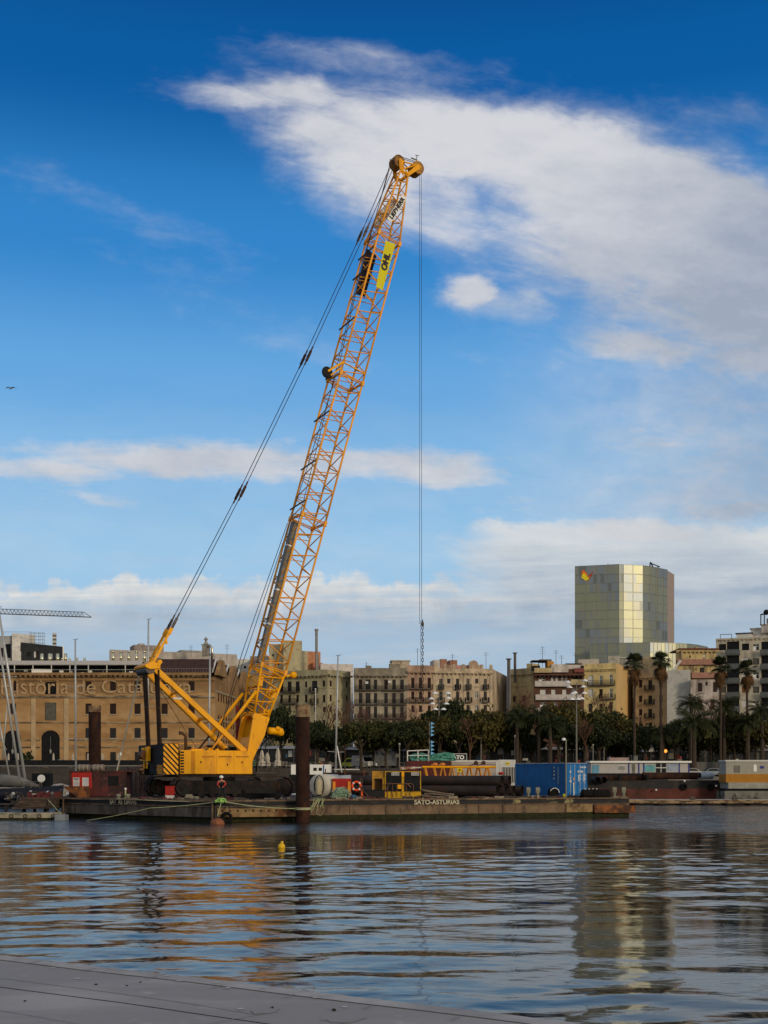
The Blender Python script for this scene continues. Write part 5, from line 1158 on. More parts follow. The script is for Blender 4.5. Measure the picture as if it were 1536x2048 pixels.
    mb = MB(); mb.tube([(.72,-.1,1.1),(.70,-.14,.6),(.66,-.2,.25),(.45,-.4,-.05)], .04, 8); tag(mb.build('white_hose', WHTC, loc=cn, rz=R(38)), 'white hose hanging down the doors of the blue container', 'hose')
    t = thing('deck_lamp', 'thin grey pole with a small lamp in front of the blue container', 'lamp', at(1132,97.2)); H_ = P(0,1480,97.2).z-DZ
    mb = MB(); mb.tube([(0,0,0),(0,0,H_)], .06, 8); mb.build('pole', mat('pole_olive', (.20,.20,.14), .6), t); mb = MB(); mb.ball((-.18,0,H_+.05), .17,.14,.13); mb.build('lamp_head', LAMPW, t)
    # fenders and bits at the right end
    t = thing('drum_fender', 'round black fender with a white rope left of the lamp pole', 'fender', at(1112,96.2)); mb = MB(); mb.tube([(-.25,.3,.42),(-.15,-.2,.42)], .42, 20); mb.tube([(-.5,.3,.2),(-.1,.2,.3)], .3, 12); mb.build('drum', RUBBER, t, smooth=False); mb = MB(); mb.torus((-.14,-.24,.42), .36, .03, 1, 18, 6, .45); mb.build('rope', WHTC, t)
    t = thing('yokohama_fender', 'long black cylindrical fender with end flanges at the right end of the barge', 'fender', at(1191,96.9,DZ-.15), .2); mb = MB(); mb.tube([(-1.25,0,.45),(-1.1,0,.45),(1.1,0,.45),(1.25,0,.45)], [.2,.38,.38,.2], 18); mb.tube([(-.3,0,.45),(-.25,0,.45)], .42, 16); mb.build('roller', RUBBER, t); mb = MB()
    for k in range(4): mb.ball((-.9+k*.32,-.1,.86), .05)
    mb.build('lashing', WHTC, t); t['label'] = 'long black cylindrical fender at the right end of the barge'; t.name = 'cylinder_fender'
    t = thing('marker_light', 'small yellow green round marker at the foot of the lamp pole', 'marker', at(1128,96.3)); mb = MB(); mb.tube([(0,0,-.2),(0,0,.1)], .05, 6); mb.build('stem', GROPE, t); mb = MB(); mb.ball((0,0,.2), .13); mb.build('globe', mat('marker_lime', (.45,.50,.02), .5), t)
    t = thing('marker_light', 'yellow and orange marker at the left end of the crane barge', 'marker', at(119,96.8)); mb = MB(); mb.ball((0,0,.28), .16); mb.build('globe', mat('marker_yellow', (.7,.6,.02), .5), t); mb = MB(); mb.tube([(0,0,0),(0,0,.2)], .12, 10); mb.build('base', mat('marker_orange', (.7,.2,.02), .5), t)
deck_load()
# ------------------------------------------------------------------ buildings behind the harbour
SHOPM = mat('shop_front_shade', (.035,.03,.028), .7, c2=(.07,.06,.05))  # shop fronts coloured dark to carry the shade of the ground-floor arcades
_cache = {}
def wallmat(name, col, dirt=(.10,.08,.06), amt=.4, **k):
    if max(col) < .45 and max(col) > .1: col = tuple(min(.6, c*1.38+.01) for c in col); dirt = tuple(c*1.35 for c in dirt)
    return mat(name, col, .88, var=.12, scale=.25, c2=dirt, amt=amt, sc2=(.35,.35,.12), c3=tuple(x*.7 for x in col), amt3=.42, sc3=(.9,.9,.9), **k)
def grid_wall(mb, W_, H_, holes, x_of, depth=.35, z0=0, top=None):
    # facade in the plane y=0 of the thing, cut by window openings with real reveals
    xs = sorted({0, W_, *[h[0] for h in holes], *[h[1] for h in holes]}); zs = sorted({z0, H_, *[h[2] for h in holes], *[h[3] for h in holes]})
    xs = [x for x in xs if 0 <= x <= W_]; zs = [z for z in zs if z0 <= z <= H_]
    for i in range(len(xs)-1):
        for j in range(len(zs)-1):
            cx, cz = (xs[i]+xs[i+1])/2, (zs[j]+zs[j+1])/2
            if any(h[0] < cx < h[1] and h[2] < cz < h[3] for h in holes): continue
            mb.quad((xs[i],0,zs[j]),(xs[i+1],0,zs[j]),(xs[i+1],0,zs[j+1]),(xs[i],0,zs[j+1]))
    for a, b, c, d in holes:
        mb.quad((a,0,c),(a,depth,c),(a,depth,d),(a,0,d)); mb.quad((b,depth,c),(b,0,c),(b,0,d),(b,depth,d)); mb.quad((a,0,d),(a,depth,d),(b,depth,d),(b,0,d)); mb.quad((a,depth,c),(a,0,c),(b,0,c),(b,depth,c))
def window_mesh(w, h, kind):
    key = (round(w,1), round(h,1), kind)
    if key in _cache: return _cache[key]
    mats = {'d':[GLASS,SHUT],'s':[SHUT,SHUT],'g':[SHUTG,SHUT],'w':[GLASS,WHTC],'p':[WHT,GLASS],'b':[BLK,SHUT],'r':[mat('awning_rust',(.20,.08,.03),.8),SHUT]}[kind]
    mb = MB(); mb.box(-w/2,w/2,.02,.06,0,h); mb.m = 1; f = .07
    if kind in 'dw':
        for x in (-w/2,-.035,w/2-f): mb.box(x,x+f,-.03,.015,0,h)
        mb.box(-w/2+f,w/2-f,-.03,.015,0,f); mb.box(-w/2+f,w/2-f,-.03,.015,h-f,h); mb.box(-w/2+f,w/2-f,-.025,.01,h*.62,h*.62+.05)
        if w > .9 and (len(_cache) % 3 == 0): mb.box(-w/2+f,-w*.05,-.02,.012,f,h*.62)
    elif kind in 'sg':
        for x in (-w/2,w/2): mb.box(x-(.04 if x>0 else 0),x+(.04 if x<0 else 0),-.02,.015,0,h)
        for k in range(int(h/.16)): mb.box(-w/2+.05,w/2-.05,-.012,.016,k*.16+.03,k*.16+.08)
    me = mb.mesh('window', mats); _cache[key] = me; return me
def balcony_mesh(w, d=.9, h=1.0, solid=False, m=None):
    key = ('bal', round(w,1), d, solid, m.name if m else '')
    if key in _cache: return _cache[key]
    mb = MB(); mb.box(-w/2,w/2,-d,.0,-.16,0)
    if not solid:
        mb.m = 1; mb.box(-w/2,w/2,-d-.03,-d+.03,h-.05,h); n = max(3, int(w/.13))
        for k in range(n+1): x = -w/2+w*k/n; mb.box(x-.017,x+.017,-d-.015,-d+.015,0,h)
        for s_ in (-1, 1):
            for k in range(6): y = -d*k/6; mb.box(s_*w/2-.017,s_*w/2+.017,y-.017,y+.017,0,h)
        mb.box(-w/2,w/2,-d-.02,-d+.02,.12,.17)
    else: mb.m = 1; mb.box(-w/2,w/2,-d-.04,-d+.04,0,h); 
    me = mb.mesh('balcony', [m or WHT if solid else mat('balcony_slab', (.08,.07,.06), .9), (m or WHT) if solid else IRON]); _cache[key] = me; return me
def building(label, px0, px1, top, Y0, Y1, depth, m, wins=(), bals=(), side=None, cornice=None, cat='building', name='apartment_building', base=GZ, ledges=(), merlons=0, shop=True):
    shop = shop and Y0 < 275 and px0 > 500
    A, B_ = P(px0,0,Y0), P(px1,0,Y1); ang = math.atan2(B_.y-A.y, B_.x-A.x); W_ = math.hypot(B_.x-A.x, B_.y-A.y)
    t = thing(name, label, cat, (A.x,A.y,base), ang); t['W'] = W_
    del t['W']
    c_, s_ = math.cos(ang), math.sin(ang)
    def lx(px): k = (px-768)/F; return (k*A.y-A.x)/(c_-k*s_)
    def lz(py, x=None): x = W_/2 if x is None else x; Y = A.y+x*s_; return CH+(HZ-py)/F*Y-base
    H_ = lz(top); holes = []
    for (px, w, y0_, y1_, k) in wins:
        cx = lx(px); sc = S(A.y+cx*s_); hw = w/sc/2; holes.append((cx-hw, cx+hw, lz(y1_,cx), lz(y0_,cx), k))
    mb = MB(); grid_wall(mb, W_, H_, [h[:4] for h in holes], lx)
    D = depth; sp = None
    if side: q = P(side[0],0,side[1])-A; sp = (q.x*c_+q.y*s_, -q.x*s_+q.y*c_)
    foot = [(0,0),(W_,0)] + ([sp, (sp[0]-W_, sp[1]+.1)] if sp else [(W_+(B_.x*c_+B_.y*s_)/(-B_.x*s_+B_.y*c_)*D,D),((A.x*c_+A.y*s_)/(-A.x*s_+A.y*c_)*D,D)])
    for i in range(1, len(foot)):
        a, b = foot[i], foot[(i+1) % len(foot)]; mb.quad((a[0],a[1],0),(b[0],b[1],0),(b[0],b[1],H_),(a[0],a[1],H_))
    mb.quad(*[(x,y,H_-.35) for x, y in foot])
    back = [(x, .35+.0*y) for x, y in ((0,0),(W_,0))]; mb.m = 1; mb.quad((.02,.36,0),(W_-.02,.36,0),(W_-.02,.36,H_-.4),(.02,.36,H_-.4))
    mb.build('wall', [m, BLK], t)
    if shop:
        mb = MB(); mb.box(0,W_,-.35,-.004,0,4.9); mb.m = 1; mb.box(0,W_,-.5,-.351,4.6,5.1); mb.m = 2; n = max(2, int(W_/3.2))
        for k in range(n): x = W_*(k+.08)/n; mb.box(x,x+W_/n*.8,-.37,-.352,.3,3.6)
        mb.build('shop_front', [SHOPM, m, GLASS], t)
    for (a, b, c, d, k) in holes:
        o = bpy.data.objects.new('window', window_mesh(b-a, d-c, k)); COL.objects.link(o); o.parent = t; o.location = ((a+b)/2, .16, c); me = o.data
        mw, mh = max(v.co.x for v in me.vertices)*2, max(v.co.z for v in me.vertices); o.scale = ((b-a)/mw, 1, (d-c)/mh)
    cm = None
    if cornice:
        mb = MB()
        for (py, h, out) in cornice: z = lz(py); mb.box(-.05,W_+.05,-out,.0-.003,z-h,z)
        if sp:
            for (py, h, out) in cornice[:0]: pass
        n = int(W_/.9); z = lz(cornice[0][0])-cornice[0][1]
        for k in range(n): mb.box(k*.9+.2,k*.9+.42,-cornice[0][2]*.8,-.004,z-.3,z-.003)
        mb.build('cornice', m, t)
    if merlons:
        for k in range(merlons):
            x = W_*(k+.02)/(merlons-.7); mb = MB(); mb.box(x,min(x+W_*.045,W_),-.02,.4,H_+.003,H_+.9); mb.build('merlon', m, t)
    for bl in bals:
        px, w, py = bl[:3]; cx = lx(px); sc = S(A.y+cx*s_); solid = len(bl) > 3
        o = bpy.data.objects.new('balcony', balcony_mesh(w/sc, .9, 1.0, solid, bl[3] if solid else None)); COL.objects.link(o); o.parent = t; o.location = (cx, -.004, lz(py,cx))
        mw = max(v.co.x for v in o.data.vertices)*2; o.scale.x = (w/sc)/mw
    for (py, x0_, x1_, h) in ledges:
        mb = MB(); z = lz(py); mb.box(lx(x0_),lx(x1_),-.12,-.003,z-h,z); mb.build('ledge', m, t)
    return t, lx, lz, W_, H_
def roofbox(t, lx, lz, px0, px1, y0_, y1_, yy, d, m, name='roof_block', slab=None):
    mb = MB(); a, b = lx(px0), lx(px1); mb.box(a,b,yy,yy+d,lz(y1_),lz(y0_)); o = mb.build(name, m, t)
    if slab: mb = MB(); mb.box(a-.25,b+.25,yy-.3,yy+d+.3,lz(y0_)+.003,lz(y0_)+.18); mb.build('roof_slab', slab, t)
    return o
def aerial(px, y0_, y1_, Y, label, bars=3):
    p = P(px,y1_,Y); H_ = (y1_-y0_)/S(Y); t = thing('aerial', label, 'aerial', p, group='rooftop aerials'); mb = MB(); mb.tube([(0,0,-1.5),(0,0,H_)], .045, 5); mb.build('mast', IRON, t); mb = MB()
    for k in range(bars): mb.bar((-.5-.1*k,0,H_-.25-k*.45),(.5+.1*k,0,H_-.25-k*.45),.035)
    mb.build('cross_bars', IRON, t)
def museum():
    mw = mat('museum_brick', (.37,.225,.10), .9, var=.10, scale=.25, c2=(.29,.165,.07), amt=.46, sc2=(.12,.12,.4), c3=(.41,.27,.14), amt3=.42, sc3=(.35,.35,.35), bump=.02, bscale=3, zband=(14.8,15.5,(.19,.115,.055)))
    trim = mat('museum_trim', (.30,.23,.14), .9, var=.2, scale=.6, c2=(.08,.06,.045), amt=.5, sc2=(.3,.3,2))
    wins = []; Y = 240
    small = [-49,177,226,275,329,383,418-1]
    small = [-49,-95,26,177,226,275,329,383]
    for px in small:
        wins += [(px,12,1363,1381.5,'s'),(px,12.5,1407,1428,'s')]
        if px != 26: wins += [(px,12.5,1456,1476,'d'),(px,11.5,1504,1532,'d')]
    wins += [(101,22,1364,1389,'b'),(101,23,1405,1441,'g'),(101,37,1461,1533,'b'),(25,32,1461,1533,'b')]
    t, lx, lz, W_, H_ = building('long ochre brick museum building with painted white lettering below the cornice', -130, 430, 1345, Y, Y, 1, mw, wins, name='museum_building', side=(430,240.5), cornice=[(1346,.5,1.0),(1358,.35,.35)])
    # arch heads and surrounds
    for px, w, yt in ((101,38,1461),(25,33,1461)):
        cx = lx(px); r_ = w/2/10; z = lz(yt)
        mb = MB(); n = 14
        for k in range(n):
            a0_, a1_ = math.pi*k/n, math.pi*(k+1)/n; q = [(r_*1.0,a0_),(r_*1.16,a0_),(r_*1.16,a1_),(r_*1.0,a1_)]
            pts = [(cx+r*math.cos(a), z-r_*.95+r*math.sin(a)) for r, a in q]; mb.hexa([(p[0],-.12,p[1]) for p in pts][::-1], [(p[0],-.003,p[1]) for p in pts][::-1])
        for k in range(n//2):                 # spandrels turn the square opening into an arch
            for sgn in (-1, 1):
                a0_, a1_ = math.pi/2*k/(n//2), math.pi/2*(k+1)/(n//2)
                p = [(cx+sgn*r_*math.cos(a0_), z-r_*.95+r_*math.sin(a0_)*.95), (cx+sgn*r_*math.cos(a1_), z-r_*.95+r_*math.sin(a1_)*.95), (cx+sgn*r_*math.cos(a1_), z+.02), (cx+sgn*r_*math.cos(a0_), z+.02)]
                mb.quad(*[(x,-.001,zz) for x, zz in (p if sgn < 0 else p[::-1])])
        mb.build('arch', mw, t)
        mb = MB(); mb.ball((cx,-.0,z-4.2), .25,.25,.5,8,6); mb.tube([(cx,0,z-3.7),(cx,0,z-1.2)], .03, 4); mb.build('lantern', mat('lantern_glass', (.25,.25,.22), .4), t)
    for py, h, o_ in ((1391,.5,.22),(1444,.25,.12),(1479,.25,.12),(1493,.3,.12)):
        mb = MB(); z = lz(py); xs_ = [(0,W_)]
        if py in (1479,1493): xs_ = [(lx(-6),lx(7)),(lx(44),lx(80)),(lx(122),W_)]
        for a, b in xs_: mb.box(a,b,-o_,-.003,z-h,z)
        mb.build('string_course', trim, t)
    for px in (-20,67,133): mb = MB(); x = lx(px); mb.box(x-.45,x+.45,-.14,-.004,0,lz(1392)-.5); mb.build('pilaster', mat('pilaster_stone', (.42,.31,.18), .9, var=.2, scale=.4), t)
    mb = MB()
    for k in range(int(W_/1.05)): x = .3+k*1.05; mb.box(x,x+.42,-.85,-.36,lz(1352)-.15,lz(1352)+.32)
    mb.build('corbels', trim, t)
    sm = mat('window_sill', (.33,.28,.20), .9); 
    for (px, w, y0_, y1_, k) in wins:
        if k in 'sd' and y1_ < 1500: mb = MB(); x = lx(px); mb.box(x-w/20-.2,x+w/20+.2,-.18,-.003,lz(y1_)-.22,lz(y1_)-.01); mb.build('sill', sm, t)
    lm = mat('painted_lettering', (.40,.275,.155), .9)
    for s, a, b, z0_, z1_ in (('Història',3,138,1388.5,1357),('de',152,192,1388.5,1359),('Catalunya',204,384,1393,1359)):
        if s == 'Catalunya': z0_ = 1395
        lettering(s, ((lx(a)+lx(b))/2, -.30, lz((z0_+z1_)/2)), (1,0,0),(0,0,1), lx(b)-lx(a), lz(z1_)-lz(z0_), lm, t, .0)
    # right wing with three gables, receding
    A_, B_ = P(430,0,240), P(500,0,280); q = B_-A_; L_ = q.length; ang = math.atan2(q.y, q.x)
    zt = 22.5-GZ+1.4; prof = [(0,0),(L_,0),(L_,zt-.5)]
    for k in (2,1,0): c_ = 2.2+k*13+6.3; prof += [(c_+6.2,zt-1.0),(c_+1.2,27.3-GZ-.1),(c_-1.2,27.3-GZ-.1),(c_-6.2,zt-1.0)]
    prof += [(0,zt)]
    wm = MB(); c_, s_ = math.cos(ang), math.sin(ang)
    pts = [(A_.x-t.location.x+u_*c_, A_.y-t.location.y+u_*s_, z) for u_, z in prof]
    inn = [(p[0]-.8, p[1]+.01, p[2]) for p in pts]; wm.hexa(pts, inn)
    wall = wm.build('wing_wall', mw, t)
    for k in range(14):
        for (z, h) in ((16.4,2.0),(11.4,2.2),(6.6,2.2)):
            u_ = 3+k*2.7; x, y = A_.x-t.location.x+u_*c_, A_.y-t.location.y+u_*s_
            mb = MB(); mb.hexa([(x+.05,y,z-GZ+2),(x+.05+c_*.9,y+s_*.9,z-GZ+2),(x-.1+c_*.9,y+s_*.9,z-GZ+2),(x-.1,y,z-GZ+2)],[(x+.05,y,z-GZ+2+h),(x+.05+c_*.9,y+s_*.9,z-GZ+2+h),(x-.1+c_*.9,y+s_*.9,z-GZ+2+h),(x-.1,y,z-GZ+2+h)]); mb.build('window', SHUT, t)
    mb = MB()
    for z in (18.6,12.9,7.9): mb.hexa([(pts[0][0]+.1,pts[0][1],z-GZ+1.6),(pts[1][0]+.1,pts[1][1],z-GZ+1.6),(pts[1][0]-.1,pts[1][1],z-GZ+1.6),(pts[0][0]-.1,pts[0][1],z-GZ+1.6)],[(pts[0][0]+.1,pts[0][1],z-GZ+1.9),(pts[1][0]+.1,pts[1][1],z-GZ+1.9),(pts[1][0]-.1,pts[1][1],z-GZ+1.9),(pts[0][0]-.1,pts[0][1],z-GZ+1.9)])
    mb.build('wing_string_course', sm, t)
    mb = MB(); x = W_; mb.hexa([(x-.6,-1.0,lz(1346)-.5),(x+1.0,-1.0,lz(1346)-.5),(x+1.5,7,lz(1346)-.5),(x-.6,7,lz(1346)-.5)],[(x-.6,-1.0,lz(1346)),(x+1.0,-1.0,lz(1346)),(x+1.5,7,lz(1346)),(x-.6,7,lz(1346))]); mb.build('corner_cornice', mw, t)
    rm = mat('dark_roof_tiles', (.055,.03,.025), .9, var=.3, scale=1.5); ev = 24.2-GZ
    for k in range(3):
        y0_ = 2.2+k*13; xr = W_-.9+k*.8; xl = lx(286) if k == 0 else lx(-130)
        mb = MB(); mb.quad((xl,y0_-.2,ev if k == 0 else zt-1),(xr,y0_-.2,ev if k == 0 else zt-1),(xr,y0_+5.2,27.4-GZ),(xl,y0_+5.2,27.4-GZ)); mb.quad((xr,y0_+7.6,27.4-GZ),(xr,y0_+12.6,zt-1),(xl,y0_+12.6,zt-1),(xl,y0_+7.6,27.4-GZ)); mb.quad((xl,y0_+5.2,27.4-GZ),(xr,y0_+5.2,27.4-GZ),(xr,y0_+7.6,27.4-GZ),(xl,y0_+7.6,27.4-GZ)); mb.build('roof', rm, t)
        mb = MB(); mb.bar((xr-.1,y0_,24.0-GZ),(xr+.15,y0_+5.3,27.5-GZ),.35,.2); mb.build('gable_coping', WHT, t)
    mb = MB(); mb.quad((0,0,H_-.3),(W_,0,H_-.3),(W_,2.4,H_-.3),(0,2.4,H_-.3)); mb.quad((0,0,H_-.3),(lx(290),0,H_-.3),(lx(290),14,H_-.3),(0,14,H_-.3)); mb.build('roof_deck', trim, t)
    mb = MB()
    for k in range(26): x = lx(290)+k*.56; mb.bar((x,-.2,H_),(x,-.2,H_+.8),.04)
    mb.bar((lx(290),-.2,H_+.8),(W_,-.2,H_+.8),.07); mb.build('roof_rail', GREYM, t)
    # rooftop restaurant
    can = mat('canopy_grey', (.42,.40,.38), .7, var=.05); mb = MB(); mb.hexa([(0,.3,lz(1330)),(lx(283),.3,lz(1330)),(lx(283),1.3,lz(1322)),(0,1.3,lz(1322))],[(0,.2,lz(1330)+.12),(lx(283),.2,lz(1330)+.12),(lx(283),1.2,lz(1322)+.12),(0,1.2,lz(1322)+.12)]); mb.box(0,lx(283),1.3,12,lz(1322),lz(1320)); mb.build('terrace_canopy', can, t)
    mb = MB(); mb.box(0,lx(284),6.2,6.4,H_,lz(1322)); mb.build('terrace_glazing', GLASS, t)
    mb = MB(); q_ = random.Random(6)
    for px in range(-120,286,37): x = lx(px); mb.box(x-.08,x+.08,.25,.4,H_-.3,lz(1330))
    mb.bar((0,-.1,H_+.55),(lx(285),-.1,H_+.55),.05); mb.build('terrace_posts', WHT, t)
    mb = MB(); mb.hexa([(lx(63),.0,H_),(lx(104),.0,H_),(lx(104),.1,H_),(lx(63),.1,H_)],[(lx(63),.0,H_+.7),(lx(104),.0,H_+.65),(lx(104),.1,H_+.65),(lx(63),.1,H_+.7)]); mb.build('white_banner', WHTC, t)
    mb = MB()
    for k in range(46): x = lx(q_.uniform(-120,280)); y = q_.uniform(.8,5); mb.m = k % 3; mb.box(x,x+q_.uniform(.2,.8),y,y+.5,H_-.3,H_+q_.uniform(.1,.9))
    tag(mb.build('terrace_furniture', [WHTC, SHUT, mat('plant_green', (.03,.05,.02), .9)], t), kind='stuff')
    fl = mat('sunset_tinted_steel', (.85,.76,.48), .25, 1.0, var=.03)  # golden colour stands in for the sunset reflected in the polished flues
    fm = [(64,7,1300),(80,7,1300),(96.5,7,1300),(112.5,7,1300),(105.5,4,1311.5),(121,4.5,1311.5),(136,5,1311),(151.5,5,1311),(210.5,5.5,1297),(226.5,5.5,1296.5),(242.5,5.5,1297),(258.5,5.5,1296.5),(275,5.5,1297),(289,4,1309)]
    for px, w, yt in fm:
        mb = MB(); x = lx(px); r_ = w/20; mb.lathe((x,7,0), [(r_,lz(1322)),(r_,lz((1322+yt)/2)),(r_*1.04,lz((1322+yt)/2)),(r_,lz((1322+yt)/2)+.06),(r_,lz(yt)),(r_*.5,lz(yt))], 18)
        if w < 6: mb.lathe((x,7,lz(yt)+.12), [(r_*1.25,0),(r_*1.25,.08),(0,.2)], 12); mb.tube([(x,7,lz(yt)-.02),(x,7,lz(yt)+.14)], .06, 5)
        mb.build('flue', fl, t, smooth=True)
    # terrace in front with parapet, umbrellas
    tz = P(0,1531,222).z; t2 = thing('terrace_wall', 'raised restaurant terrace with dark glass parapet in front of the museum', 'terrace', (P(-130,0,222).x,222,GZ)); wd = (505+130)/S(222)
    mb = MB(); mb.box(0,wd,0,18.0,0,tz-GZ); mb.build('retaining_wall', mat('dark_wall', (.035,.035,.04), .8, c2=(.09,.08,.075)), t2); mb = MB(); mb.box(0,wd,-.05,.0-.003,tz-GZ-.15,tz-GZ+.05); mb.build('coping', GREYM, t2); mb = MB(); mb.box(0,wd,.0,.04,tz-GZ+.05,tz-GZ+1.0)
    mb.build('glass_parapet', BLK, t2); mb = MB(); q_ = random.Random(8)
    for k in range(40): x = q_.uniform(0,wd); mb.box(x,x+q_.uniform(.4,1.0),.3,.8,tz-GZ,tz-GZ+q_.uniform(.7,1.25))
    tag(mb.build('planters', mat('planter_grey', (.22,.25,.27), .7), t2), kind='stuff')
    um = []; 
    for px, yt, yb, Y, lb in ((17,1506,1527,224,'at the far left, before the first dark arch'),(36,1506,1527,224,'right of the first dark arch'),(107,1506,1526,224,'before the middle dark arch'),(146,1506,1526,224,'immediately left of the white mast'),(176,1506,1526,224,'left of the rear pile'),(205,1506,1526,224,'right of the rear pile'),(236,1506,1526,224,'nearest to the crane counterweight')):
        um.append((px,yt,yb,Y,'folded cream parasol on the museum terrace, '+lb))
    for px, yt, yb, Y, lb in ((524,1500,1533,205,'left large folded beige parasol between the crane and the front pile'),(535,1505,1533,207,'short folded beige parasol between two larger ones near the front pile'),(556,1496,1533,203,'tall folded beige parasol nearest to the front pile')):
        um.append((px,yt,yb,Y,lb))
    cm = mat('parasol_cream', (.42,.38,.31), .9, var=.1, scale=3)
    for px, yt, yb, Y, lb in um:
        z0_ = P(0,yb,Y).z; z1_ = P(0,yt,Y).z; h = z1_-z0_; zb_ = GZ if px > 500 else tz; t3 = thing('parasol', lb, 'parasol', (P(px,0,Y).x,Y,zb_), group='folded parasols on the quay terraces')
        zz = z0_-zb_; w = .28 if px < 500 else .62; mb = MB(); n = 12; prof = [(.05,zz),(w*1.0,zz+h*.03),(w*.95,zz+h*.3),(w*.6,zz+h*.36),(w*.75,zz+h*.5),(w*.55,zz+h*.8),(w*.3,zz+h*.95),(.02,zz+h)]
        b = len(mb.v)
        for r_, z in prof:
            for k in range(n): a = 2*math.pi*k/n; rr = r_*(1.0 if k % 2 else .74); mb.v.append((rr*math.cos(a), rr*math.sin(a), z))
        for i in range(len(prof)-1):
            for k in range(n): k2 = (k+1) % n; mb.f.append((b+i*n+k,b+i*n+k2,b+(i+1)*n+k2,b+(i+1)*n+k)); mb.mi.append(0)
        mb.build('cloth', cm, t3); mb = MB(); mb.tube([(0,0,0),(0,0,zz+.2)], .05, 6); mb.build('pole', GREYM, t3)
museum()

def row():
    # --- far left, behind the museum
    cl = wallmat('white_render', (.42,.41,.38), (.25,.24,.22), .35)
    dk = wallmat('dark_cladding', (.028,.030,.035), (.05,.05,.055), .4)
    t, lx, lz, W_, H_ = building('white rendered block with scaffolding behind the museum roof at the far left', 24, 70, 1268, 330, 334, 14, cl)
    t, lx, lz, W_, H_ = building('grey sided low block left of the scaffolded white block', -60, 24.5, 1272, 332, 331, 14, wallmat('grey_render', (.25,.25,.25)), [(15,14,1288,1316,'b'),(4,6,1296,1314,'s')])
    sc = thing('scaffolding', 'thin scaffolding tower on the white block at far left', 'scaffolding', P(60,1292,328)); mb = MB()
    for i in range(4):
        for j in (0,1.6): mb.bar((i*1.15,j,-1),(i*1.15,j,3.8),.07)
    for k in range(5): mb.bar((-.4,0,k*.9),(3.8,0,k*.9),.07); mb.bar((-.4,1.6,k*.9),(3.8,1.6,k*.9),.06)
    for i in range(22): mb.bar((-7.5+i*.4,0,3.2),(-7.5+i*.4,0,3.9),.03)
    mb.bar((-8,0,3.9),(.5,0,3.9),.05); mb.build('poles', GREYM, sc)
    t, lx, lz, W_, H_ = building('dark clad block with slanting roof edge behind the steel flues', 42, 126, 1293, 300, 303, 14, dk, [(57,8,1304,1313,'b'),(70,4,1303,1315,'p'),(75,5,1303,1316,'s'),(90,6,1306,1315,'s'),(103,4,1307,1318,'p'),(118,6,1308,1315,'b')])
    mb = MB(); mb.hexa([(-.1,-.1,H_),(W_+.1,-.1,H_),(W_+.1,14,H_),(-.1,14,H_)],[(-.1,-.1,H_+.9),(W_+.1,-.1,H_+.1),(W_+.1,14,H_+.1),(-.1,14,H_+.9)]); mb.build('parapet', dk, t); mb = MB(); mb.box(W_-.1,W_+.25,-.25,0,0,H_+.2); mb.build('white_corner', WHTC, t)
    p = P(109,1293,320); t = thing('chimney_stack', 'slim banded chimney standing above the dark clad block', 'chimney', p)
    for k in range(7): mb = MB(); mb.box(-.45,.45,-.3,.3,-4 if k == 0 else k*.52,.5+k*.52); mb.build('band', SHUTG if k % 2 else WHT, t)
    gb = wallmat('grey_beige', (.30,.27,.24), (.2,.18,.16), .4)
    t, lx, lz, W_, H_ = building('long low beige block above the museum roof', 219, 474, 1304, 300, 312, 12, gb, name='office_building')
    roofbox(t, lx, lz, 272, 332, 1290, 1304, 3, 6, wallmat('brown_grey', (.19,.16,.145))); roofbox(t, lx, lz, 284, 295, 1286, 1291, 4, 3, gb); roofbox(t, lx, lz, 366, 418, 1297, 1306, 3, 6, wallmat('mid_grey', (.20,.20,.19))); roofbox(t, lx, lz, 340, 356, 1302, 1307, 3, 2, dk)
    t, lx, lz, W_, H_ = building('pale low block right of the long beige block', 474, 512, 1318, 312, 312, 12, cl, [(490,5,1332,1337,'b')])
    p = P(412,1300,298); t = thing('roof_lantern', 'small stone lantern turret above the museum roof', 'turret', p); st_ = wallmat('lantern_stone', (.20,.20,.18)); mb = MB(); mb.box(-.9,.9,-.7,.7,-1.5,1.2); mb.box(-1.1,1.1,-.9,.9,1.2,1.35); mb.build('base', st_, t); mb = MB(); mb.lathe((0,0,1.35), [(.5,0),(.55,.4),(.3,.55),(.28,1.0),(.5,1.2),(.52,1.4),(.25,1.6),(.1,1.9),(0,2.0)], 12); mb.build('finial', st_, t, smooth=True)
    t = thing('vent_pipe', 'bent shiny steel vent pipe beside the stone lantern turret', 'vent pipe', P(424,1322,297)); mb = MB(); mb.tube([(-.9,0,3.6),(-.4,0,3.7),(0,0,3.3),(0,0,-.5)], .28, 10); mb.build('pipe', mat('steel_pipe_bright', (.5,.45,.35), .3, .9), t, smooth=True)
    for i, (px, a, b) in enumerate(((382,1290,1303),(454,1288,1310))): aerial(px, a, b, 305, ('tall thin aerial on the pale block right of the stone turret','low aerial on the beige block left of the stone turret')[1-i])
    # tower crane
    t = thing('tower_crane', 'grey tower crane jib reaching in from the left edge above the museum', 'crane', P(-40,1552,400)); t.location.z = GZ; s_ = S(400); z0_ = P(0,1229,400).z-GZ; L_ = 223/s_; mb = MB()
    for (y, z) in ((-.6,0),(.6,0)): mb.tube([(-8,y,z0_+.8),(L_-.2,y,z0_-.9)], .10, 5)
    mb.tube([(-8,0,z0_+2.4),(L_-2.6,0,z0_+.75)], .12, 5); mb.tube([(L_-2.6,0,z0_+.75),(L_,0,z0_-.9)], .1, 5)
    n = 34
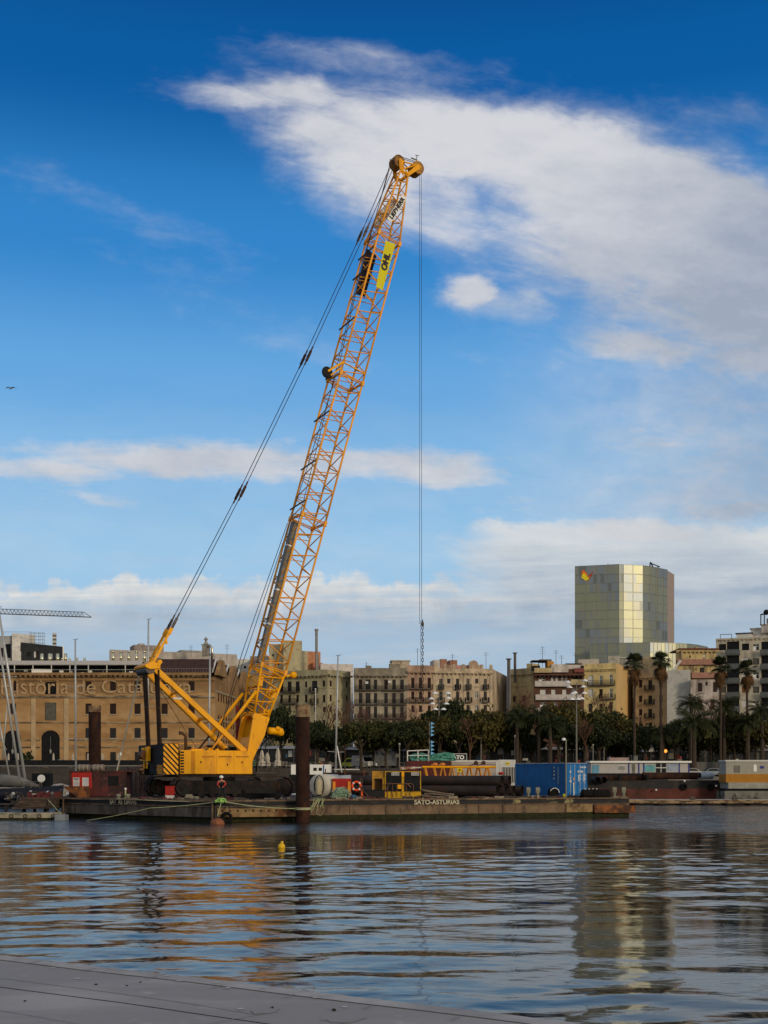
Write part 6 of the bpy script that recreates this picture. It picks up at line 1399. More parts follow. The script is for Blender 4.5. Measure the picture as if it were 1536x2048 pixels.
    for k in range(n):
        x = -8+(L_+5.4)*k/n; x2 = -8+(L_+5.4)*(k+.5)/n; x3 = -8+(L_+5.4)*(k+1)/n; zz = lambda x_: z0_+.8-1.7*(x_+8)/(L_+8); zt = lambda x_: z0_+2.4-1.65*(x_+8)/(L_+5.4)
        for y in (-.6,.6): mb.tube([(x,y,zz(x)),(x2,0,zt(x2))], .055, 4); mb.tube([(x2,0,zt(x2)),(x3,y,zz(x3))], .055, 4)
        mb.tube([(x,-.6,zz(x)),(x,.6,zz(x))], .05, 4)
    mb.build('jib', mat('crane_grey', (.10,.105,.11), .6), t); mb = MB(); mb.bar((-6,0,0),(-6,0,z0_+4),1.2); mb.build('mast', GREYM, t)
    # --- behind the boom
    t, lx, lz, W_, H_ = building('cream tower block seen through the foot of the crane boom', 538, 568, 1288, 285, 285, 14, wallmat('cream_render', (.50,.43,.28)), [(546,5,1308,1313,'g'),(557,4,1325,1330,'d')])
    ol = wallmat('olive_render', (.30,.265,.165), (.22,.19,.12), .35)
    t, lx, lz, W_, H_ = building('tall plain olive gable wall right of the crane boom', 567, 604, 1281, 282, 283, 14, ol, [(566+4,2,1299,1303,'b')]); 
    t, lx, lz, W_, H_ = building('lower olive wall stepping down beside the tall olive gable', 604, 615.5, 1302, 283, 284, 14, ol)
    t, lx, lz, W_, H_ = building('terracotta rendered block right of the olive gable', 615.5, 641, 1303, 284, 285, 12, wallmat('terracotta', (.33,.15,.075), (.22,.10,.06), .4))
    roofbox(t, lx, lz, 622, 641, 1327, 1340, -2, 2, wallmat('terracotta_red', (.30,.10,.05)))
    t, lx, lz, W_, H_ = building('pale grey building behind the olive corner house', 641, 706.5, 1328, 280, 281, 10, wallmat('pale_render', (.42,.39,.36), (.3,.28,.25), .3))
    p = P(633,1345,279); t = thing('chimney_pipe', 'very tall slim grey chimney pipe on the terracotta block', 'chimney', p); mb = MB(); mb.tube([(0,0,-3),(0,0,(1345-1260)/S(279))], .32, 10); mb.tube([(0,0,(1345-1262)/S(279)),(0,0,(1345-1258)/S(279))], .45, 10); mb.tube([(.5,0,-3),(.5,0,4)], .15, 6); mb.build('pipe', mat('chimney_grey', (.22,.21,.20), .6, .3), t)
    t, lx, lz, W_, H_ = building('low glazed rooftop rooms behind the boom foot', 500, 540, 1312, 300, 300, 12, wallmat('glazed_grey', (.36,.34,.31)), [(520,6,1318,1323,'g')])
    # --- olive corner house
    oc = wallmat('olive_stucco', (.235,.215,.135), (.15,.135,.085), .42)
    wins = []
    for px, w in ((563,8),(579,9),(595,9)): wins += [(px,w,1363,1383,'d')]
    wins += [(612,5,1363,1375,'s'),(629,12,1361.5,1382,'d'),(647.5,6,1361,1373,'s')]
    for px in (563,579,595,612,630,648): wins += [(px,6,1390,1404.5,'s'),(px,6,1414,1424,'s')]
    for px in (563,579,595,612,630,648): wins += [(px,6,1440,1460,'s')]
    t, lx, lz, W_, H_ = building('olive stuccoed corner house with shuttered windows right of the crane boom', 545, 655, 1341, 257, 252, 12, oc, wins, [(582,40,1384),(629,17,1384),(580,36,1407),(630,16,1407)], side=(655,266), cornice=[(1350,.35,.7),(1377,.0,.0)][:1], ledges=[(1376.5,605,620,.15),(1376.5,638,655,.15)])
    wins = [(661.5,6,1361,1373,'s'),(694,5.5,1363,1375,'s'),(661.5,6,1390,1403,'s'),(694,5.5,1391,1404,'s'),(661.5,6,1414,1424,'s'),(676,8,1400,1404,'g')]
    t2, lx, lz, W_, H_ = building('receding right flank of the olive corner house', 655, 701, 1341, 252, 257, 10, oc, wins, cornice=[(1350,.35,.7)], ledges=[(1376.5,656,701,.15)])
    # --- grey beige house with long balconies
    gb2 = wallmat('grey_beige_stucco', (.255,.225,.17), (.13,.115,.09), .5)
    wins = []; bals = []
    for px, w in ((721,7),(736,10),(751,6.5),(772,7),(788,7),(804,7)):
        wins += [(px,w,1359,1379,'s' if px in (721,772) else 'd'),(px,w,1386,1407,'d'),(px,w,1413,1436,'d'),(px,w,1441,1463,'d')]
    for px in (734,788): bals += [(px,49,1380),(px,49,1408.5),(px,49,1437)]
    t, lx, lz, W_, H_ = building('grey beige house with long black balconies over three floors', 707.5, 814.5, 1336, 252, 252.5, 14, gb2, wins, bals, cornice=[(1348,.45,.7),(1352,.2,.3)])
    roofbox(t, lx, lz, 731, 743, 1331.5, 1336, 0, .5, gb2, 'parapet_block'); roofbox(t, lx, lz, 778, 800, 1327.5, 1336, 0, .5, gb2, 'parapet_block'); roofbox(t, lx, lz, 786, 822, 1317, 1336, 5, 5, wallmat('cream_hut', (.45,.38,.28)), slab=WHT); roofbox(t, lx, lz, 812, 862, 1324, 1337, 7, 4, wallmat('pinkish_hut', (.42,.33,.28)))
    for dx_, dz_ in ((733,1368),(779,1366.5)): mb = MB(); x, z = lx(dx_), lz(dz_); mb.box(x-.3,x+.35,-.45,-.003,z,z+.5); mb.build('air_conditioner', WHT, t)
    pk = wallmat('pink_stucco', (.31,.215,.15), (.19,.13,.10), .45)
    wins = []
    for px in (825.5,841,858.5): wins += [(px,6.5,1355.5,1376,'s'),(px,6,1383,1399,'s'),(px,6,1411,1424,'s'),(px,6,1438,1455,'s')]
    t, lx, lz, W_, H_ = building('narrow pink stuccoed house behind the hanging chain', 814.5, 868, 1331, 252.5, 253, 14, pk, wins, [(841,47,1378),(825,14,1404),(841,12,1404),(858,14,1404)], cornice=[(1342,.4,.6)])
    be = wallmat('beige_stucco', (.36,.29,.20), (.20,.16,.12), .42)
    wins = []; bals = []
    for i, px in enumerate((881.5,897.5,915,936,953.5,970.5)):
        k1 = 'g' if i in (0,3,5) else 'd'; wins += [(px,6.5,1357.5,1378 if i not in (1,4) else 1367,k1),(px,6.5,1383,1401 if i not in (1,4) else 1396,'w' if i in (1,4) else 'd'),(px,6.5,1410,1427,'d' if i != 4 else 'w'),(px,6.5,1437,1455,'s')]
        if i not in (1,4): bals += [(px,11,1378.5),(px,13,1404.5)]
    t, lx, lz, W_, H_ = building('ornate beige house with crenellated parapet and small balconies', 868, 985, 1337, 253, 255, 15, be, wins, bals, side=(1014,274), cornice=[(1344,.35,.55)], merlons=7)
    for px in (868.8,888,907,922,929,944,962,982): mb = MB(); x = lx(px); mb.box(x-.25,x+.25,-.1,-.003,2,lz(1346)); mb.build('pilaster', be, t)
    for px in (898,954): mb = MB(); x, z = lx(px), lz(1373.5); mb.prism([(x-.9,z),(x+.9,z),(x,z+.5)], 1, -.2, -.003); mb.build('pediment', be, t)
    br = wallmat('brown_party_wall', (.16,.095,.055), (.10,.06,.04), .45)
    mb = MB(); mb.quad((W_+.03,.05,0),(W_+5.0-.25,19.2,0),(W_+5.0-.25,19.2,H_-1.6),(W_+.03,.05,H_-1.6)); mb.build('party_wall', br, t)
    rb = wallmat('brick_hut', (.22,.11,.07)); roofbox(t, lx, lz, 891, 904, 1314, 1337, 5, 4, rb, 'stair_hut'); roofbox(t, lx, lz, 877, 891.2, 1316, 1337, 5.2, 4, wallmat('white_hut', (.5,.46,.42)), 'stair_hut'); roofbox(t, lx, lz, 906, 955, 1324, 1337, 7, 5, pk, 'attic'); roofbox(t, lx, lz, 918, 933, 1312, 1324, 9, 4, rb, 'stair_hut'); roofbox(t, lx, lz, 960, 983, 1322, 1337, 8, 4, pk, 'attic')
    mb = MB(); x, z = lx(961), lz(1324); rr = 9.5/S(255); mb.prism([(x+rr*math.cos(a*math.pi/12), z+rr*math.sin(a*math.pi/12)) for a in range(13)]+[(x-rr,z-1.4),(x+rr,z-1.4)], 1, 6.2, 7.0); mb.build('round_gable', pk, t)
    mb = MB(); mb.box(lx(917),lx(924),2,2.05,lz(1336),lz(1330)); mb.box(lx(931),lx(935),2.2,2.25,lz(1337),lz(1331)); tag(mb.build('laundry', mat('pink_laundry', (.6,.25,.28), .9), loc=t.location, rz=t.rotation_euler.z), 'pink laundry drying on the roof of the crenellated house', 'laundry').location.z = GZ
    # --- chimneys and yellow house with loggias
    for px, a, b, Y, w, lb in ((1017.5,1319,1425,258,.36,'dark flue pipe climbing between the brown wall and yellow house'),(1030,1307,1338,262,.30,'short dark flue on the yellow house roof')):
        t = thing('flue_pipe', lb, 'chimney', P(px,b,Y)); mb = MB(); h = (b-a)/S(Y); mb.tube([(0,0,-3),(0,0,h)], w, 10); mb.tube([(0,0,h),(0,0,h+.2)], w*1.7, 10); mb.build('pipe', mat('flue_dark', (.10,.09,.085), .6, .3), t)
    yl = wallmat('yellow_ochre', (.36,.29,.15), (.20,.15,.09), .42)
    t, lx, lz, W_, H_ = building('faded yellow house with brown stains right of the brown party wall', 1021, 1068, 1337, 266, 262, 14, yl, [(1029,9,1392,1404,'b'),(1048,9,1391,1404,'b'),(1029,8,1425,1440,'b'),(1048,8,1425,1440,'b')], cornice=[(1347,.3,.4)], ledges=[(1371,1026,1056,.2)])
    roofbox(t, lx, lz, 1038, 1049, 1325, 1337, 3, 3, yl, 'chimney_stack')
    bk_ = wallmat('brick_brown', (.10,.05,.035), (.05,.03,.025), .4)
    wins = [(1084,13,1354,1368,'w'),(1105,6,1354,1368,'p'),(1114,6,1351,1366,'p'),(1125,5,1352,1366,'w'),(1133,5,1352,1366,'w'),(1155,18,1352,1365,'b'),(1086,12,1379,1393,'p'),(1107,9,1379,1393,'p'),(1129,9,1379,1392,'p'),(1148,8,1379,1392,'w'),(1086,12,1405,1418,'w'),(1110,10,1405,1418,'w')]
    wm_ = mat('balcony_white', (.45,.42,.40), .7)
    t, lx, lz, W_, H_ = building('brown brick modern block with long white balcony bands', 1068, 1168, 1338, 254, 254, 14, bk_, wins, [(1104,71,1372,wm_),(1154,27,1369,yl),(1116,92,1399,wm_),(1116,92,1426,wm_)], cornice=[(1349,.3,1.2)])
    roofbox(t, lx, lz, 1068, 1102, 1336.5, 1346, -.9, .9, yl, 'parapet'); roofbox(t, lx, lz, 1102, 1136, 1329, 1345, -.6, 3, wallmat('pale_attic', (.42,.38,.34)), 'attic')
    roofbox(t, lx, lz, 1099, 1112, 1320, 1336, 3, 4, mat('ochre_hut', (.50,.24,.04), .8), 'roof_hut'); roofbox(t, lx, lz, 1066, 1097, 1318.5, 1320, 2, 4, SHUT, 'pergola_roof'); roofbox(t, lx, lz, 1085, 1110, 1314, 1319, 5, 3, SHUTG, 'tent_roof')
    mb = MB(); [mb.bar((lx(px),2.1,lz(1338)),(lx(px),2.1,lz(1319)),.12) for px in (1066,1080,1096)]; mb.box(lx(1068),lx(1084),3,5,lz(1338),lz(1329)); mb.build('pergola', BLK, t)
    roofbox(t, lx, lz, 1138, 1166, 1326, 1338, 3, 4, wallmat('white_attic2', (.40,.37,.35)), 'attic', SHUT); roofbox(t, lx, lz, 1148, 1168, 1337, 1345, -.5, 3, mat('red_parapet', (.20,.06,.05), .8), 'red_parapet')
    for px, a, lb in ((1085,1293,'tallest aerial with many bars above the pergola roof'),(1112,1300,'aerial right of the pergola above the ochre roof hut'),(1123,1310,'small aerial between the roof hut and the glass tower'),(1150,1305,'thin aerial just left of the glass tower foot'),(905,1308,'aerial above the crenellated house at the brick stair hut'),(972,1304,'aerial above the round gable'),(835,1296,'faint aerial just left of the hanging chain'),(733,1324,'low aerial on the grey beige house')): aerial(px, a, 1330, 262, lb, 4 if px == 1085 else 2)
    # --- yellow corner house with bright flank
    yh = wallmat('warm_yellow', (.42,.33,.15), (.26,.2,.11), .38)
    wins = [(1181,10,1351,1372,'p'),(1202,6.5,1351,1370,'w'),(1222,6.5,1349,1368,'w'),(1181,10,1378,1394,'p'),(1202,7,1378,1396,'s'),(1222,6.5,1377,1396,'w'),(1181,8,1407,1424,'d'),(1222,7,1404,1424,'d'),(1202,7,1407,1424,'s')]
    t, lx, lz, W_, H_ = building('warm yellow corner house with white windows and a bright blank flank', 1168, 1232, 1327, 254, 252, 14, yh, wins, [(1203,54,1370),(1215,32,1398)], side=(1268,270), cornice=[(1336,.35,.5),(1340,.2,.25)])
    roofbox(t, lx, lz, 1152, 1192, 1315, 1328, 3, 5, wallmat('white_block', (.46,.42,.36)), 'attic'); roofbox(t, lx, lz, 1212, 1232, 1309, 1328, 4, 6, wallmat('grey_block', (.30,.28,.24)), 'attic'); roofbox(t, lx, lz, 1232, 1262, 1311, 1328, 7, 6, wallmat('grey_block2', (.24,.24,.22)), 'attic', WHT)
    fm2 = mat('bright_flank', (.55,.38,.17), .85, var=.06, scale=.3)
    mb = MB(); q = P(1268,0,270)-P(1168,0,254); a_ = t.rotation_euler.z; c_, s_ = math.cos(a_), math.sin(a_); e = (q.x*c_+q.y*s_, -q.x*s_+q.y*c_)
    mb.quad((W_+.03,.0,0),(e[0]+.03,e[1],0),(e[0]+.03,e[1],H_),(W_+.03,.0,H_)); mb.build('flank_wall', fm2, t)
    tn = wallmat('tan_stucco', (.28,.205,.12), (.17,.12,.08), .42)
    wins = []
    for r_ in ((1360,1375),(1391,1404),(1418,1431),(1445,1460)): wins += [(1281,7,r_[0],r_[1],'s'),(1322,7,r_[0],r_[1],'s'),(1300.5,8,r_[0],r_[1]+5,'d')]
    t, lx, lz, W_, H_ = building('tan house between the two tall fan palms', 1266, 1334, 1347, 262, 258, 12, tn, wins, [(1300,19,1380),(1300,19,1408),(1300,19,1436)], cornice=[(1353,.3,.5)])
    roofbox(t, lx, lz, 1256, 1292, 1309, 1348, 5, 6, wallmat('cream_attic', (.48,.37,.22)), 'attic'); roofbox(t, lx, lz, 1292, 1300, 1320, 1348, 5, 6, tn, 'attic')
    t, lx, lz, W_, H_ = building('blank pale grey gable wall right of the tan house', 1334, 1381, 1340, 256, 255, 12, wallmat('blank_grey', (.30,.30,.28), (.25,.25,.24), .3))
    mb = MB(); mb.bar((lx(1346),1,lz(1341)),(lx(1362),1,lz(1320)),.8,.5); mb.build('sloping_duct', WHT, t)
    wp = wallmat('peeling_white', (.34,.30,.27), (.12,.10,.09), .5)
    t, lx, lz, W_, H_ = building('yellow house with pink bands and tiled roof edge beside the big apartment block', 1352, 1436, 1300, 258, 258, 12, wallmat('soft_yellow', (.50,.39,.19)), [(1409,6,1309,1314,'p'),(1404,9,1335,1346,'d'),(1392,2,1336,1341,'b'),(1380,3,1311,1316,'s')], cornice=[(1300,.4,.5)])
    pk2 = mat('pink_band', (.30,.16,.12), .85)
    roofbox(t, lx, lz, 1352, 1436, 1319, 1330, -.8, .8, pk2, 'pink_band'); roofbox(t, lx, lz, 1380, 1436, 1346, 1357, -1.5, 1.5, pk2, 'pink_band'); roofbox(t, lx, lz, 1356, 1436, 1297, 1300, -.8, 8, mat('roof_tile_red', (.13,.05,.035), .9), 'roof_tiles'); roofbox(t, lx, lz, 1399, 1406, 1291, 1298, 3, 2, tn, 'chimney'); roofbox(t, lx, lz, 1360, 1363, 1302, 1320, -1, 1, tn, 'chimney')
    t, lx, lz, W_, H_ = building('peeling white house with dark windows below the yellow house', 1381, 1440, 1359, 253, 253, 4, wp, [(1400,9,1366,1383,'s'),(1413,5,1364,1371,'s'),(1430,8,1364,1384,'s'),(1400,9,1400,1420,'s'),(1425,9,1400,1420,'s')])
    # --- big apartment block
    bc = wallmat('concrete_cream', (.33,.30,.23), (.20,.18,.14), .42); wins = []; bals = []
    gm_ = mat('glass_balustrade', (.09,.10,.10), .4)
    for r_ in range(8):
        y = 1288+28.3*r_
        wins += [(1445,14,y,y+12.5,'b' if r_ in (0,4) else ('g' if r_ % 2 else 'd')),(1466,24,y-5,y+20,'b'),(1491,14,y-1,y+12.5,'b' if r_ == 0 else ('p' if r_ != 3 else 'r')),(1512,12,y,y+13,'g' if r_ % 2 else 'w'),(1533,20,y-5,y+20,'b'),(1556,10,y,y+12,'g')]
        bals += [(1466,28,y+21,gm_),(1534,25,y+21,gm_)]
    t, lx, lz, W_, H_ = building('big cream concrete apartment block with dark loggias at the right edge', 1432, 1640, 1273, 258, 250, 18, bc, wins, bals, cornice=[(1274,.3,.25)])
    roofbox(t, lx, lz, 1470, 1500, 1262, 1273, 3, 6, WHT, 'penthouse', BLK); roofbox(t, lx, lz, 1498, 1536, 1252, 1273, 4, 6, wallmat('light_pent', (.42,.40,.37)), 'penthouse', WHT); roofbox(t, lx, lz, 1520, 1560, 1246, 1262, 3, 5, wallmat('pent2', (.36,.34,.32)), 'penthouse', WHT); roofbox(t, lx, lz, 1530, 1560, 1232, 1248, 4, 3, wallmat('pent3', (.3,.27,.24)), 'stair_tower')
    mb = MB(); z0_ = lz(1273); [mb.bar((lx(a),2,z0_),(lx(a),2,lz(1263)),.12) for a in (1438.5,1461)]; mb.bar((lx(1438.5),2,lz(1263)),(lx(1461),2,lz(1263)),.12); mb.build('roof_frame', SHUTG, t)
    mb = MB(); [mb.bar((lx(a),2,lz(1247)),(lx(a),2,lz(1226)),.2) for a in (1520,1527)]; mb.bar((lx(1519),2,lz(1226)),(lx(1545),2,lz(1224)),.25); mb.ball((lx(1531),2,lz(1222)), .6); mb.build('hoist_frame', BLK, t)
row()

def tower():
    Hh = 86.9
    fp = [(1150,505.5),(1238,500.4),(1247,501.2),(1266,502.3),(1286,503.5),(1300,505.6),(1316,509),(1335,514)]
    pts = [P(a,0,b) for a, b in fp]; base = pts[0].copy(); base.z = GZ
    t = thing('office_tower', 'glass office tower with yellow reflections and a butterfly emblem behind the houses', 'tower', base)
    ms = [mat('tower_glass_'+k, c, .36, .42, var=.05, scale=.1) for k, c in (('green',(.235,.25,.185)),('grey',(.215,.23,.205)),('blue',(.19,.22,.24)),('dark',(.14,.16,.155)))]
    q = random.Random(12); body = MB(); mul = MB(); nf = 23; fh = Hh/nf
    for i in range(len(pts)-1):
        A_, B_ = pts[i]-base, pts[i+1]-base; A_.z = B_.z = 0; d = B_-A_; L_ = d.length; d.normalize(); n_ = Vector((d.y,-d.x,0)); nc = max(2, round(L_/1.5))
        for c in range(nc):
            big = q.random()
            for f in range(nf):
                j0, j1 = q.uniform(-.006,.006), q.uniform(-.006,.006); bigrow = math.sin(f*.9+c*.25+i)*.5+.5
                r_ = q.random()*.35+bigrow*.65; body.m = (0 if r_ < .45 else 1 if r_ < .68 else 2 if r_ < .90 else 3)
                a, b = A_+d*(L_*c/nc), A_+d*(L_*(c+1)/nc); z0_, z1_ = f*fh, (f+1)*fh
                body.quad(a+n_*j0+Vector((0,0,z0_)), b+n_*j1+Vector((0,0,z0_)), b+n_*(j1+.005*q.uniform(-1,1))+Vector((0,0,z1_)), a+n_*(j0+.005*q.uniform(-1,1))+Vector((0,0,z1_)))
            if c % 3 == 0: mul.bar(A_+d*(L_*c/nc)+n_*.06, A_+d*(L_*c/nc)+n_*.06+Vector((0,0,Hh)), .12, .12)
        for f in range(nf+1): mul.bar(A_+n_*.05+Vector((0,0,f*fh)), B_+n_*.05+Vector((0,0,f*fh)), .14, .12 if f % 2 else .42)
    body.build('curtain_wall', ms, t); mul.build('mullions', mat('mullion', (.20,.21,.18), .4, .4), t)
    mb = MB(); e = pts[-1]-base; e.z = 0; e2 = P(1348.5,0,524)-base; e2.z = 0; bk2 = Vector((-12,32,0)); l0 = Vector((0,0,0)); 
    mb.hexa([e, e2, e2+bk2, l0+Vector((7,28,0)), l0+Vector((1.5,.9,0))], [v+Vector((0,0,Hh-.3)) for v in (e, e2, e2+bk2, l0+Vector((7,28,0)), l0+Vector((1.5,.9,0)))]); mb.build('core_wall', mat('core_concrete', (.30,.25,.22), .8, var=.05), t)
    mb = MB(); x0_ = pts[5]-base
    for a, b, c_, e_ in ((1.5,0,2.0,6),(3.5,0,2.2,5.4),(5.0,0,5.2,2.5)): mb.bar((x0_.x+a,x0_.y+8,Hh),(x0_.x+c_,x0_.y+8,Hh+e_*.55),.45)
    mb.bar((x0_.x+.5,x0_.y+8,Hh+.3),(x0_.x+7,x0_.y+8,Hh+.3),.4); mb.bar((x0_.x+2,x0_.y+8,Hh+2.8),(x0_.x+6,x0_.y+8,Hh+1.2),.35); mb.build('maintenance_cradle', IRON, t)
    mb = MB(); [mb.bar((15+k*2.5,6,Hh),(15+k*2.5,6,Hh+2.2-k*.4),.2) for k in range(4)]; mb.bar((15,6,Hh+.8),(24,6,Hh+.8),.3); mb.build('roof_plant', IRON, t)
    # emblem
    d = (pts[1]-pts[0]); d.z = 0; d.normalize(); n_ = Vector((d.y,-d.x,0)); em = {'orange_wing':((.75,.16,.02),[(1163,1152),(1163.5,1143),(1167,1139.5),(1173,1146),(1176,1153),(1174,1156)],.3),'yellow_wing':((.75,.62,.02),[(1163,1157),(1164,1150),(1168,1146),(1173,1151),(1176,1156),(1173,1161),(1169,1159)],.38),'red_tail':((.45,.05,.02),[(1174,1158),(1179,1150),(1187,1142.5),(1182,1153),(1176,1162)],.3),'lower_wing':((.70,.55,.02),[(1168,1159),(1174,1157),(1179,1153),(1177,1160),(1171,1162)],.42)}
    for nm, (c, pl, off) in em.items():
        w3 = []
        for px, py in pl:
            k = (px-768)/F; s_ = (k*pts[0].y-pts[0].x)/(d.x-k*d.y); pt = pts[0]+d*s_; w3.append(Vector((pt.x,pt.y,CH+(HZ-py)/F*pt.y))-base)
        mb = MB(); mb.hexa([p+n_*off for p in w3][::-1], [p+n_*(off-.1) for p in w3][::-1]); mb.build(nm, mat(nm, c, .5), t)
    # lower curved wing
    fp = [(1180,486),(1238,482),(1300,480),(1330,481.5),(1352,482.8),(1374,484.6),(1394,488.5),(1416,497)]; pts = [P(a,0,b) for a, b in fp]; b0 = pts[0].copy(); b0.z = GZ; H2 = P(0,1286,482).z-GZ
    t2 = thing('office_wing', 'low curved glass wing reaching right from the glass tower', 'office building', b0); body = MB(); mul = MB(); nf = 13; fh = H2/nf
    for i in range(len(pts)-1):
        A_, B_ = pts[i]-b0, pts[i+1]-b0; A_.z = B_.z = 0; d = B_-A_; L_ = d.length; d.normalize(); n_ = Vector((d.y,-d.x,0)); nc = max(2, round(L_/1.5))
        for c in range(nc):
            a, b = A_+d*(L_*c/nc), A_+d*(L_*(c+1)/nc)
            for f in range(nf):
                body.m = q.choice((0,0,1,1,2)); j = [q.uniform(-.004,.004) for _ in range(4)]; body.quad(a+n_*j[0]+Vector((0,0,f*fh)), b+n_*j[1]+Vector((0,0,f*fh)), b+n_*j[2]+Vector((0,0,(f+1)*fh)), a+n_*j[3]+Vector((0,0,(f+1)*fh)))
            mul.bar(a+n_*.04, a+n_*.04+Vector((0,0,H2)), .1)
        for f in range(nf+1): mul.bar(A_+n_*.05+Vector((0,0,f*fh)), B_+n_*.05+Vector((0,0,f*fh)), .14)
    l = [p-b0 for p in pts]; 
    for p in l: p.z = 0
    body.m = 3; body.quad(*[p+Vector((0,0,H2-.1)) for p in l], l[-1]+Vector((-10,25,H2-.1)), l[0]+Vector((9,30,H2-.1))); body.quad(l[-1], l[-1]+Vector((-10,25,0)), l[-1]+Vector((-10,25,H2-.1)), l[-1]+Vector((0,0,H2-.1)))
    body.build('curtain_wall', ms, t2); mul.build('mullions', mat('mullion_wing', (.20,.21,.18), .4, .4), t2)
tower()
# ------------------------------------------------------------------ trees, palms
def leafmat(name, cols, rough=.75):
    m = bpy.data.materials.new(name); m.use_nodes = True; nt = m.node_tree; b = nt.nodes['Principled BSDF']; L = nt.links.new
    g = nt.nodes.new('ShaderNodeNewGeometry'); r = nt.nodes.new('ShaderNodeValToRGB'); r.color_ramp.interpolation = 'LINEAR'
    for i, c in enumerate(cols):
        e = r.color_ramp.elements[i] if i < 2 else r.color_ramp.elements.new(i/(len(cols)-1)); e.position = i/(len(cols)-1); e.color = (*c, 1)
    oi = nt.nodes.new('ShaderNodeObjectInfo'); ad = nt.nodes.new('ShaderNodeMath'); ad.operation = 'MULTIPLY_ADD'; ad.inputs[1].default_value = .75
    mu = nt.nodes.new('ShaderNodeMath'); mu.operation = 'MULTIPLY'; mu.inputs[1].default_value = .25; L(oi.outputs['Random'], mu.inputs[0])
    L(g.outputs['Random Per Island'], ad.inputs[0]); L(mu.outputs[0], ad.inputs[2]); L(ad.outputs[0], r.inputs[0]); L(r.outputs[0], b.inputs['Base Color'])
    b.inputs['Roughness'].default_value = rough; b.inputs['Specular IOR Level'].default_value = .2; return m
LD = leafmat('leaf_dark', [(.011,.018,.008),(.025,.035,.013),(.044,.050,.019)])
LG = leafmat('leaf_green', [(.018,.024,.008),(.044,.050,.014),(.078,.076,.022)])
LO = leafmat('leaf_olive', [(.030,.026,.009),(.060,.052,.014),(.105,.088,.020)])
LP = leafmat('palm_leaf', [(.012,.020,.008),(.03,.04,.013),(.06,.06,.02)])
LB = leafmat('palm_dead', [(.07,.035,.012),(.12,.06,.02),(.05,.03,.012)])
BK = mat('bark', (.055,.040,.030), .95, var=.3, scale=3)
BRM = mat('bare_twigs', (.12,.062,.042), .95, var=.25, scale=1)
def crown_mesh(name, rx, rz, m, seed, n=5200, leaf=.24, clumps=24, flat=.0):
    q = np.random.RandomState(seed); cc = []
    for k in range(clumps):
        while True:
            p = q.uniform(-1, 1, 3)
            if .25 < np.linalg.norm(p) < 1: break
        p[2] = abs(p[2])*.95 - .25 + .05*q.randn(); cc.append((p*[rx*.82, rx*.82, rz*.82], q.uniform(.20,.46)))
    pts = []; per = n//clumps
    for c, r in cc:
        d = q.normal(size=(per, 3)); d /= np.linalg.norm(d, axis=1)[:,None]; rad = (.55+.5*q.rand(per)**.5)*r
        pts.append(c + d*rad[:,None]*[rx, rx, rz*.8])
    pts.append(q.normal(size=(n//6,3))*[rx*.33,rx*.33,rz*.30])
    C_ = np.concatenate(pts); N = len(C_)
    a = q.normal(size=(N,3)); a /= np.linalg.norm(a,axis=1)[:,None]; b = np.cross(a, q.normal(size=(N,3))); b /= np.linalg.norm(b,axis=1)[:,None]
    s = leaf*q.uniform(.55,1.35,(N,1)); V = np.stack([C_-a*s-b*s*.55, C_+a*s-b*s*.35, C_+a*s*.8+b*s*.6, C_-a*s*.7+b*s*.5], 1).reshape(-1,3)
    me = bpy.data.meshes.new(name); me.vertices.add(N*4); me.vertices.foreach_set('co', V.astype(np.float32).ravel()); me.loops.add(N*4); me.loops.foreach_set('vertex_index', np.arange(N*4, dtype=np.int32)); me.polygons.add(N); me.polygons.foreach_set('loop_start', np.arange(0,N*4,4,dtype=np.int32)); me.update(calc_edges=True); me.materials.append(m); return me
def trunk_mesh(h, r, seed, spread=2.2):
    q = random.Random(seed); mb = MB(); mb.tube([(0,0,-.2),(q.uniform(-.2,.2),0,h*.5),(q.uniform(-.3,.3),q.uniform(-.2,.2),h)], [r*1.2,r,r*.7], 7)
    for k in range(6):
        a = q.uniform(0,6.28); z = h*q.uniform(.6,.95); mb.tube([(0,0,z),(math.cos(a)*spread*.4,math.sin(a)*spread*.4,z+1.2),(math.cos(a)*spread,math.sin(a)*spread,z+2.6)], [r*.5,r*.35,r*.12], 5)
    return mb.mesh('trunk', BK)
# crowns are about 8 m wide; variants of each foliage kind
CR = {k: [crown_mesh('crown_'+k+str(i), 4.3, 2.7, m, 10*i+j) for i in range(2)] for j, (k, m) in enumerate((('dark',LD),('green',LG),('olive',LO)))}
TR = [trunk_mesh(4.2, .24, i) for i in range(3)]
def bare_mesh(seed, h=9.0):
    q = random.Random(seed); mb = MB()
    def grow(p, d, L_, r, lv):
        e = p+d*L_; mb.tube([p, p.lerp(e,.5)+Vector((q.uniform(-.1,.1)*L_*.3,0,0)), e], [r, r*.85, r*.6], 4 if lv else 6, cap=False)
        if lv >= 5: return
        for k in range(3 if lv < 4 else 2+(q.random() < .7)):
            dd = (d+Vector((q.uniform(-.75,.75),q.uniform(-.75,.75),q.uniform(-.15,.5)))).normalized(); grow(e, dd, L_*q.uniform(.58,.82), max(r*.60,.022), lv+1)
    grow(Vector((0,0,0)), Vector((0,0,1)), h*.27, .17, 0); return mb.mesh('branches', BRM)
BARE = [bare_mesh(3), bare_mesh(8)]
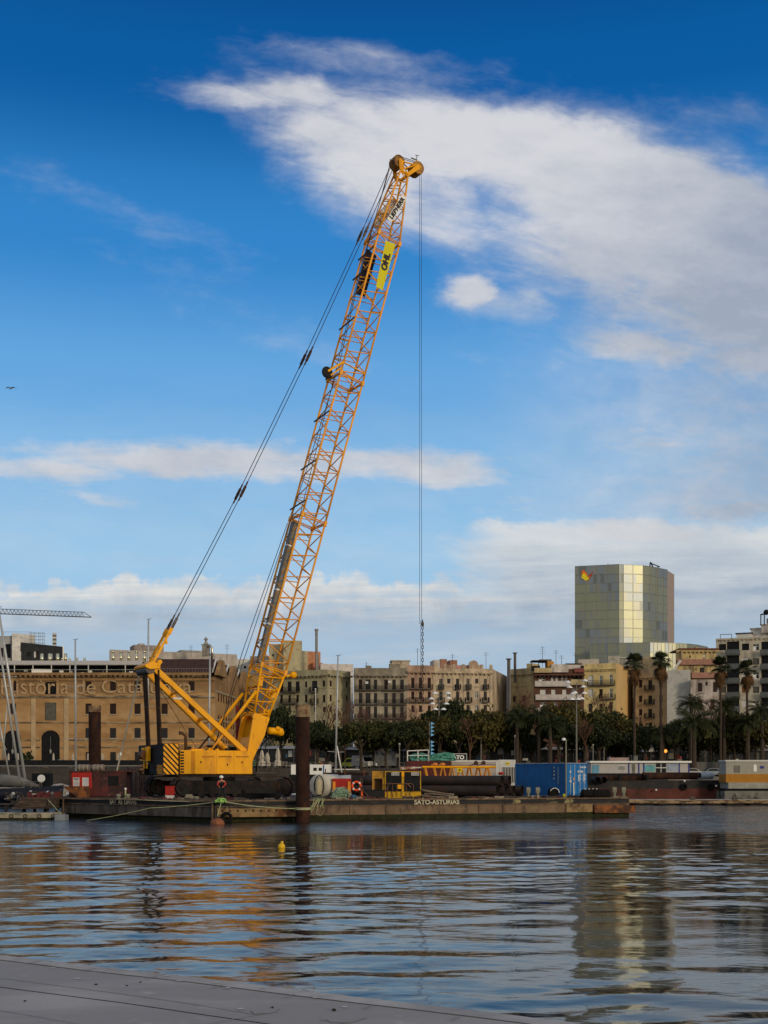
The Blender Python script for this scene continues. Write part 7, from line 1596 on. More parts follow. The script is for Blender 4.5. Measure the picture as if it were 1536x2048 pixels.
def fan_palm_meshes(seed):
    q = random.Random(seed); g = MB(); d = MB(); R1 = 2.1
    def fan(mb, base, dr, L_, w_, droop, n=9):
        side = dr.cross(Vector((0,0,1))).normalized(); up = side.cross(dr).normalized(); tip0 = base+dr*L_*.45
        mb.tube([base, tip0], .03, 3, cap=False)
        for k in range(n):
            a = (k/(n-1)-.5)*2.3; v_ = (dr*math.cos(a)+side*math.sin(a)*.95+up*.1).normalized(); L2 = L_*.62*(1-.25*abs(a)/1.2)
            m1 = tip0+v_*L2*.55; e = tip0+v_*L2-Vector((0,0,droop*L2)); s_ = (up.cross(v_)).normalized()*.075*w_
            mb.quad(tip0, m1-s_, e, m1+s_)
    for k in range(46):
        a = q.uniform(0,6.28); el = q.uniform(-.45,1.25); dr = Vector((math.cos(a)*math.cos(el), math.sin(a)*math.cos(el), math.sin(el))); fan(g, Vector((0,0,.1)), dr, R1*q.uniform(.8,1.1), 1.2, .25+.2*(el<.2))
    for k in range(34):
        a = q.uniform(0,6.28); el = q.uniform(-1.45,-.35); dr = Vector((math.cos(a)*math.cos(el), math.sin(a)*math.cos(el), math.sin(el))); fan(d, Vector((0,0,-.1)), dr, R1*q.uniform(.75,1.05), 1.3, .35)
    return g.mesh('crown', LP), d.mesh('dead_fronds', LB)
def date_palm_mesh(seed, R1=4.2, n=54, m=LP):
    q = random.Random(seed); mb = MB()
    for k in range(n):
        a = q.uniform(0,6.28); el = q.uniform(-.25,1.3); h = Vector((math.cos(a),math.sin(a),0)); pts = []; L_ = R1*q.uniform(.8,1.08); p = Vector((0,0,0)); e = el
        for i in range(8): pts.append(p.copy()); p = p+(h*math.cos(e)+Vector((0,0,1))*math.sin(e))*L_/7.0; e -= .12+.055*i
        s_ = h.cross(Vector((0,0,1)))
        for i in range(7):
            for j in range(3):
                f = j/3; b = pts[i].lerp(pts[i+1], f); t_ = (pts[i+1]-pts[i]).normalized(); ln = .62*(math.sin(math.pi*min(1,(i+f+.9)/7.6)))+.1
                for sg in (-1,1):
                    e_ = b+s_*sg*ln*.75+t_*ln*.55-Vector((0,0,ln*.45)); w_ = t_*.055; mb.quad(b-w_, b+w_, e_+w_*.3, e_-w_*.3)
        mb.tube(pts, [.05]*5+[.03]*3, 3, cap=False)
    return mb.mesh('crown', m)
FP = [fan_palm_meshes(1), fan_palm_meshes(5)]; DP = [date_palm_mesh(2), date_palm_mesh(6)]
def trunk_simple(h, r, m=BK, n=8):
    mb = MB(); pts = [(.10*math.sin(z*.5)*(z/h), 0, z) for z in [h*i/8 for i in range(9)]]; mb.tube(pts, [r*1.5]+[r*(1.05-.3*i/8) for i in range(1,9)], n); return mb.mesh('trunk', m)
def plant(name, label, cat, loc, parts, grp, rz=0):
    t = thing(name, label, cat, loc, rz, grp)
    for nm, me, off, sc in parts:
        o = bpy.data.objects.new(nm, me); COL.objects.link(o); o.parent = t; o.location = off; o.scale = sc if isinstance(sc, tuple) else (sc,)*3
    return t
def trees():
    q = random.Random(21)
    T = [ # px, top, bottom, width px, kind, distance, where
     (562,1421,1500,74,'dark',214,'immediately left of the front pile'),(600,1432,1502,60,'dark',212,'directly behind the front pile top'),(636,1436,1500,62,'dark',214,'right of the front pile, left of the slim mast'),
     (680,1452,1505,70,'dark',213,'behind the slim white mast'),(722,1441,1502,74,'green',212,'above the white van'),(772,1437,1500,76,'green',214,'left of the pennant pole, above the grey truck'),(815,1446,1502,66,'dark',211,'just left of the pennant pole'),
     (838,1434,1500,62,'olive',214,'behind the pennant pole'),(903,1404,1470,92,'dark',222,'taller than its neighbours, under the left lamp cluster'),(880,1430,1500,72,'olive',212,'reddish olive, right of the pennant pole'),(918,1444,1500,60,'green',211,'between the pennants and the yellow tinged tree'),
     (966,1424,1500,92,'olive',212,'with yellow tinged top, above the white cabin'),(1040,1420,1500,58,'dark',213,'left of the blue container, beside the date palms'),(1128,1410,1480,88,'olive',216,'directly below the right lamp cluster'),(1118,1440,1502,74,'dark',210,'above the blue container, in front'),
     (1168,1448,1503,66,'dark',210,'above the container doors'),(1212,1418,1490,90,'green',216,'below the yellow corner house'),(1200,1446,1503,64,'dark',209,'left of the bright yellow flank, in front'),(1246,1430,1500,76,'olive',213,'before the bright yellow flank'),
     (1290,1446,1503,70,'dark',210,'between the two tall fan palm trunks'),(1352,1450,1503,62,'dark',212,'left of the big date palm'),(1420,1446,1503,70,'green',212,'behind the big date palm on its right'),(1468,1432,1500,80,'olive',212,'in front of the big apartment block, left part'),(1512,1440,1502,80,'olive',211,'at the right edge of the picture'),(1548,1430,1500,60,'dark',214,'cut off by the right edge'),
     (655,1468,1512,60,'dark',219,'low, right of the front pile behind the tall mast'),(745,1466,1512,62,'dark',219,'low, between the two vans'),(795,1468,1512,60,'dark',219,'low, behind the grey truck'),(860,1466,1512,66,'dark',219,'low, behind the blue pennants'),(935,1470,1512,66,'dark',219,'low, above the blue kiosk'),(1000,1460,1512,66,'green',219,'low, above the barred window cabin'),(1062,1470,1512,60,'dark',219,'low, above the left end of the blue container'),(1150,1468,1512,60,'dark',219,'low, right of the tallest lamp'),(1232,1470,1512,66,'dark',219,'low, above the small reddish kiosk'),(1318,1468,1512,60,'dark',219,'low, right of the second fan palm trunk'),(1395,1476,1512,66,'dark',219,'low, under the largest date palm'),(1450,1470,1512,62,'dark',219,'low, left of the white tent'),(1490,1472,1512,62,'dark',219,'low, right of the white tent')]
    for i, (px, yt, yb, w, k, Y, wh) in enumerate(T):
        p = P(px,0,Y); p.z = GZ; zt, zb = P(0,yt,Y).z-GZ, P(0,yb,Y).z-GZ; wm = w/S(Y); sx_ = wm/8.6*q.uniform(1.05,1.40); sz = (zt-zb)/5.2*q.uniform(.95,1.38); zc = zb+(zt-zb)*.52+q.uniform(-.6,.5)
        plant('broadleaf_tree', {'dark':'dark green','green':'green','olive':'olive brown'}[k]+' tree '+wh, 'tree', p, [('crown', CR[k][i%2], (0,0,zc), (sx_,sx_,sz)), ('trunk', TR[i%3], (0,0,0), (1,1,max(.5,zc/6.0)))], 'trees along the promenade', q.uniform(0,6))
    for i, (px, yt, Y, sc, wh) in enumerate(((655,1392,232,.9,'right of the front pile before the olive house'),(690,1383,230,1.0,'behind the slim white mast against the olive house'),(722,1402,231,.85,'below the long balconies, left'),(757,1412,232,.8,'below the long balconies, right'),(815,1404,232,.8,'below the narrow pink house'),(992,1402,233,.8,'at the foot of the brown party wall'),(1040,1366,233,1.1,'before the faded yellow house'),(1066,1385,232,.95,'left of the white balcony bands'),(1196,1372,233,1.0,'before the yellow corner house'),(1250,1420,230,.7,'before the bright yellow flank'),(1398,1384,235,.95,'before the peeling white house'),(1422,1376,236,1.0,'left of the big apartment block'),(940,1428,208,1,'in front of the yellow tinged crown'),(1175,1425,207,1,'right of the tallest lamp, in front'))):
        p = P(px,0,Y); p.z = GZ; h = P(0,yt,Y).z-GZ; plant('bare_tree', 'leafless reddish brown tree '+wh, 'tree', p, [('branches', BARE[i%2], (0,0,0), (h/8.4*.85,h/8.4*.85,h/8.4))], 'bare trees along the promenade', q.uniform(0,6))
    for i, (px, yt, Y, wh) in enumerate(((1269,1309,205,'leftmost of the four, before the tan house'),(1322,1306,205,'second from left, before the blank grey wall'),(1441,1315,206,'third from left, before the apartment block corner'),(1494,1322,206,'rightmost, before the apartment block loggias'))):
        p = P(px,0,Y); p.z = GZ; h = P(0,yt+19,Y).z-GZ
        plant('fan_palm', 'tall thin fan palm with shaggy brown skirt, '+wh, 'palm tree', p, [('crown', FP[i%2][0], (0,0,h), 1.05), ('dead_fronds', FP[i%2][1], (0,0,h-.25), (.80,.80,1.55)), ('trunk', trunk_simple(h, .24), (0,0,0), 1)], 'tall fan palms', i*1.3)
    for i, (px, yc, Y, sc, wh) in enumerate(((1388,1450,203,1.25,'largest one, low before the blank grey wall'),(1382,1408,209,.85,'smaller crown rising behind the largest one'),(1448,1418,209,1.0,'below the third fan palm'),(1524,1425,207,1.0,'at the right edge'),(1496,1446,206,.9,'below the rightmost fan palm'),(1078,1432,208,.95,'above the left part of the blue container'),(1100,1452,206,.85,'lower one directly above the blue container'),(1034,1440,209,.85,'between the cabin and the blue container'),(1325,1470,206,.8,'at the foot of the second fan palm'))):
        p = P(px,0,Y); p.z = GZ; h = P(0,yc,Y).z-GZ
        plant('date_palm', 'date palm with arching fronds, '+wh, 'palm tree', p, [('crown', DP[i%2], (0,0,h), sc*.92), ('trunk', trunk_simple(h, .38), (0,0,0), 1)], 'date palms', i*2.1)
    p = P(33,0,226); bm = crown_mesh('bush', 1.6, 2.4, LD, 77, 700, .2, 8); bp = thing('shrub', 'dark climbing shrub on the museum wall beside the left arch', 'shrub', (P(54,0,238.5).x, 238.0, P(0,1520,238).z)); o = bpy.data.objects.new('foliage', bm); COL.objects.link(o); o.parent = bp; mb = MB(); mb.tube([(0,0,-2.5),(0,0,.5)], .12, 5); mb.build('stem', BK, bp)
trees()
# ------------------------------------------------------------------ promenade furniture and vehicles
def lamp_cluster(px, Y, tops, label, base_py=1552):
    t = thing('street_lamp', label, 'street lamp', (P(px,0,Y).x, Y, GZ)); s_ = S(Y); zt = P(0,min(b for a, b in tops)+3,Y).z-GZ; mb = MB(); mb.tube([(0,0,0),(0,0,zt*.6),(0,0,zt)], [.17,.12,.07], 8); mb.build('pole', GREYM, t)
    for k, (x, y) in enumerate(tops):
        lx_, lz_ = (x-px)/s_, P(0,y,Y).z-GZ; mb = MB(); mb.tube([(0,0,lz_-.6),(lx_*.6,0,lz_-.05),(lx_,0,lz_+.18)], .035, 5); a = mb.build('arm', GREYM, t)
        mb = MB(); n = 12; mb.lathe((lx_,0,lz_), [(.52,-.16),(.50,-.06),(.25,.16),(.10,.24),(0,.26)], n); mb.quad(*[(lx_+.51*math.cos(6.283*i/n), .51*math.sin(6.283*i/n), lz_-.16) for i in range(n)][::-1]); mb.build('luminaire', LAMPW, a)
def box_vehicle(name, label, cat, loc, rz, prof, w, m, glass, wheels, extra=None):
    # prof: side outline (x along the vehicle, z up); symmetric about y=0
    t = thing(name, label, cat, loc, rz); mb = MB(); mb.prism(prof, 1, -w/2, w/2); b = mb.build('body', m, t); bev(b, .09, 3)
    for k, g in enumerate(glass):
        mb = MB()
        if g[0] == 's':
            for s_ in (-1, 1): mb.prism(g[1], 1, s_*(w/2-.01), s_*(w/2+.012))
        else: (x0_,z0_),(x1_,z1_) = g[1]; mb.hexa([(x0_,-w/2+.15,z0_),(x0_+g[2],-w/2+.15,z0_+.01),(x0_+g[2],w/2-.15,z0_+.01),(x0_,w/2-.15,z0_)],[(x1_,-w/2+.22,z1_),(x1_+g[2],-w/2+.22,z1_+.01),(x1_+g[2],w/2-.22,z1_+.01),(x1_,w/2-.22,z1_)])
        mb.build('window', GLASS, t)
    for x in wheels:
        for s_ in (-1, 1):
            mb = MB(); mb.tube([(x,s_*(w/2-.24),.33),(x,s_*(w/2+.01),.33)], .33, 16); wh_ = mb.build('wheel', RUBBER, t); mb = MB(); mb.tube([(x,s_*(w/2+.008),.33),(x,s_*(w/2+.02),.33)], .19, 12); mb.build('rim', GREYM, wh_)
    L_ = max(p[0] for p in prof); f = min(p[0] for p in prof)
    for s_ in (-1, 1):
        mb = MB(); mb.box(L_-.03,L_+.015,s_*(w/2-.35),s_*(w/2-.12),.62,.82); mb.build('headlight', LAMPW, t)
        mb = MB(); mb.box(f-.015,f+.03,s_*(w/2-.25),s_*(w/2-.1),.7,.95); mb.build('tail_light', RED, t)
    return t
def promenade():
    lamp_cluster(878, 213, [(870,1386),(896,1386),(863,1397),(897,1396),(865,1407),(893,1407),(871,1418),(887,1418)], 'tall lamp with eight white heads left of the yellow tinged tree')
    lamp_cluster(1153, 205, [(1136,1364),(1170,1361),(1139,1374),(1167,1373),(1146,1387),(1169,1386),(1144,1398),(1164,1397),(1150,1385),(1156,1398)], 'tallest lamp with ten white heads above the container doors')
    lamp_cluster(631, 216, [(624,1469),(636,1470),(627,1480),(638,1481)], 'short lamp with small white heads right of the front pile')
    for px, yt, Y, lb in ((603+28,1378,221,'slim pale pole behind the front pile on its right'),(962,1470,209,'slim lamp pole at the cabin roof'),(1030,1472,209,'slim lamp pole left of the blue container'),(799,1488,206,'slim pole left of the white railing'),(1186,1490,208,'slim pole right of the container doors'),(1208,1486,209,'slim pole between container and white long cabin')):
        t = thing('lamp_post', lb, 'lamp post', (P(px,0,Y).x,Y,GZ), 0, 'slim posts on the promenade'); h = P(0,yt,Y).z-GZ; mb = MB(); mb.tube([(0,0,0),(0,0,h)], .10, 6); mb.build('pole', MAST if px < 700 else GREYM, t); mb = MB(); mb.ball((0,0,h), .18,.18,.1); mb.build('lamp_head', LAMPW, t)
    vx = 0
    van = [(-2.6,.35),(2.55,.35),(2.62,.95),(2.45,1.15),(1.75,2.1),(1.5,2.3),(-2.5,2.35),(-2.62,1.9)]
    wv = mat('van_white', (.62,.62,.62), .35, var=.03)
    def gp(px, Y): p = P(px,0,Y); p.z = GZ+.006; return p
    Yv = 172
    # a lower apron in front of the promenade carries the vans and huts
    box_vehicle('delivery_van', 'white delivery van facing right, left of the grey box truck', 'van', gp(725,221), R(-62), van, 1.95, wv, [('s',[(.6,1.25),(1.85,1.25),(1.5,2.0),(.6,2.0)]),('f',((2.36,1.25),(1.80,2.08)),.12)], (-1.6,1.7))
    t = box_vehicle('box_truck', 'grey white box truck behind the white delivery van', 'truck', gp(762,224), R(172), [(-3.2,.5),(1.5,.5),(1.5,.95),(3.2,.95),(3.25,1.2),(2.9,1.4),(2.5,2.3),(1.75,2.45),(1.7,3.1),(-3.2,3.1)], 2.2, mat('truck_white', (.5,.5,.49), .5, var=.05), [('s',[(1.9,1.5),(2.8,1.5),(2.45,2.2),(1.9,2.2)])], (-1.9,2.4))
    mb = MB(); q = random.Random(5)
    mb.box(-2.2,1.0,1.11,1.13,1.2,2.6); mb.build('side_board', WHTC, t)
    yv = box_vehicle('delivery_van', 'lime yellow van half hidden behind the white delivery van', 'van', gp(707,227), R(170), [(-2.3,.35),(2.3,.35),(2.35,.9),(1.7,1.2),(1.1,2.0),(-2.3,2.1)], 1.8, mat('van_lime', (.45,.48,.03), .4), [('s',[(-2.0,1.2),(1.5,1.2),(1.05,1.8),(-2.0,1.8)])], (-1.5,1.5))
    car = [(-2.1,.3),(2.1,.3),(2.15,.62),(1.95,.78),(.95,.92),(.35,1.38),(-.95,1.42),(-1.7,.98),(-2.15,.88)]
    for i, (px, Y, rz, c, lb) in enumerate(((1421,226,R(176),(.22,.26,.30),'silver blue car right of the long white cabin'),(1386,229,R(5),(.30,.30,.30),'grey car partly hidden at the end of the long white cabin'),(655,228,R(8),(.03,.03,.035),'black car left of the lime yellow van'),(1000,227,R(4),(.25,.04,.03),'dark red car behind the barred window cabin'),(1300,228,R(180),(.05,.05,.06),'black car above the roof of the long white cabin'))):
        p = gp(px, Y)
        if i < 2: p = P(px,0,201); p.z = 3.206
        box_vehicle('parked_car', lb, 'car', p, rz, car, 1.75, mat('car_paint_%d' % i, c, .3, .2, var=.03), [('s',[(-1.45,.92),(.75,.92),(.3,1.3),(-.9,1.34)]),('f',((.98,.95),(.40,1.36)),.06)], (-1.3,1.35))
    # huts, awnings, tents
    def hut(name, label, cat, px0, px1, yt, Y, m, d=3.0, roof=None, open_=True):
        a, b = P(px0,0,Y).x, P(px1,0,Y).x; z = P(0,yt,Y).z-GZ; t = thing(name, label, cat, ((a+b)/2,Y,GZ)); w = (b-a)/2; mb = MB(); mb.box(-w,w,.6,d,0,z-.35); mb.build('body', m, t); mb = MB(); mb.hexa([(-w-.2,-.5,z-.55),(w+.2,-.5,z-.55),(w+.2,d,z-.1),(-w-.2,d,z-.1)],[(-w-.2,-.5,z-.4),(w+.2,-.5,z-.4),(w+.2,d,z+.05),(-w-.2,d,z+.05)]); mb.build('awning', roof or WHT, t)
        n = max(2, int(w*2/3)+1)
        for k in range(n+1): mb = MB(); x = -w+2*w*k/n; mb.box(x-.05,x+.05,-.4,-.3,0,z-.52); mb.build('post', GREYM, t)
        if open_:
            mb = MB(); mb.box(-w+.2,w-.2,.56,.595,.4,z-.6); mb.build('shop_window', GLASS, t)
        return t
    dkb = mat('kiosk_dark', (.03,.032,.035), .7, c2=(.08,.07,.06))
    hut('cafe_awning', 'long grey blue cafe awning above the white delivery van', 'awning', 690, 748, 1494, 231, dkb, roof=mat('awning_blue_grey', (.20,.24,.30), .7))
    hut('kiosk', 'blue kiosk with turquoise awning right of the name board', 'kiosk', 938, 953, 1498, 222, mat('kiosk_blue', (.03,.10,.16), .6), roof=mat('awning_turquoise', (.05,.45,.50), .6))
    hut('cafe_awning', 'pale cafe awning between the blue kiosk and blue container', 'awning', 978, 1062, 1490, 232, dkb)
    hut('cafe_awning', 'pale striped cafe awning behind the container doors', 'awning', 1070, 1172, 1494, 233, dkb, roof=mat('awning_cream', (.32,.30,.26), .7))
    hut('kiosk', 'small reddish kiosk with air conditioner above the long white cabin', 'kiosk', 1226, 1258, 1497, 224, mat('kiosk_red', (.22,.12,.10), .6), roof=WHTC)
    hut('cafe_awning', 'pale blue cafe awning between the tall fan palm trunks', 'awning', 1262, 1322, 1498, 233, dkb, roof=mat('awning_pale_blue', (.25,.32,.40), .7))
    t = hut('market_tent', 'white tent roof under the palms near the right cabin', 'tent', 1427, 1490, 1492, 226, BLK, roof=mat('tent_white', (.40,.40,.42), .7))
    hut('cafe_awning', 'grey cafe awning left of the front pile', 'awning', 512, 588, 1492, 232, dkb, roof=mat('awning_grey', (.28,.30,.33), .7)); hut('cafe_awning', 'low dark arcade awning left of the pennant pole', 'awning', 780, 860, 1497, 234, dkb, roof=mat('awning_dark', (.08,.085,.09), .7)); hut('cafe_awning', 'dim awning at the right edge under the date palm', 'awning', 1492, 1560, 1496, 232, dkb, roof=mat('awning_dim', (.15,.15,.16), .7))
    t = thing('umbrella', 'white square parasol left of the orange lit lamp', 'parasol', (P(1302,0,214).x,214,GZ)); z = P(0,1488,214).z-GZ; mb = MB(); mb.hexa([(-.5,-.5,z-1.4),(.5,-.5,z-1.4),(.5,.5,z-1.4),(-.5,.5,z-1.4)],[(-.2,-.2,z),(.2,-.2,z),(.2,.2,z),(-.2,.2,z)]); mb.build('canopy', WHTC, t); mb = MB(); mb.tube([(0,0,0),(0,0,z-1.3)], .05, 6); mb.build('pole', GREYM, t)
    t = thing('lit_lamp', 'small lamp glowing orange under the second fan palm', 'lamp', (P(1331,0,215).x,215,GZ)); z = P(0,1502,215).z-GZ; mb = MB(); mb.tube([(0,0,0),(0,0,z-.3)], .06, 6); mb.build('pole', GREYM, t); mb = MB(); mb.ball((0,0,z), .30); mb.build('globe', mat('amber_glow', (.8,.25,.03), .5, emit=((1,.28,.04), 2.2)), t, smooth=True)
    # small signs and clutter between the trunks
    q = random.Random(33); mb = MB()
    cols = [WHTC, GREYM, mat('clutter_red', (.25,.05,.04), .7), mat('clutter_blue', (.06,.14,.22), .7), SHUTG, mat('clutter_green', (.05,.08,.03), .8)]
    for k in range(170):
        px = q.uniform(505,1560); Y = q.uniform(214,218.5) if k % 2 else q.uniform(230,246); x = P(px,0,Y).x; mb.m = q.randrange(6); w = q.uniform(.1,.55); h = q.uniform(.5,2.3); z = q.uniform(0,.6) if k % 3 else q.uniform(1,2.6); mb.box(x-w,x+w,Y,Y+.3,GZ+z,GZ+z+h*.5)
    tag(mb.build('cafe_furniture', cols), 'cafe chairs, boards and planters crowding the shaded promenade', 'furniture', kind='stuff')
    # people strolling, tiny
    for i, (px, Y, c, lb) in enumerate(((868,216,(.35,.35,.36),'walker in pale jacket right of the pennant pole'),(1243,216,(.30,.05,.04),'walker in red jacket near the small reddish kiosk'),(1463,216,(.05,.06,.10),'walker in dark jacket before the white tent'),(638,217,(.45,.55,.03),'person in lime vest near the short white lamp'))):
        person((P(px,0,Y).x,Y,GZ), i, lb, mat('jacket_%d' % i, c, .8), mat('legs_%d' % i, (.03,.035,.05), .8), mat('arm_%d' % i, c, .8))
    mb = MB(); z0_ = GZ; 
    for x0_, x1_ in ((505,1560),):
        a, b = P(x0_,0,213.2).x, P(x1_,0,213.2).x; n = int((b-a)/1.5)
        for k in range(n): x = a+k*1.5; mb.box(x-.03,x+.03,213.2,213.26,GZ,GZ+.95)
        mb.box(a,b,213.2,213.26,GZ+.9,GZ+.96); mb.box(a,b,213.2,213.26,GZ+.45,GZ+.49)
    t = thing('promenade_railing', 'grey railing running along the edge of the promenade', 'railing', (0,0,0)); mb.build('rails', GREYM, t)
promenade()

# ------------------------------------------------------------------ marina and the moored craft
def hullmesh(L_, B_, H_, z0=0, bow=.9, sheer=.25, n=14, tr=.75):
    mb = MB(); secs = []
    for i in range(n+1):
        f = i/n; w = B_/2*(tr+(1-tr)*math.sin(min(1,f*2)*math.pi/2))*(1 if f < .5 else math.sqrt(max(0,1-((f-.5)/.5)**2.2))); w = max(w, .02); x = -L_/2+L_*f; top = H_+sheer*(f-.4)**2*4
        rk = bow*max(0,f-.6)*1.2; secs.append([(x+rk*.6,-w,top),(x+rk*.2,-w*.86,H_*.45),(x-rk*.3,-w*.35,-.35),(x-rk*.3,w*.35,-.35),(x+rk*.2,w*.86,H_*.45),(x+rk*.6,w,top)])
    b = len(mb.v)
    for s_ in secs: mb.v += s_
    for i in range(n):
        for k in range(5): a = b+i*6+k; mb.f.append((a,a+6,a+7,a+1)); mb.mi.append(0)
        a = b+i*6; mb.f.append((a,a+5,a+11,a+6)); mb.mi.append(0)
    mb.f.append(tuple(b+k for k in range(6))); mb.mi.append(0); mb.f.append(tuple(b+n*6+k for k in range(6))[::-1]); mb.mi.append(0); return mb
def spar(t, a, b, r, name='mast', m=MAST): mb = MB(); mb.tube([a, Vector(a).lerp(Vector(b),.7), b], [r, r*.9, r*.65], 8); return mb.build(name, m, t, smooth=True)
def marina():
    # masts that rise from boats behind the barge
    def yacht(label, px, Y, rz, L_, hm, mast_top_px, mast_top_py, base_px=None, cab=True, cover=None, r=.11, spread=(), stays=True, H_=1.1):
        t = thing('sailing_yacht', label, 'yacht', (P(px,0,Y).x,Y,0), 0); h = hullmesh(L_, L_*.3, H_).build('hull', hm, t, smooth=True); h.rotation_euler.z = rz
        if cab:
            mb = MB(); mb.hexa([(-L_*.2,-.8,H_),(L_*.15,-.7,H_),(L_*.15,.7,H_),(-L_*.2,.8,H_)],[(-L_*.18,-.6,H_+.5),(L_*.08,-.5,H_+.45),(L_*.08,.5,H_+.45),(-L_*.18,.6,H_+.5)]); c = mb.build('cabin', WHTC, t); c.rotation_euler.z = rz; mb = MB(); mb.box(-L_*.17,L_*.04,-.76,-.70,H_+.15,H_+.33); w = mb.build('window', GLASS, c)
        top = P(mast_top_px,mast_top_py,Y)-Vector(t.location); bs = Vector(((base_px or px)-px, 0, 0))/S(Y)+Vector((0,0,H_)); spar(t, bs, top, r)
        for f, w in spread: c = bs.lerp(top, f); mb = MB(); mb.tube([c+Vector((-w,0,.1)), c, c+Vector((w,0,.02))], .035, 5); mb.build('spreader', MAST, t)
        mb = MB(); mb.bar(top, top+Vector((.35,0,.25)), .04); mb.bar(top+Vector((-.25,0,.1)), top+Vector((.15,0,.12)), .05); mb.build('wind_vane', IRON, t)
        if stays:
            for s_ in (-1, 1): mb = MB(); mb.tube([top-Vector((0,0,.3)), bs.lerp(top,.45)+Vector((s_*1.0,0,0)), bs+Vector((s_*1.1,0,0))], .018, 4); mb.build('stay', GREYM, t)
        if cover is not None:
            b2 = bs+Vector((0,0,1.3)); mb = MB(); e = b2+Vector((cover,0,.1)); mb.tube([b2, b2.lerp(e,.3)+Vector((0,0,.08)), b2.lerp(e,.7), e], [.20,.24,.18,.08], 8); mb.build('sail_cover', mat('sail_cover_blue', (.02,.03,.07), .8), t, smooth=True)
        return t
    navy = mat('hull_navy', (.012,.014,.025), .3, var=.1); whh = mat('hull_white', (.55,.55,.54), .35, var=.05)
    t = yacht('navy hulled yacht with leaning masts at the far left, grey deck covers', 22, 132, .05, 11, navy, -3, 1217, 53, True, None, .17, ((.62,.9),), False, 1.95)
    for a, b, r in ((( -2,1286),(39,1556),.15),((-3,1434),(20,1560),.10),((-40,1390),(13,1500),.06),((14,1412),(5,1520),.09)):
        A_, B_ = P(*a,132)-t.location, P(*b,132)-t.location; spar(t, B_, A_, r, 'spar')
    mb = MB(); mb.tube([(-6,-1.0,2.6),(-2.5,-1.2,3.0),(1.2,-1,2.7),(3.2,-.6,2.2)], [.5,.75,.6,.15], 10); mb.build('deck_cover', mat('cover_grey', (.17,.17,.16), .9, var=.3, scale=1, bump=.05, bscale=3), t, smooth=True); mb = MB(); mb.bar((-6,-1.72,1.25),(3.6,-1.2,1.35),.06); mb.build('white_stripe', WHTC, t); mb = MB()
    for k in range(9): mb.bar((-4+k*.95,-1.5,1.95),(-4+k*.95,-1.5,2.7),.04)
    mb.bar((-4.2,-1.5,2.7),(4,-1.3,2.7),.035); mb.build('guard_wire', GREYM, t)
    mb = MB(); mb.ball((3.0,-1.75,.75), .17); mb.ball((3.0,-1.75,1.15), .15); mb.build('orange_fender', ORNG, t)
    yacht('white yacht with the tall white mast between the arches and the rear pile', 150, 140, .1, 9, whh, 150.5, 1281, 152, True, None, .13, ((.36,1.2),(.70,1.15)), False)
    mb = MB(); tt = P(160,1290,141); bb = P(176,1475,141); yy = yacht('yacht with bare grey mast right behind the crane gantry', 296, 150, .1, 9, whh, 297, 1240, 294, True, None, .15, ((.5,.9),), False)
    yacht('yacht whose pale mast stands before the museum corner', 418, 150, .1, 9, whh, 420, 1311, 417, True, None, .14, ((.4,.8),), False)
    yacht('yacht with slim white mast and dark blue sail cover right of the front pile', 668, 138, -.05, 10, whh, 676, 1313, 670, True, -4.5, .12, ((.31,.95),(.63,.55)), False)
    t = thing('boat_boom', 'slim white spar leaning against the tall mast right of the pile', 'spar', P(683,1547,132)); t.location.z = 0; A_, B_ = P(674,1492,132)-t.location, P(684,1548,132)-t.location; spar(t, B_, A_, .08, 'spar', WHTC)
    t = thing('gin_pole', 'pale pole hanging from the gantry head to the red cabin roof', 'pole', at(234,101,DZ+2)); A_, B_ = P(280,1344,100.5)-t.location, P(234,1541,101)-t.location; mb = MB(); mb.tube([B_,A_], .07, 8); mb.build('pole', mat('pole_cream', (.40,.37,.30), .6), t); mb = MB(); mb.ball(B_+(A_-B_)*.165, .12,.12,.2); mb.build('joint', WHTC, t)
    def motorboat(label, px, Y, L_, rz=0, cab=1, m=whh, tarp=False):
        t = thing('motorboat', label, 'motorboat', (P(px,0,Y).x,Y,0), rz); hullmesh(L_, L_*.33, .9).build('hull', m, t, smooth=True)
        if cab: mb = MB(); mb.hexa([(-L_*.25,-L_*.11,.9),(L_*.18,-L_*.1,.9),(L_*.18,L_*.1,.9),(-L_*.25,L_*.11,.9)],[(-L_*.2,-L_*.09,1.75),(L_*.04,-L_*.08,1.7),(L_*.04,L_*.08,1.7),(-L_*.2,L_*.09,1.75)]); c = mb.build('cabin', WHTC, t); mb = MB(); mb.box(-L_*.17,L_*.02,-L_*.112,-L_*.098,1.2,1.5); mb.build('window', GLASS, c)
        if tarp: mb = MB(); mb.tube([(-L_*.45,0,.95),(-L_*.1,0,1.5),(L_*.25,0,1.3),(L_*.42,0,1.0)], [.3,.8,.6,.15], 8); mb.build('tarpaulin', mat('tarp_beige', (.32,.30,.26), .9, bump=.03, bscale=4), t, smooth=True)
        return t
    for a in (('white motorboat behind the navy yacht stern',66,150,7,.1,1),('white motorboat under the tall white mast, bow to the left',112,150,8,3.2,1),('low white boat between the pier and the red cabin',118,135,6,.05,0,whh,True),('grey covered boat at the far left behind the navy yacht',-2,158,8,.1,1,mat('hull_grey_boat', (.3,.3,.3), .5),True),('white boat with long beige cover left of the red cabin',108,165,10,3.1,0,whh,True),('white motorboat just left of the crane tracks',262,150,6,.0,1),('small white cruiser seen right of the machinery house',545,152,8,.1,1),('low boat with rusty deck load left of the yellow generator',690,150,9,3.1,0,MAROON,False),('white topped launch behind the red pump',715,158,9,.1,1)): motorboat(*a)
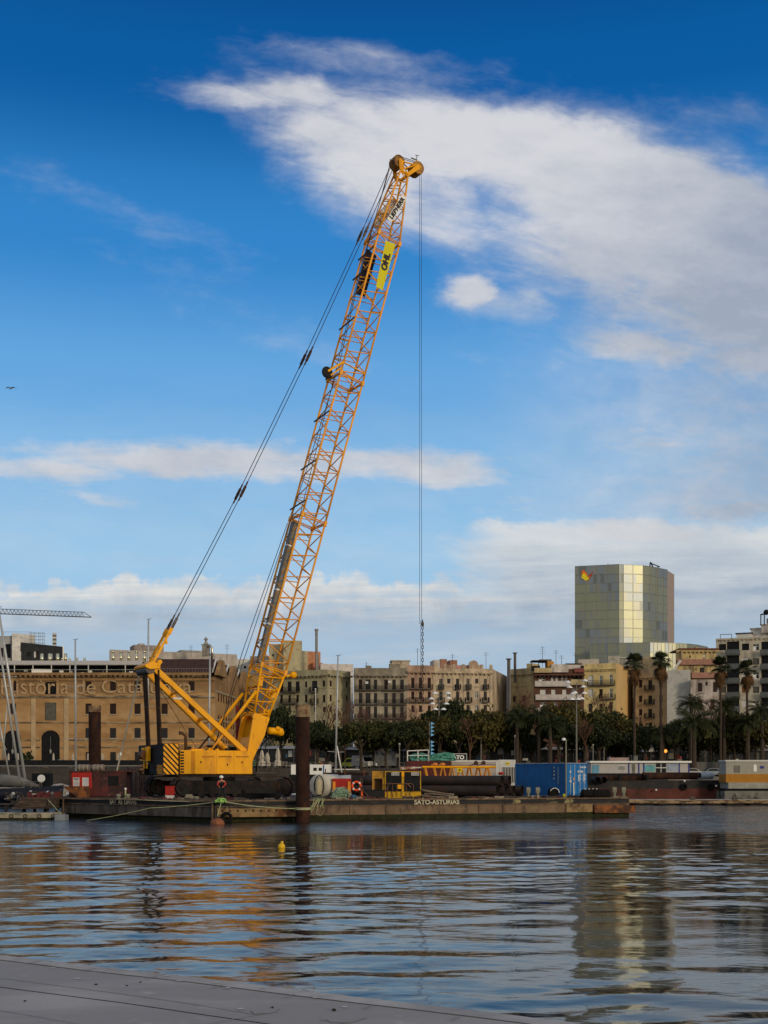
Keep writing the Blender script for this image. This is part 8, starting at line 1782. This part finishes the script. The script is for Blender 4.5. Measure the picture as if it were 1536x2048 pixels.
    t = thing('satellite_dome', 'round white radar disc on a dark boat left of the red cabin', 'radar', (P(83,0,140).x,140,0)); mb = MB(); z = P(0,1557,140).z; mb.tube([(0,0,0),(0,0,z)], .08, 6); mb.build('post', STEEL, t); mb = MB(); mb.tube([(0,-.12,z),(0,.0,z)], .45, 18); mb.build('dish', WHTC, t); mb = MB(); mb.box(-1.2,.9,.2,1.6,0,z+.6); mb.build('wheelhouse', BLK, t)
    # left pontoons
    t = thing('pontoon', 'pale concrete floating pontoon at the lower left water edge', 'pontoon', (P(-60,0,90).x,90,0)); w = 166/S(90); mb = MB(); mb.box(0,w,0,2.6,-.3,.52); bev(mb.build('float', CONC, t), .06); mb = MB(); mb.box(-.02,w+.02,-.03,2.6,-.3,.16); mb.build('weed_band', HW, t)
    for k in range(6): mb = MB(); mb.torus((1.0+k*1.05,-.05,.30), .13, .035, 1, 12, 6); mb.build('mooring_ring', STEEL, t)
    t = thing('pontoon', 'grey metal block float with a line at the right end of the concrete pontoon', 'float', (P(120,0,89).x,89,0)); mb = MB(); mb.box(-.4,.4,0,.9,-.3,.42); mb.build('block', mat('float_grey', (.20,.23,.26), .6), t)
    rope('mooring_line', [at(95,93,1.5), at(122,89.4,.45)], .035, GROPE, 'pale green line from the timber pier down to the grey float')
    t = thing('timber_pier', 'stepped dark timber pier left of the crane barge', 'pier', (P(70,0,93).x,93,0)); mb = MB()
    for k in range(7): z = 1.62-k*.12; mb.box(-1.1-.05*k,1.05,-.0-k*.22,8-k*.1,z-.1-.001*k,z-.001*k)
    mb.build('planks', WOOD, t); mb = MB(); [mb.tube([(x,y,-.5),(x,y,1.3)], .14, 8) for x in (-.9,.9) for y in (.2,3,6)]; mb.build('piles', BLK, t); mb = MB(); q = random.Random(13)
    for k in range(14): x = q.uniform(-1,.9); y = q.uniform(.3,4); mb.box(x,x+q.uniform(.2,.5),y,y+.3,1.62,1.62+q.uniform(.1,.5))
    mb.build('stacked_gear', MAROON, t)
    t = thing('timber_pier', 'low dark walkway stretching left from the stepped pier', 'pier', (P(-40,0,97).x,97,0)); mb = MB(); w = 90/S(97); mb.box(0,w,0,1.2,.95,1.08); mb.box(0,w,2.0,3,.6,.72); [mb.tube([(x,0.3,-.5),(x,.3,1.0)], .12, 8) for x in (.5,2,3.4)]; mb.build('planks', mat('dark_planks', (.05,.045,.04), .9), t)
    t = thing('mooring_gear', 'heap of nets and gear on the boats left of the red cabin', 'gear', (P(78,0,128).x,128,0)); mb = MB(); q = random.Random(17)
    for k in range(60): x = q.uniform(-3.4,4.0); z = q.uniform(.2,1.5); mb.m = k % 4; l = q.uniform(.15,.8); mb.bar((x,q.uniform(-1,1),z),(x+l*q.uniform(-1,1),q.uniform(-1,1),z+l*q.uniform(-.2,1)),q.uniform(.05,.3))
    mb.build('gear_pile', [WHT, STEEL, WOOD, GREYM], t)
    # quay wall strip behind the boats, dark, and low pale wall at left
    t = thing('floating_cabin', 'low white cabin with two windows right behind the front pile', 'cabin', (P(622,0,165).x,165,0)); w = 40/S(165); z0_ = P(0,1549,165).z; z1_ = P(0,1529,165).z; mb = MB(); mb.box(-w,w*.98,0,3,z0_,z1_); mb.build('walls', WHTC, t); mb = MB(); mb.box(-w-.2,w+.2,-.5,3.5,-.3,z0_-.003); mb.build('float', BLK, t); mb = MB(); mb.box(w*.60,w*.66,-.03,-.002,z0_,z1_-.1); mb.build('blue_corner', BLUE, t)
    for x in (.12,.38): mb = MB(); mb.box(w*x,w*(x+.17),-.03,-.002,z0_+.5,z1_-.45); mb.build('window', GLASS, t)
    mb = MB(); mb.box(-w*.7,-w*.5,-.02,-.002,z0_-.8,z1_-.3); mb.build('door', SHUTG, t)
    # rusty pipe heap on the second barge behind
    t = thing('pipe_rack', 'rack of short rusty pipes and hollow sections behind the red pump', 'pipe rack', (P(698,0,118).x,118,0)); mb = MB()
    for k in range(4): mb.pipe((-2.6,k*.5,2.9+.45*(k%2)),(1.9,k*.5+.2,2.9+.45*(k%2)), .3, .05, 14)
    mb.build('rusty_pipes', RUST, t); mb = MB(); mb.box(-3,4,-.3,3,-.5,2.55); mb.build('float', MAROON, t); mb = MB(); mb.box(-1.5,1.0,.3,1.8,3.9,4.0); mb.build('cover_sheet', WHT, t)
    for k in range(3): mb = MB(); mb.bar((-2.3+k*1.9,-.2,2.5),(-2.3+k*1.9,-.2,4.0),.1); mb.build('stanchion', RUSTB, t)
    # second barge to the right
    Y = 148; s_ = S(Y); t = thing('dark_barge', 'black and red brown barge loaded with a long rusty pipe behind the work barge', 'barge', (P(1165,0,Y).x,Y,0)); w = (1472-1165)/s_; z0_ = 2.15
    pl = [(0,0),(w,1.5),(w+1,12),(0,12)]; hull([(x,y) for x,y in pl], [(z0_+.6,1.75,0,0),(1.75,.05,1,-.02),(.05,-.8,2,0)]).build('hull', [mat('barge_black', (.012,.013,.016), .6, c2=(.03,.025,.02)), mat('barge_redbrown', (.10,.030,.022), .75, var=.3, scale=.8, c2=(.05,.02,.015), amt=.45), HW], t); mb = MB(); mb.hexa([(x,y,z0_+.5) for x,y in pl],[(x,y,z0_+.597) for x,y in pl]); mb.build('deck', DECK, t)
    for px in (1371,1426,1478): mb = MB(); x = (px-1165)/s_; mb.torus((x,-.25+x/w*1.5,1.95), .30, .15, 1, 16, 8); mb.build('tyre_fender', RUBBER, t)
    for px, py in ((1313,1580),(1371,1562),(1436,1572)): mb = MB(); x = (px-1165)/s_; mb.ball((x,-.5+x/w*1.5,P(0,py,Y).z), .13); mb.build('white_buoy', WHTC, t)
    
    for px in (1455,1466,1300,1245): mb = MB(); mb.tube([((px-1165)/s_,1.8,z0_+.55),((px-1165)/s_,1.8,z0_+1.3)], .25, 10); mb.build('bollard', BLK, t)
    mb = MB(); mb.box((1180-1165)/s_,(1300-1165)/s_,5,7,z0_+.6,z0_+1.5); mb.build('deck_house', BLK, t)
    for (a, b, py, r, m, lb) in ((1285,1402,1552,.46,RUST,'long rusty pipe lying on the dark barge'),(1399,1424,1551.5,.44,mat('pale_blue_pipe', (.32,.38,.44), .5),'pale blue grey pipe end section on the dark barge'),(1192,1290,1557,.42,RUST,'rusty pipe nearer the blue container on the dark barge')):
        q_ = P(a,py,Y+2.5); e_ = P(b,py,Y+3.2); mb = MB(); mb.pipe((0,0,0), e_-q_, r, .04, 22); o = mb.build('steel_pipe', m, loc=q_, smooth=False); tag(o, lb, 'pipe')
    mb = MB(); q_ = P(1176,1549,Y+6); mb.box(0,(1290-1176)/s_,0,1.5,-1.6,.1); tag(mb.build('steel_box_beam', mat('dull_red_steel', (.16,.06,.05), .7), loc=q_), 'dull red box beam behind the rusty pipe', 'beam')
    for k, px in enumerate((1194,1207)): mb = MB(); q_ = P(px,1560,Y-.6); mb.pipe((0,-.3,0),(0,2.5,0), .42, .05, 18); tag(mb.build('pipe_end', BLK, loc=q_), ('left','right')[k]+' dark pipe end facing the camera beside the blue container doors', 'pipe')
    # floating dock, cabins
    Yd = 136; t = thing('floating_dock', 'long low floating dock with pale top at the right', 'dock', (P(1225,0,Yd).x,Yd,0)); w = 420/S(Yd); mb = MB(); mb.box(0,w,0,3.2,.30,.62); mb.build('deck', mat('dock_top', (.36,.34,.30), .8, var=.2, scale=1.5, c2=(.20,.17,.13), amt=.4), t); mb = MB(); mb.box(0,w,-.06,-.003,.20,.58); mb.build('fender_strip', mat('dock_edge', (.30,.22,.13), .8, c2=(.08,.05,.035), amt=.5, sc2=(.8,1,3)), t); mb = MB(); [mb.box(k*2.6,k*2.6+2.0,.1,3,-.3,.30) for k in range(int(w/2.6))]; mb.build('floats', BLK, t)
    for px in (1385,1470): mb = MB(); x = (px-1225)/S(Yd); mb.box(x-.25,x+.25,-.1,.3,.6,.95); mb.tube([(x,.5,.6),(x,.5,1.1)], .08, 6); mb.build('cleat', STEEL, t)
    Y = 168; s_ = S(Y); t = thing('office_cabin', 'long white office cabin with blue posts and flat roof on the far quay', 'cabin', (P(1182,0,Y).x,Y,0)); w = (1379-1182)/s_; z0_ = P(0,1556,Y).z; z1_ = P(0,1522,Y).z
    mb = MB(); mb.box(0,w,0,3,z0_-.3,z1_-.25); mb.build('walls', mat('cabin_wall', (.42,.41,.40), .6, var=.06), t); mb = MB(); mb.box(-.2,w+.2,-.4,3.3,z1_-.25,z1_); mb.build('roof', WHTC, t); mb = MB(); mb.box(-2,w+6,-.8,5,-.5,z0_-.3); mb.build('float', MAROON, t)
    X = lambda px: (px-1182)/s_
    bp_ = mat('post_blue', (.03,.04,.25), .5)
    for px in (1256.5,1276.5,1286.5,1357.5,1376.5): mb = MB(); mb.box(X(px),X(px)+.16,-.06,-.003,z0_,z1_-.25); mb.build('blue_post', bp_, t)
    for a, b, y0_, y1_, m, nm in ((1237,1243,1532,1540,GLASS,'window'),(1244,1250,1532,1540,GLASS,'window'),(1312,1321,1525,1546,GLASS,'window'),(1323.5,1332,1525,1546,GLASS,'window'),(1289,1310,1530,1543,mat('panel_turquoise', (.12,.35,.38), .6),'panel'),(1334,1356,1527,1542,mat('panel_blue', (.28,.34,.42), .6),'panel'),(1184,1198,1530,1549,mat('panel_light_blue', (.12,.30,.42), .6),'panel'),(1264,1270,1528,1549,SHUTG,'door')):
        mb = MB(); za, zb_ = P(0,y1_,Y).z, P(0,y0_,Y).z; mb.box(X(a),X(b),-.045,-.003,za,zb_); o = mb.build(nm, m, t)
        if nm == 'window': mb = MB(); zz = (za+zb_)/2; [mb.box(X(a)-.06,X(b)+.06,-.07,-.046,q__-.05,q__+.05) for q__ in (za,zz,zb_)]; mb.build('window_frame', WHTC, o)
    mb = MB(); mb.box(X(1270),X(1277),.5,1.2,z1_+.003,z1_+.75); mb.tube([(X(1272.5),.44,z1_+.38),(X(1272.5),.5,z1_+.38)], .25, 14); mb.build('air_conditioner', SHUTG, t); mb = MB(); mb.box(X(1222),X(1262),1.2,2.8,z1_+.004,z1_+.5); mb.build('roof_box', mat('roof_box_pink', (.28,.20,.18), .7), t)
    mb = MB(); q = random.Random(3); mb.box(X(1285),X(1350),-1.2,-1.14,z0_-.1,z0_+.8); mb.build('mesh_fence', GREYM, t)
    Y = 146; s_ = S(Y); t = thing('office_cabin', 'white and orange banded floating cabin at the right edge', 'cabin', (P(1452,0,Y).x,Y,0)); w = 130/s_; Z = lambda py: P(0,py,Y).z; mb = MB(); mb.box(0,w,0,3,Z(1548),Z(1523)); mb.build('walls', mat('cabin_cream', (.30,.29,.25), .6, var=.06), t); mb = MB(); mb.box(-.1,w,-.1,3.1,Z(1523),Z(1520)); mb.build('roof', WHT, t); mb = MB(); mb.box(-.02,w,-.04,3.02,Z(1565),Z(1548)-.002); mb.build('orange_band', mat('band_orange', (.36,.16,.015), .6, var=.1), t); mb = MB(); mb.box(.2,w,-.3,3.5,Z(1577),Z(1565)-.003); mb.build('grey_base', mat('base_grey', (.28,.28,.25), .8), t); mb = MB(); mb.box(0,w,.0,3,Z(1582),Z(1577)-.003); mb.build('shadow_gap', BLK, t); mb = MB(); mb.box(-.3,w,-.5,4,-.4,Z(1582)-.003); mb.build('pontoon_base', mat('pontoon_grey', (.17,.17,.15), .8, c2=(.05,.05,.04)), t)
    for a, b, y0_, y1_, m, nm in ((1468,1480,1531,1545,SHUTG,'shutter'),(1507,1513,1529,1543,WHTC,'meter_box'),(1520,1528,1532,1537,bp_,'sign_plate')): mb = MB(); mb.box((a-1452)/s_,(b-1452)/s_,-.05,-.003,Z(y1_),Z(y0_)); mb.build(nm, m, t)
    # dark quay face fill: moored workboat left background and sheet wall
    t = thing('quay_shed', 'grey screen wall behind the parked cars at the right', 'wall', (P(1378,0,211).x,211.4,3.2)); w = 76/S(211); mb = MB(); mb.box(0,w,-.0,.2,0,P(0,1524,211).z-3.2); mb.build('screen', mat('screen_grey', (.12,.12,.12), .8), t)
    # the seagull and a distant bird
    t = thing('seagull', 'seagull gliding with bent wings at the left edge of the sky', 'bird', P(22,777,90)); t.scale = (.75,.75,.75); mb = MB(); mb.tube([(-.24,.1,-.02),(-.1,.04,0),(.08,0,0),(.2,-.03,.02)], [.015,.05,.055,.02], 8); mb.build('body', mat('gull_grey', (.25,.25,.26), .8), t, smooth=True)
    for s_ in (-1, 1): mb = MB(); a, b, c_ = Vector((0,0,.03)), Vector((s_*.25,0,.13)), Vector((s_*.58,0,.02)); w_ = Vector((0,.13,0)); mb.hexa([a-w_,b-w_,b+w_,a+w_],[v_+Vector((0,0,.015)) for v_ in (a-w_,b-w_,b+w_,a+w_)]); mb.hexa([b-w_,c_,c_+Vector((0,.04,0)),b+w_],[v_+Vector((0,0,.012)) for v_ in (b-w_,c_,c_+Vector((0,.04,0)),b+w_)]); mb.build('wing', mat('gull_wing', (.12,.12,.13), .8), t)
marina()
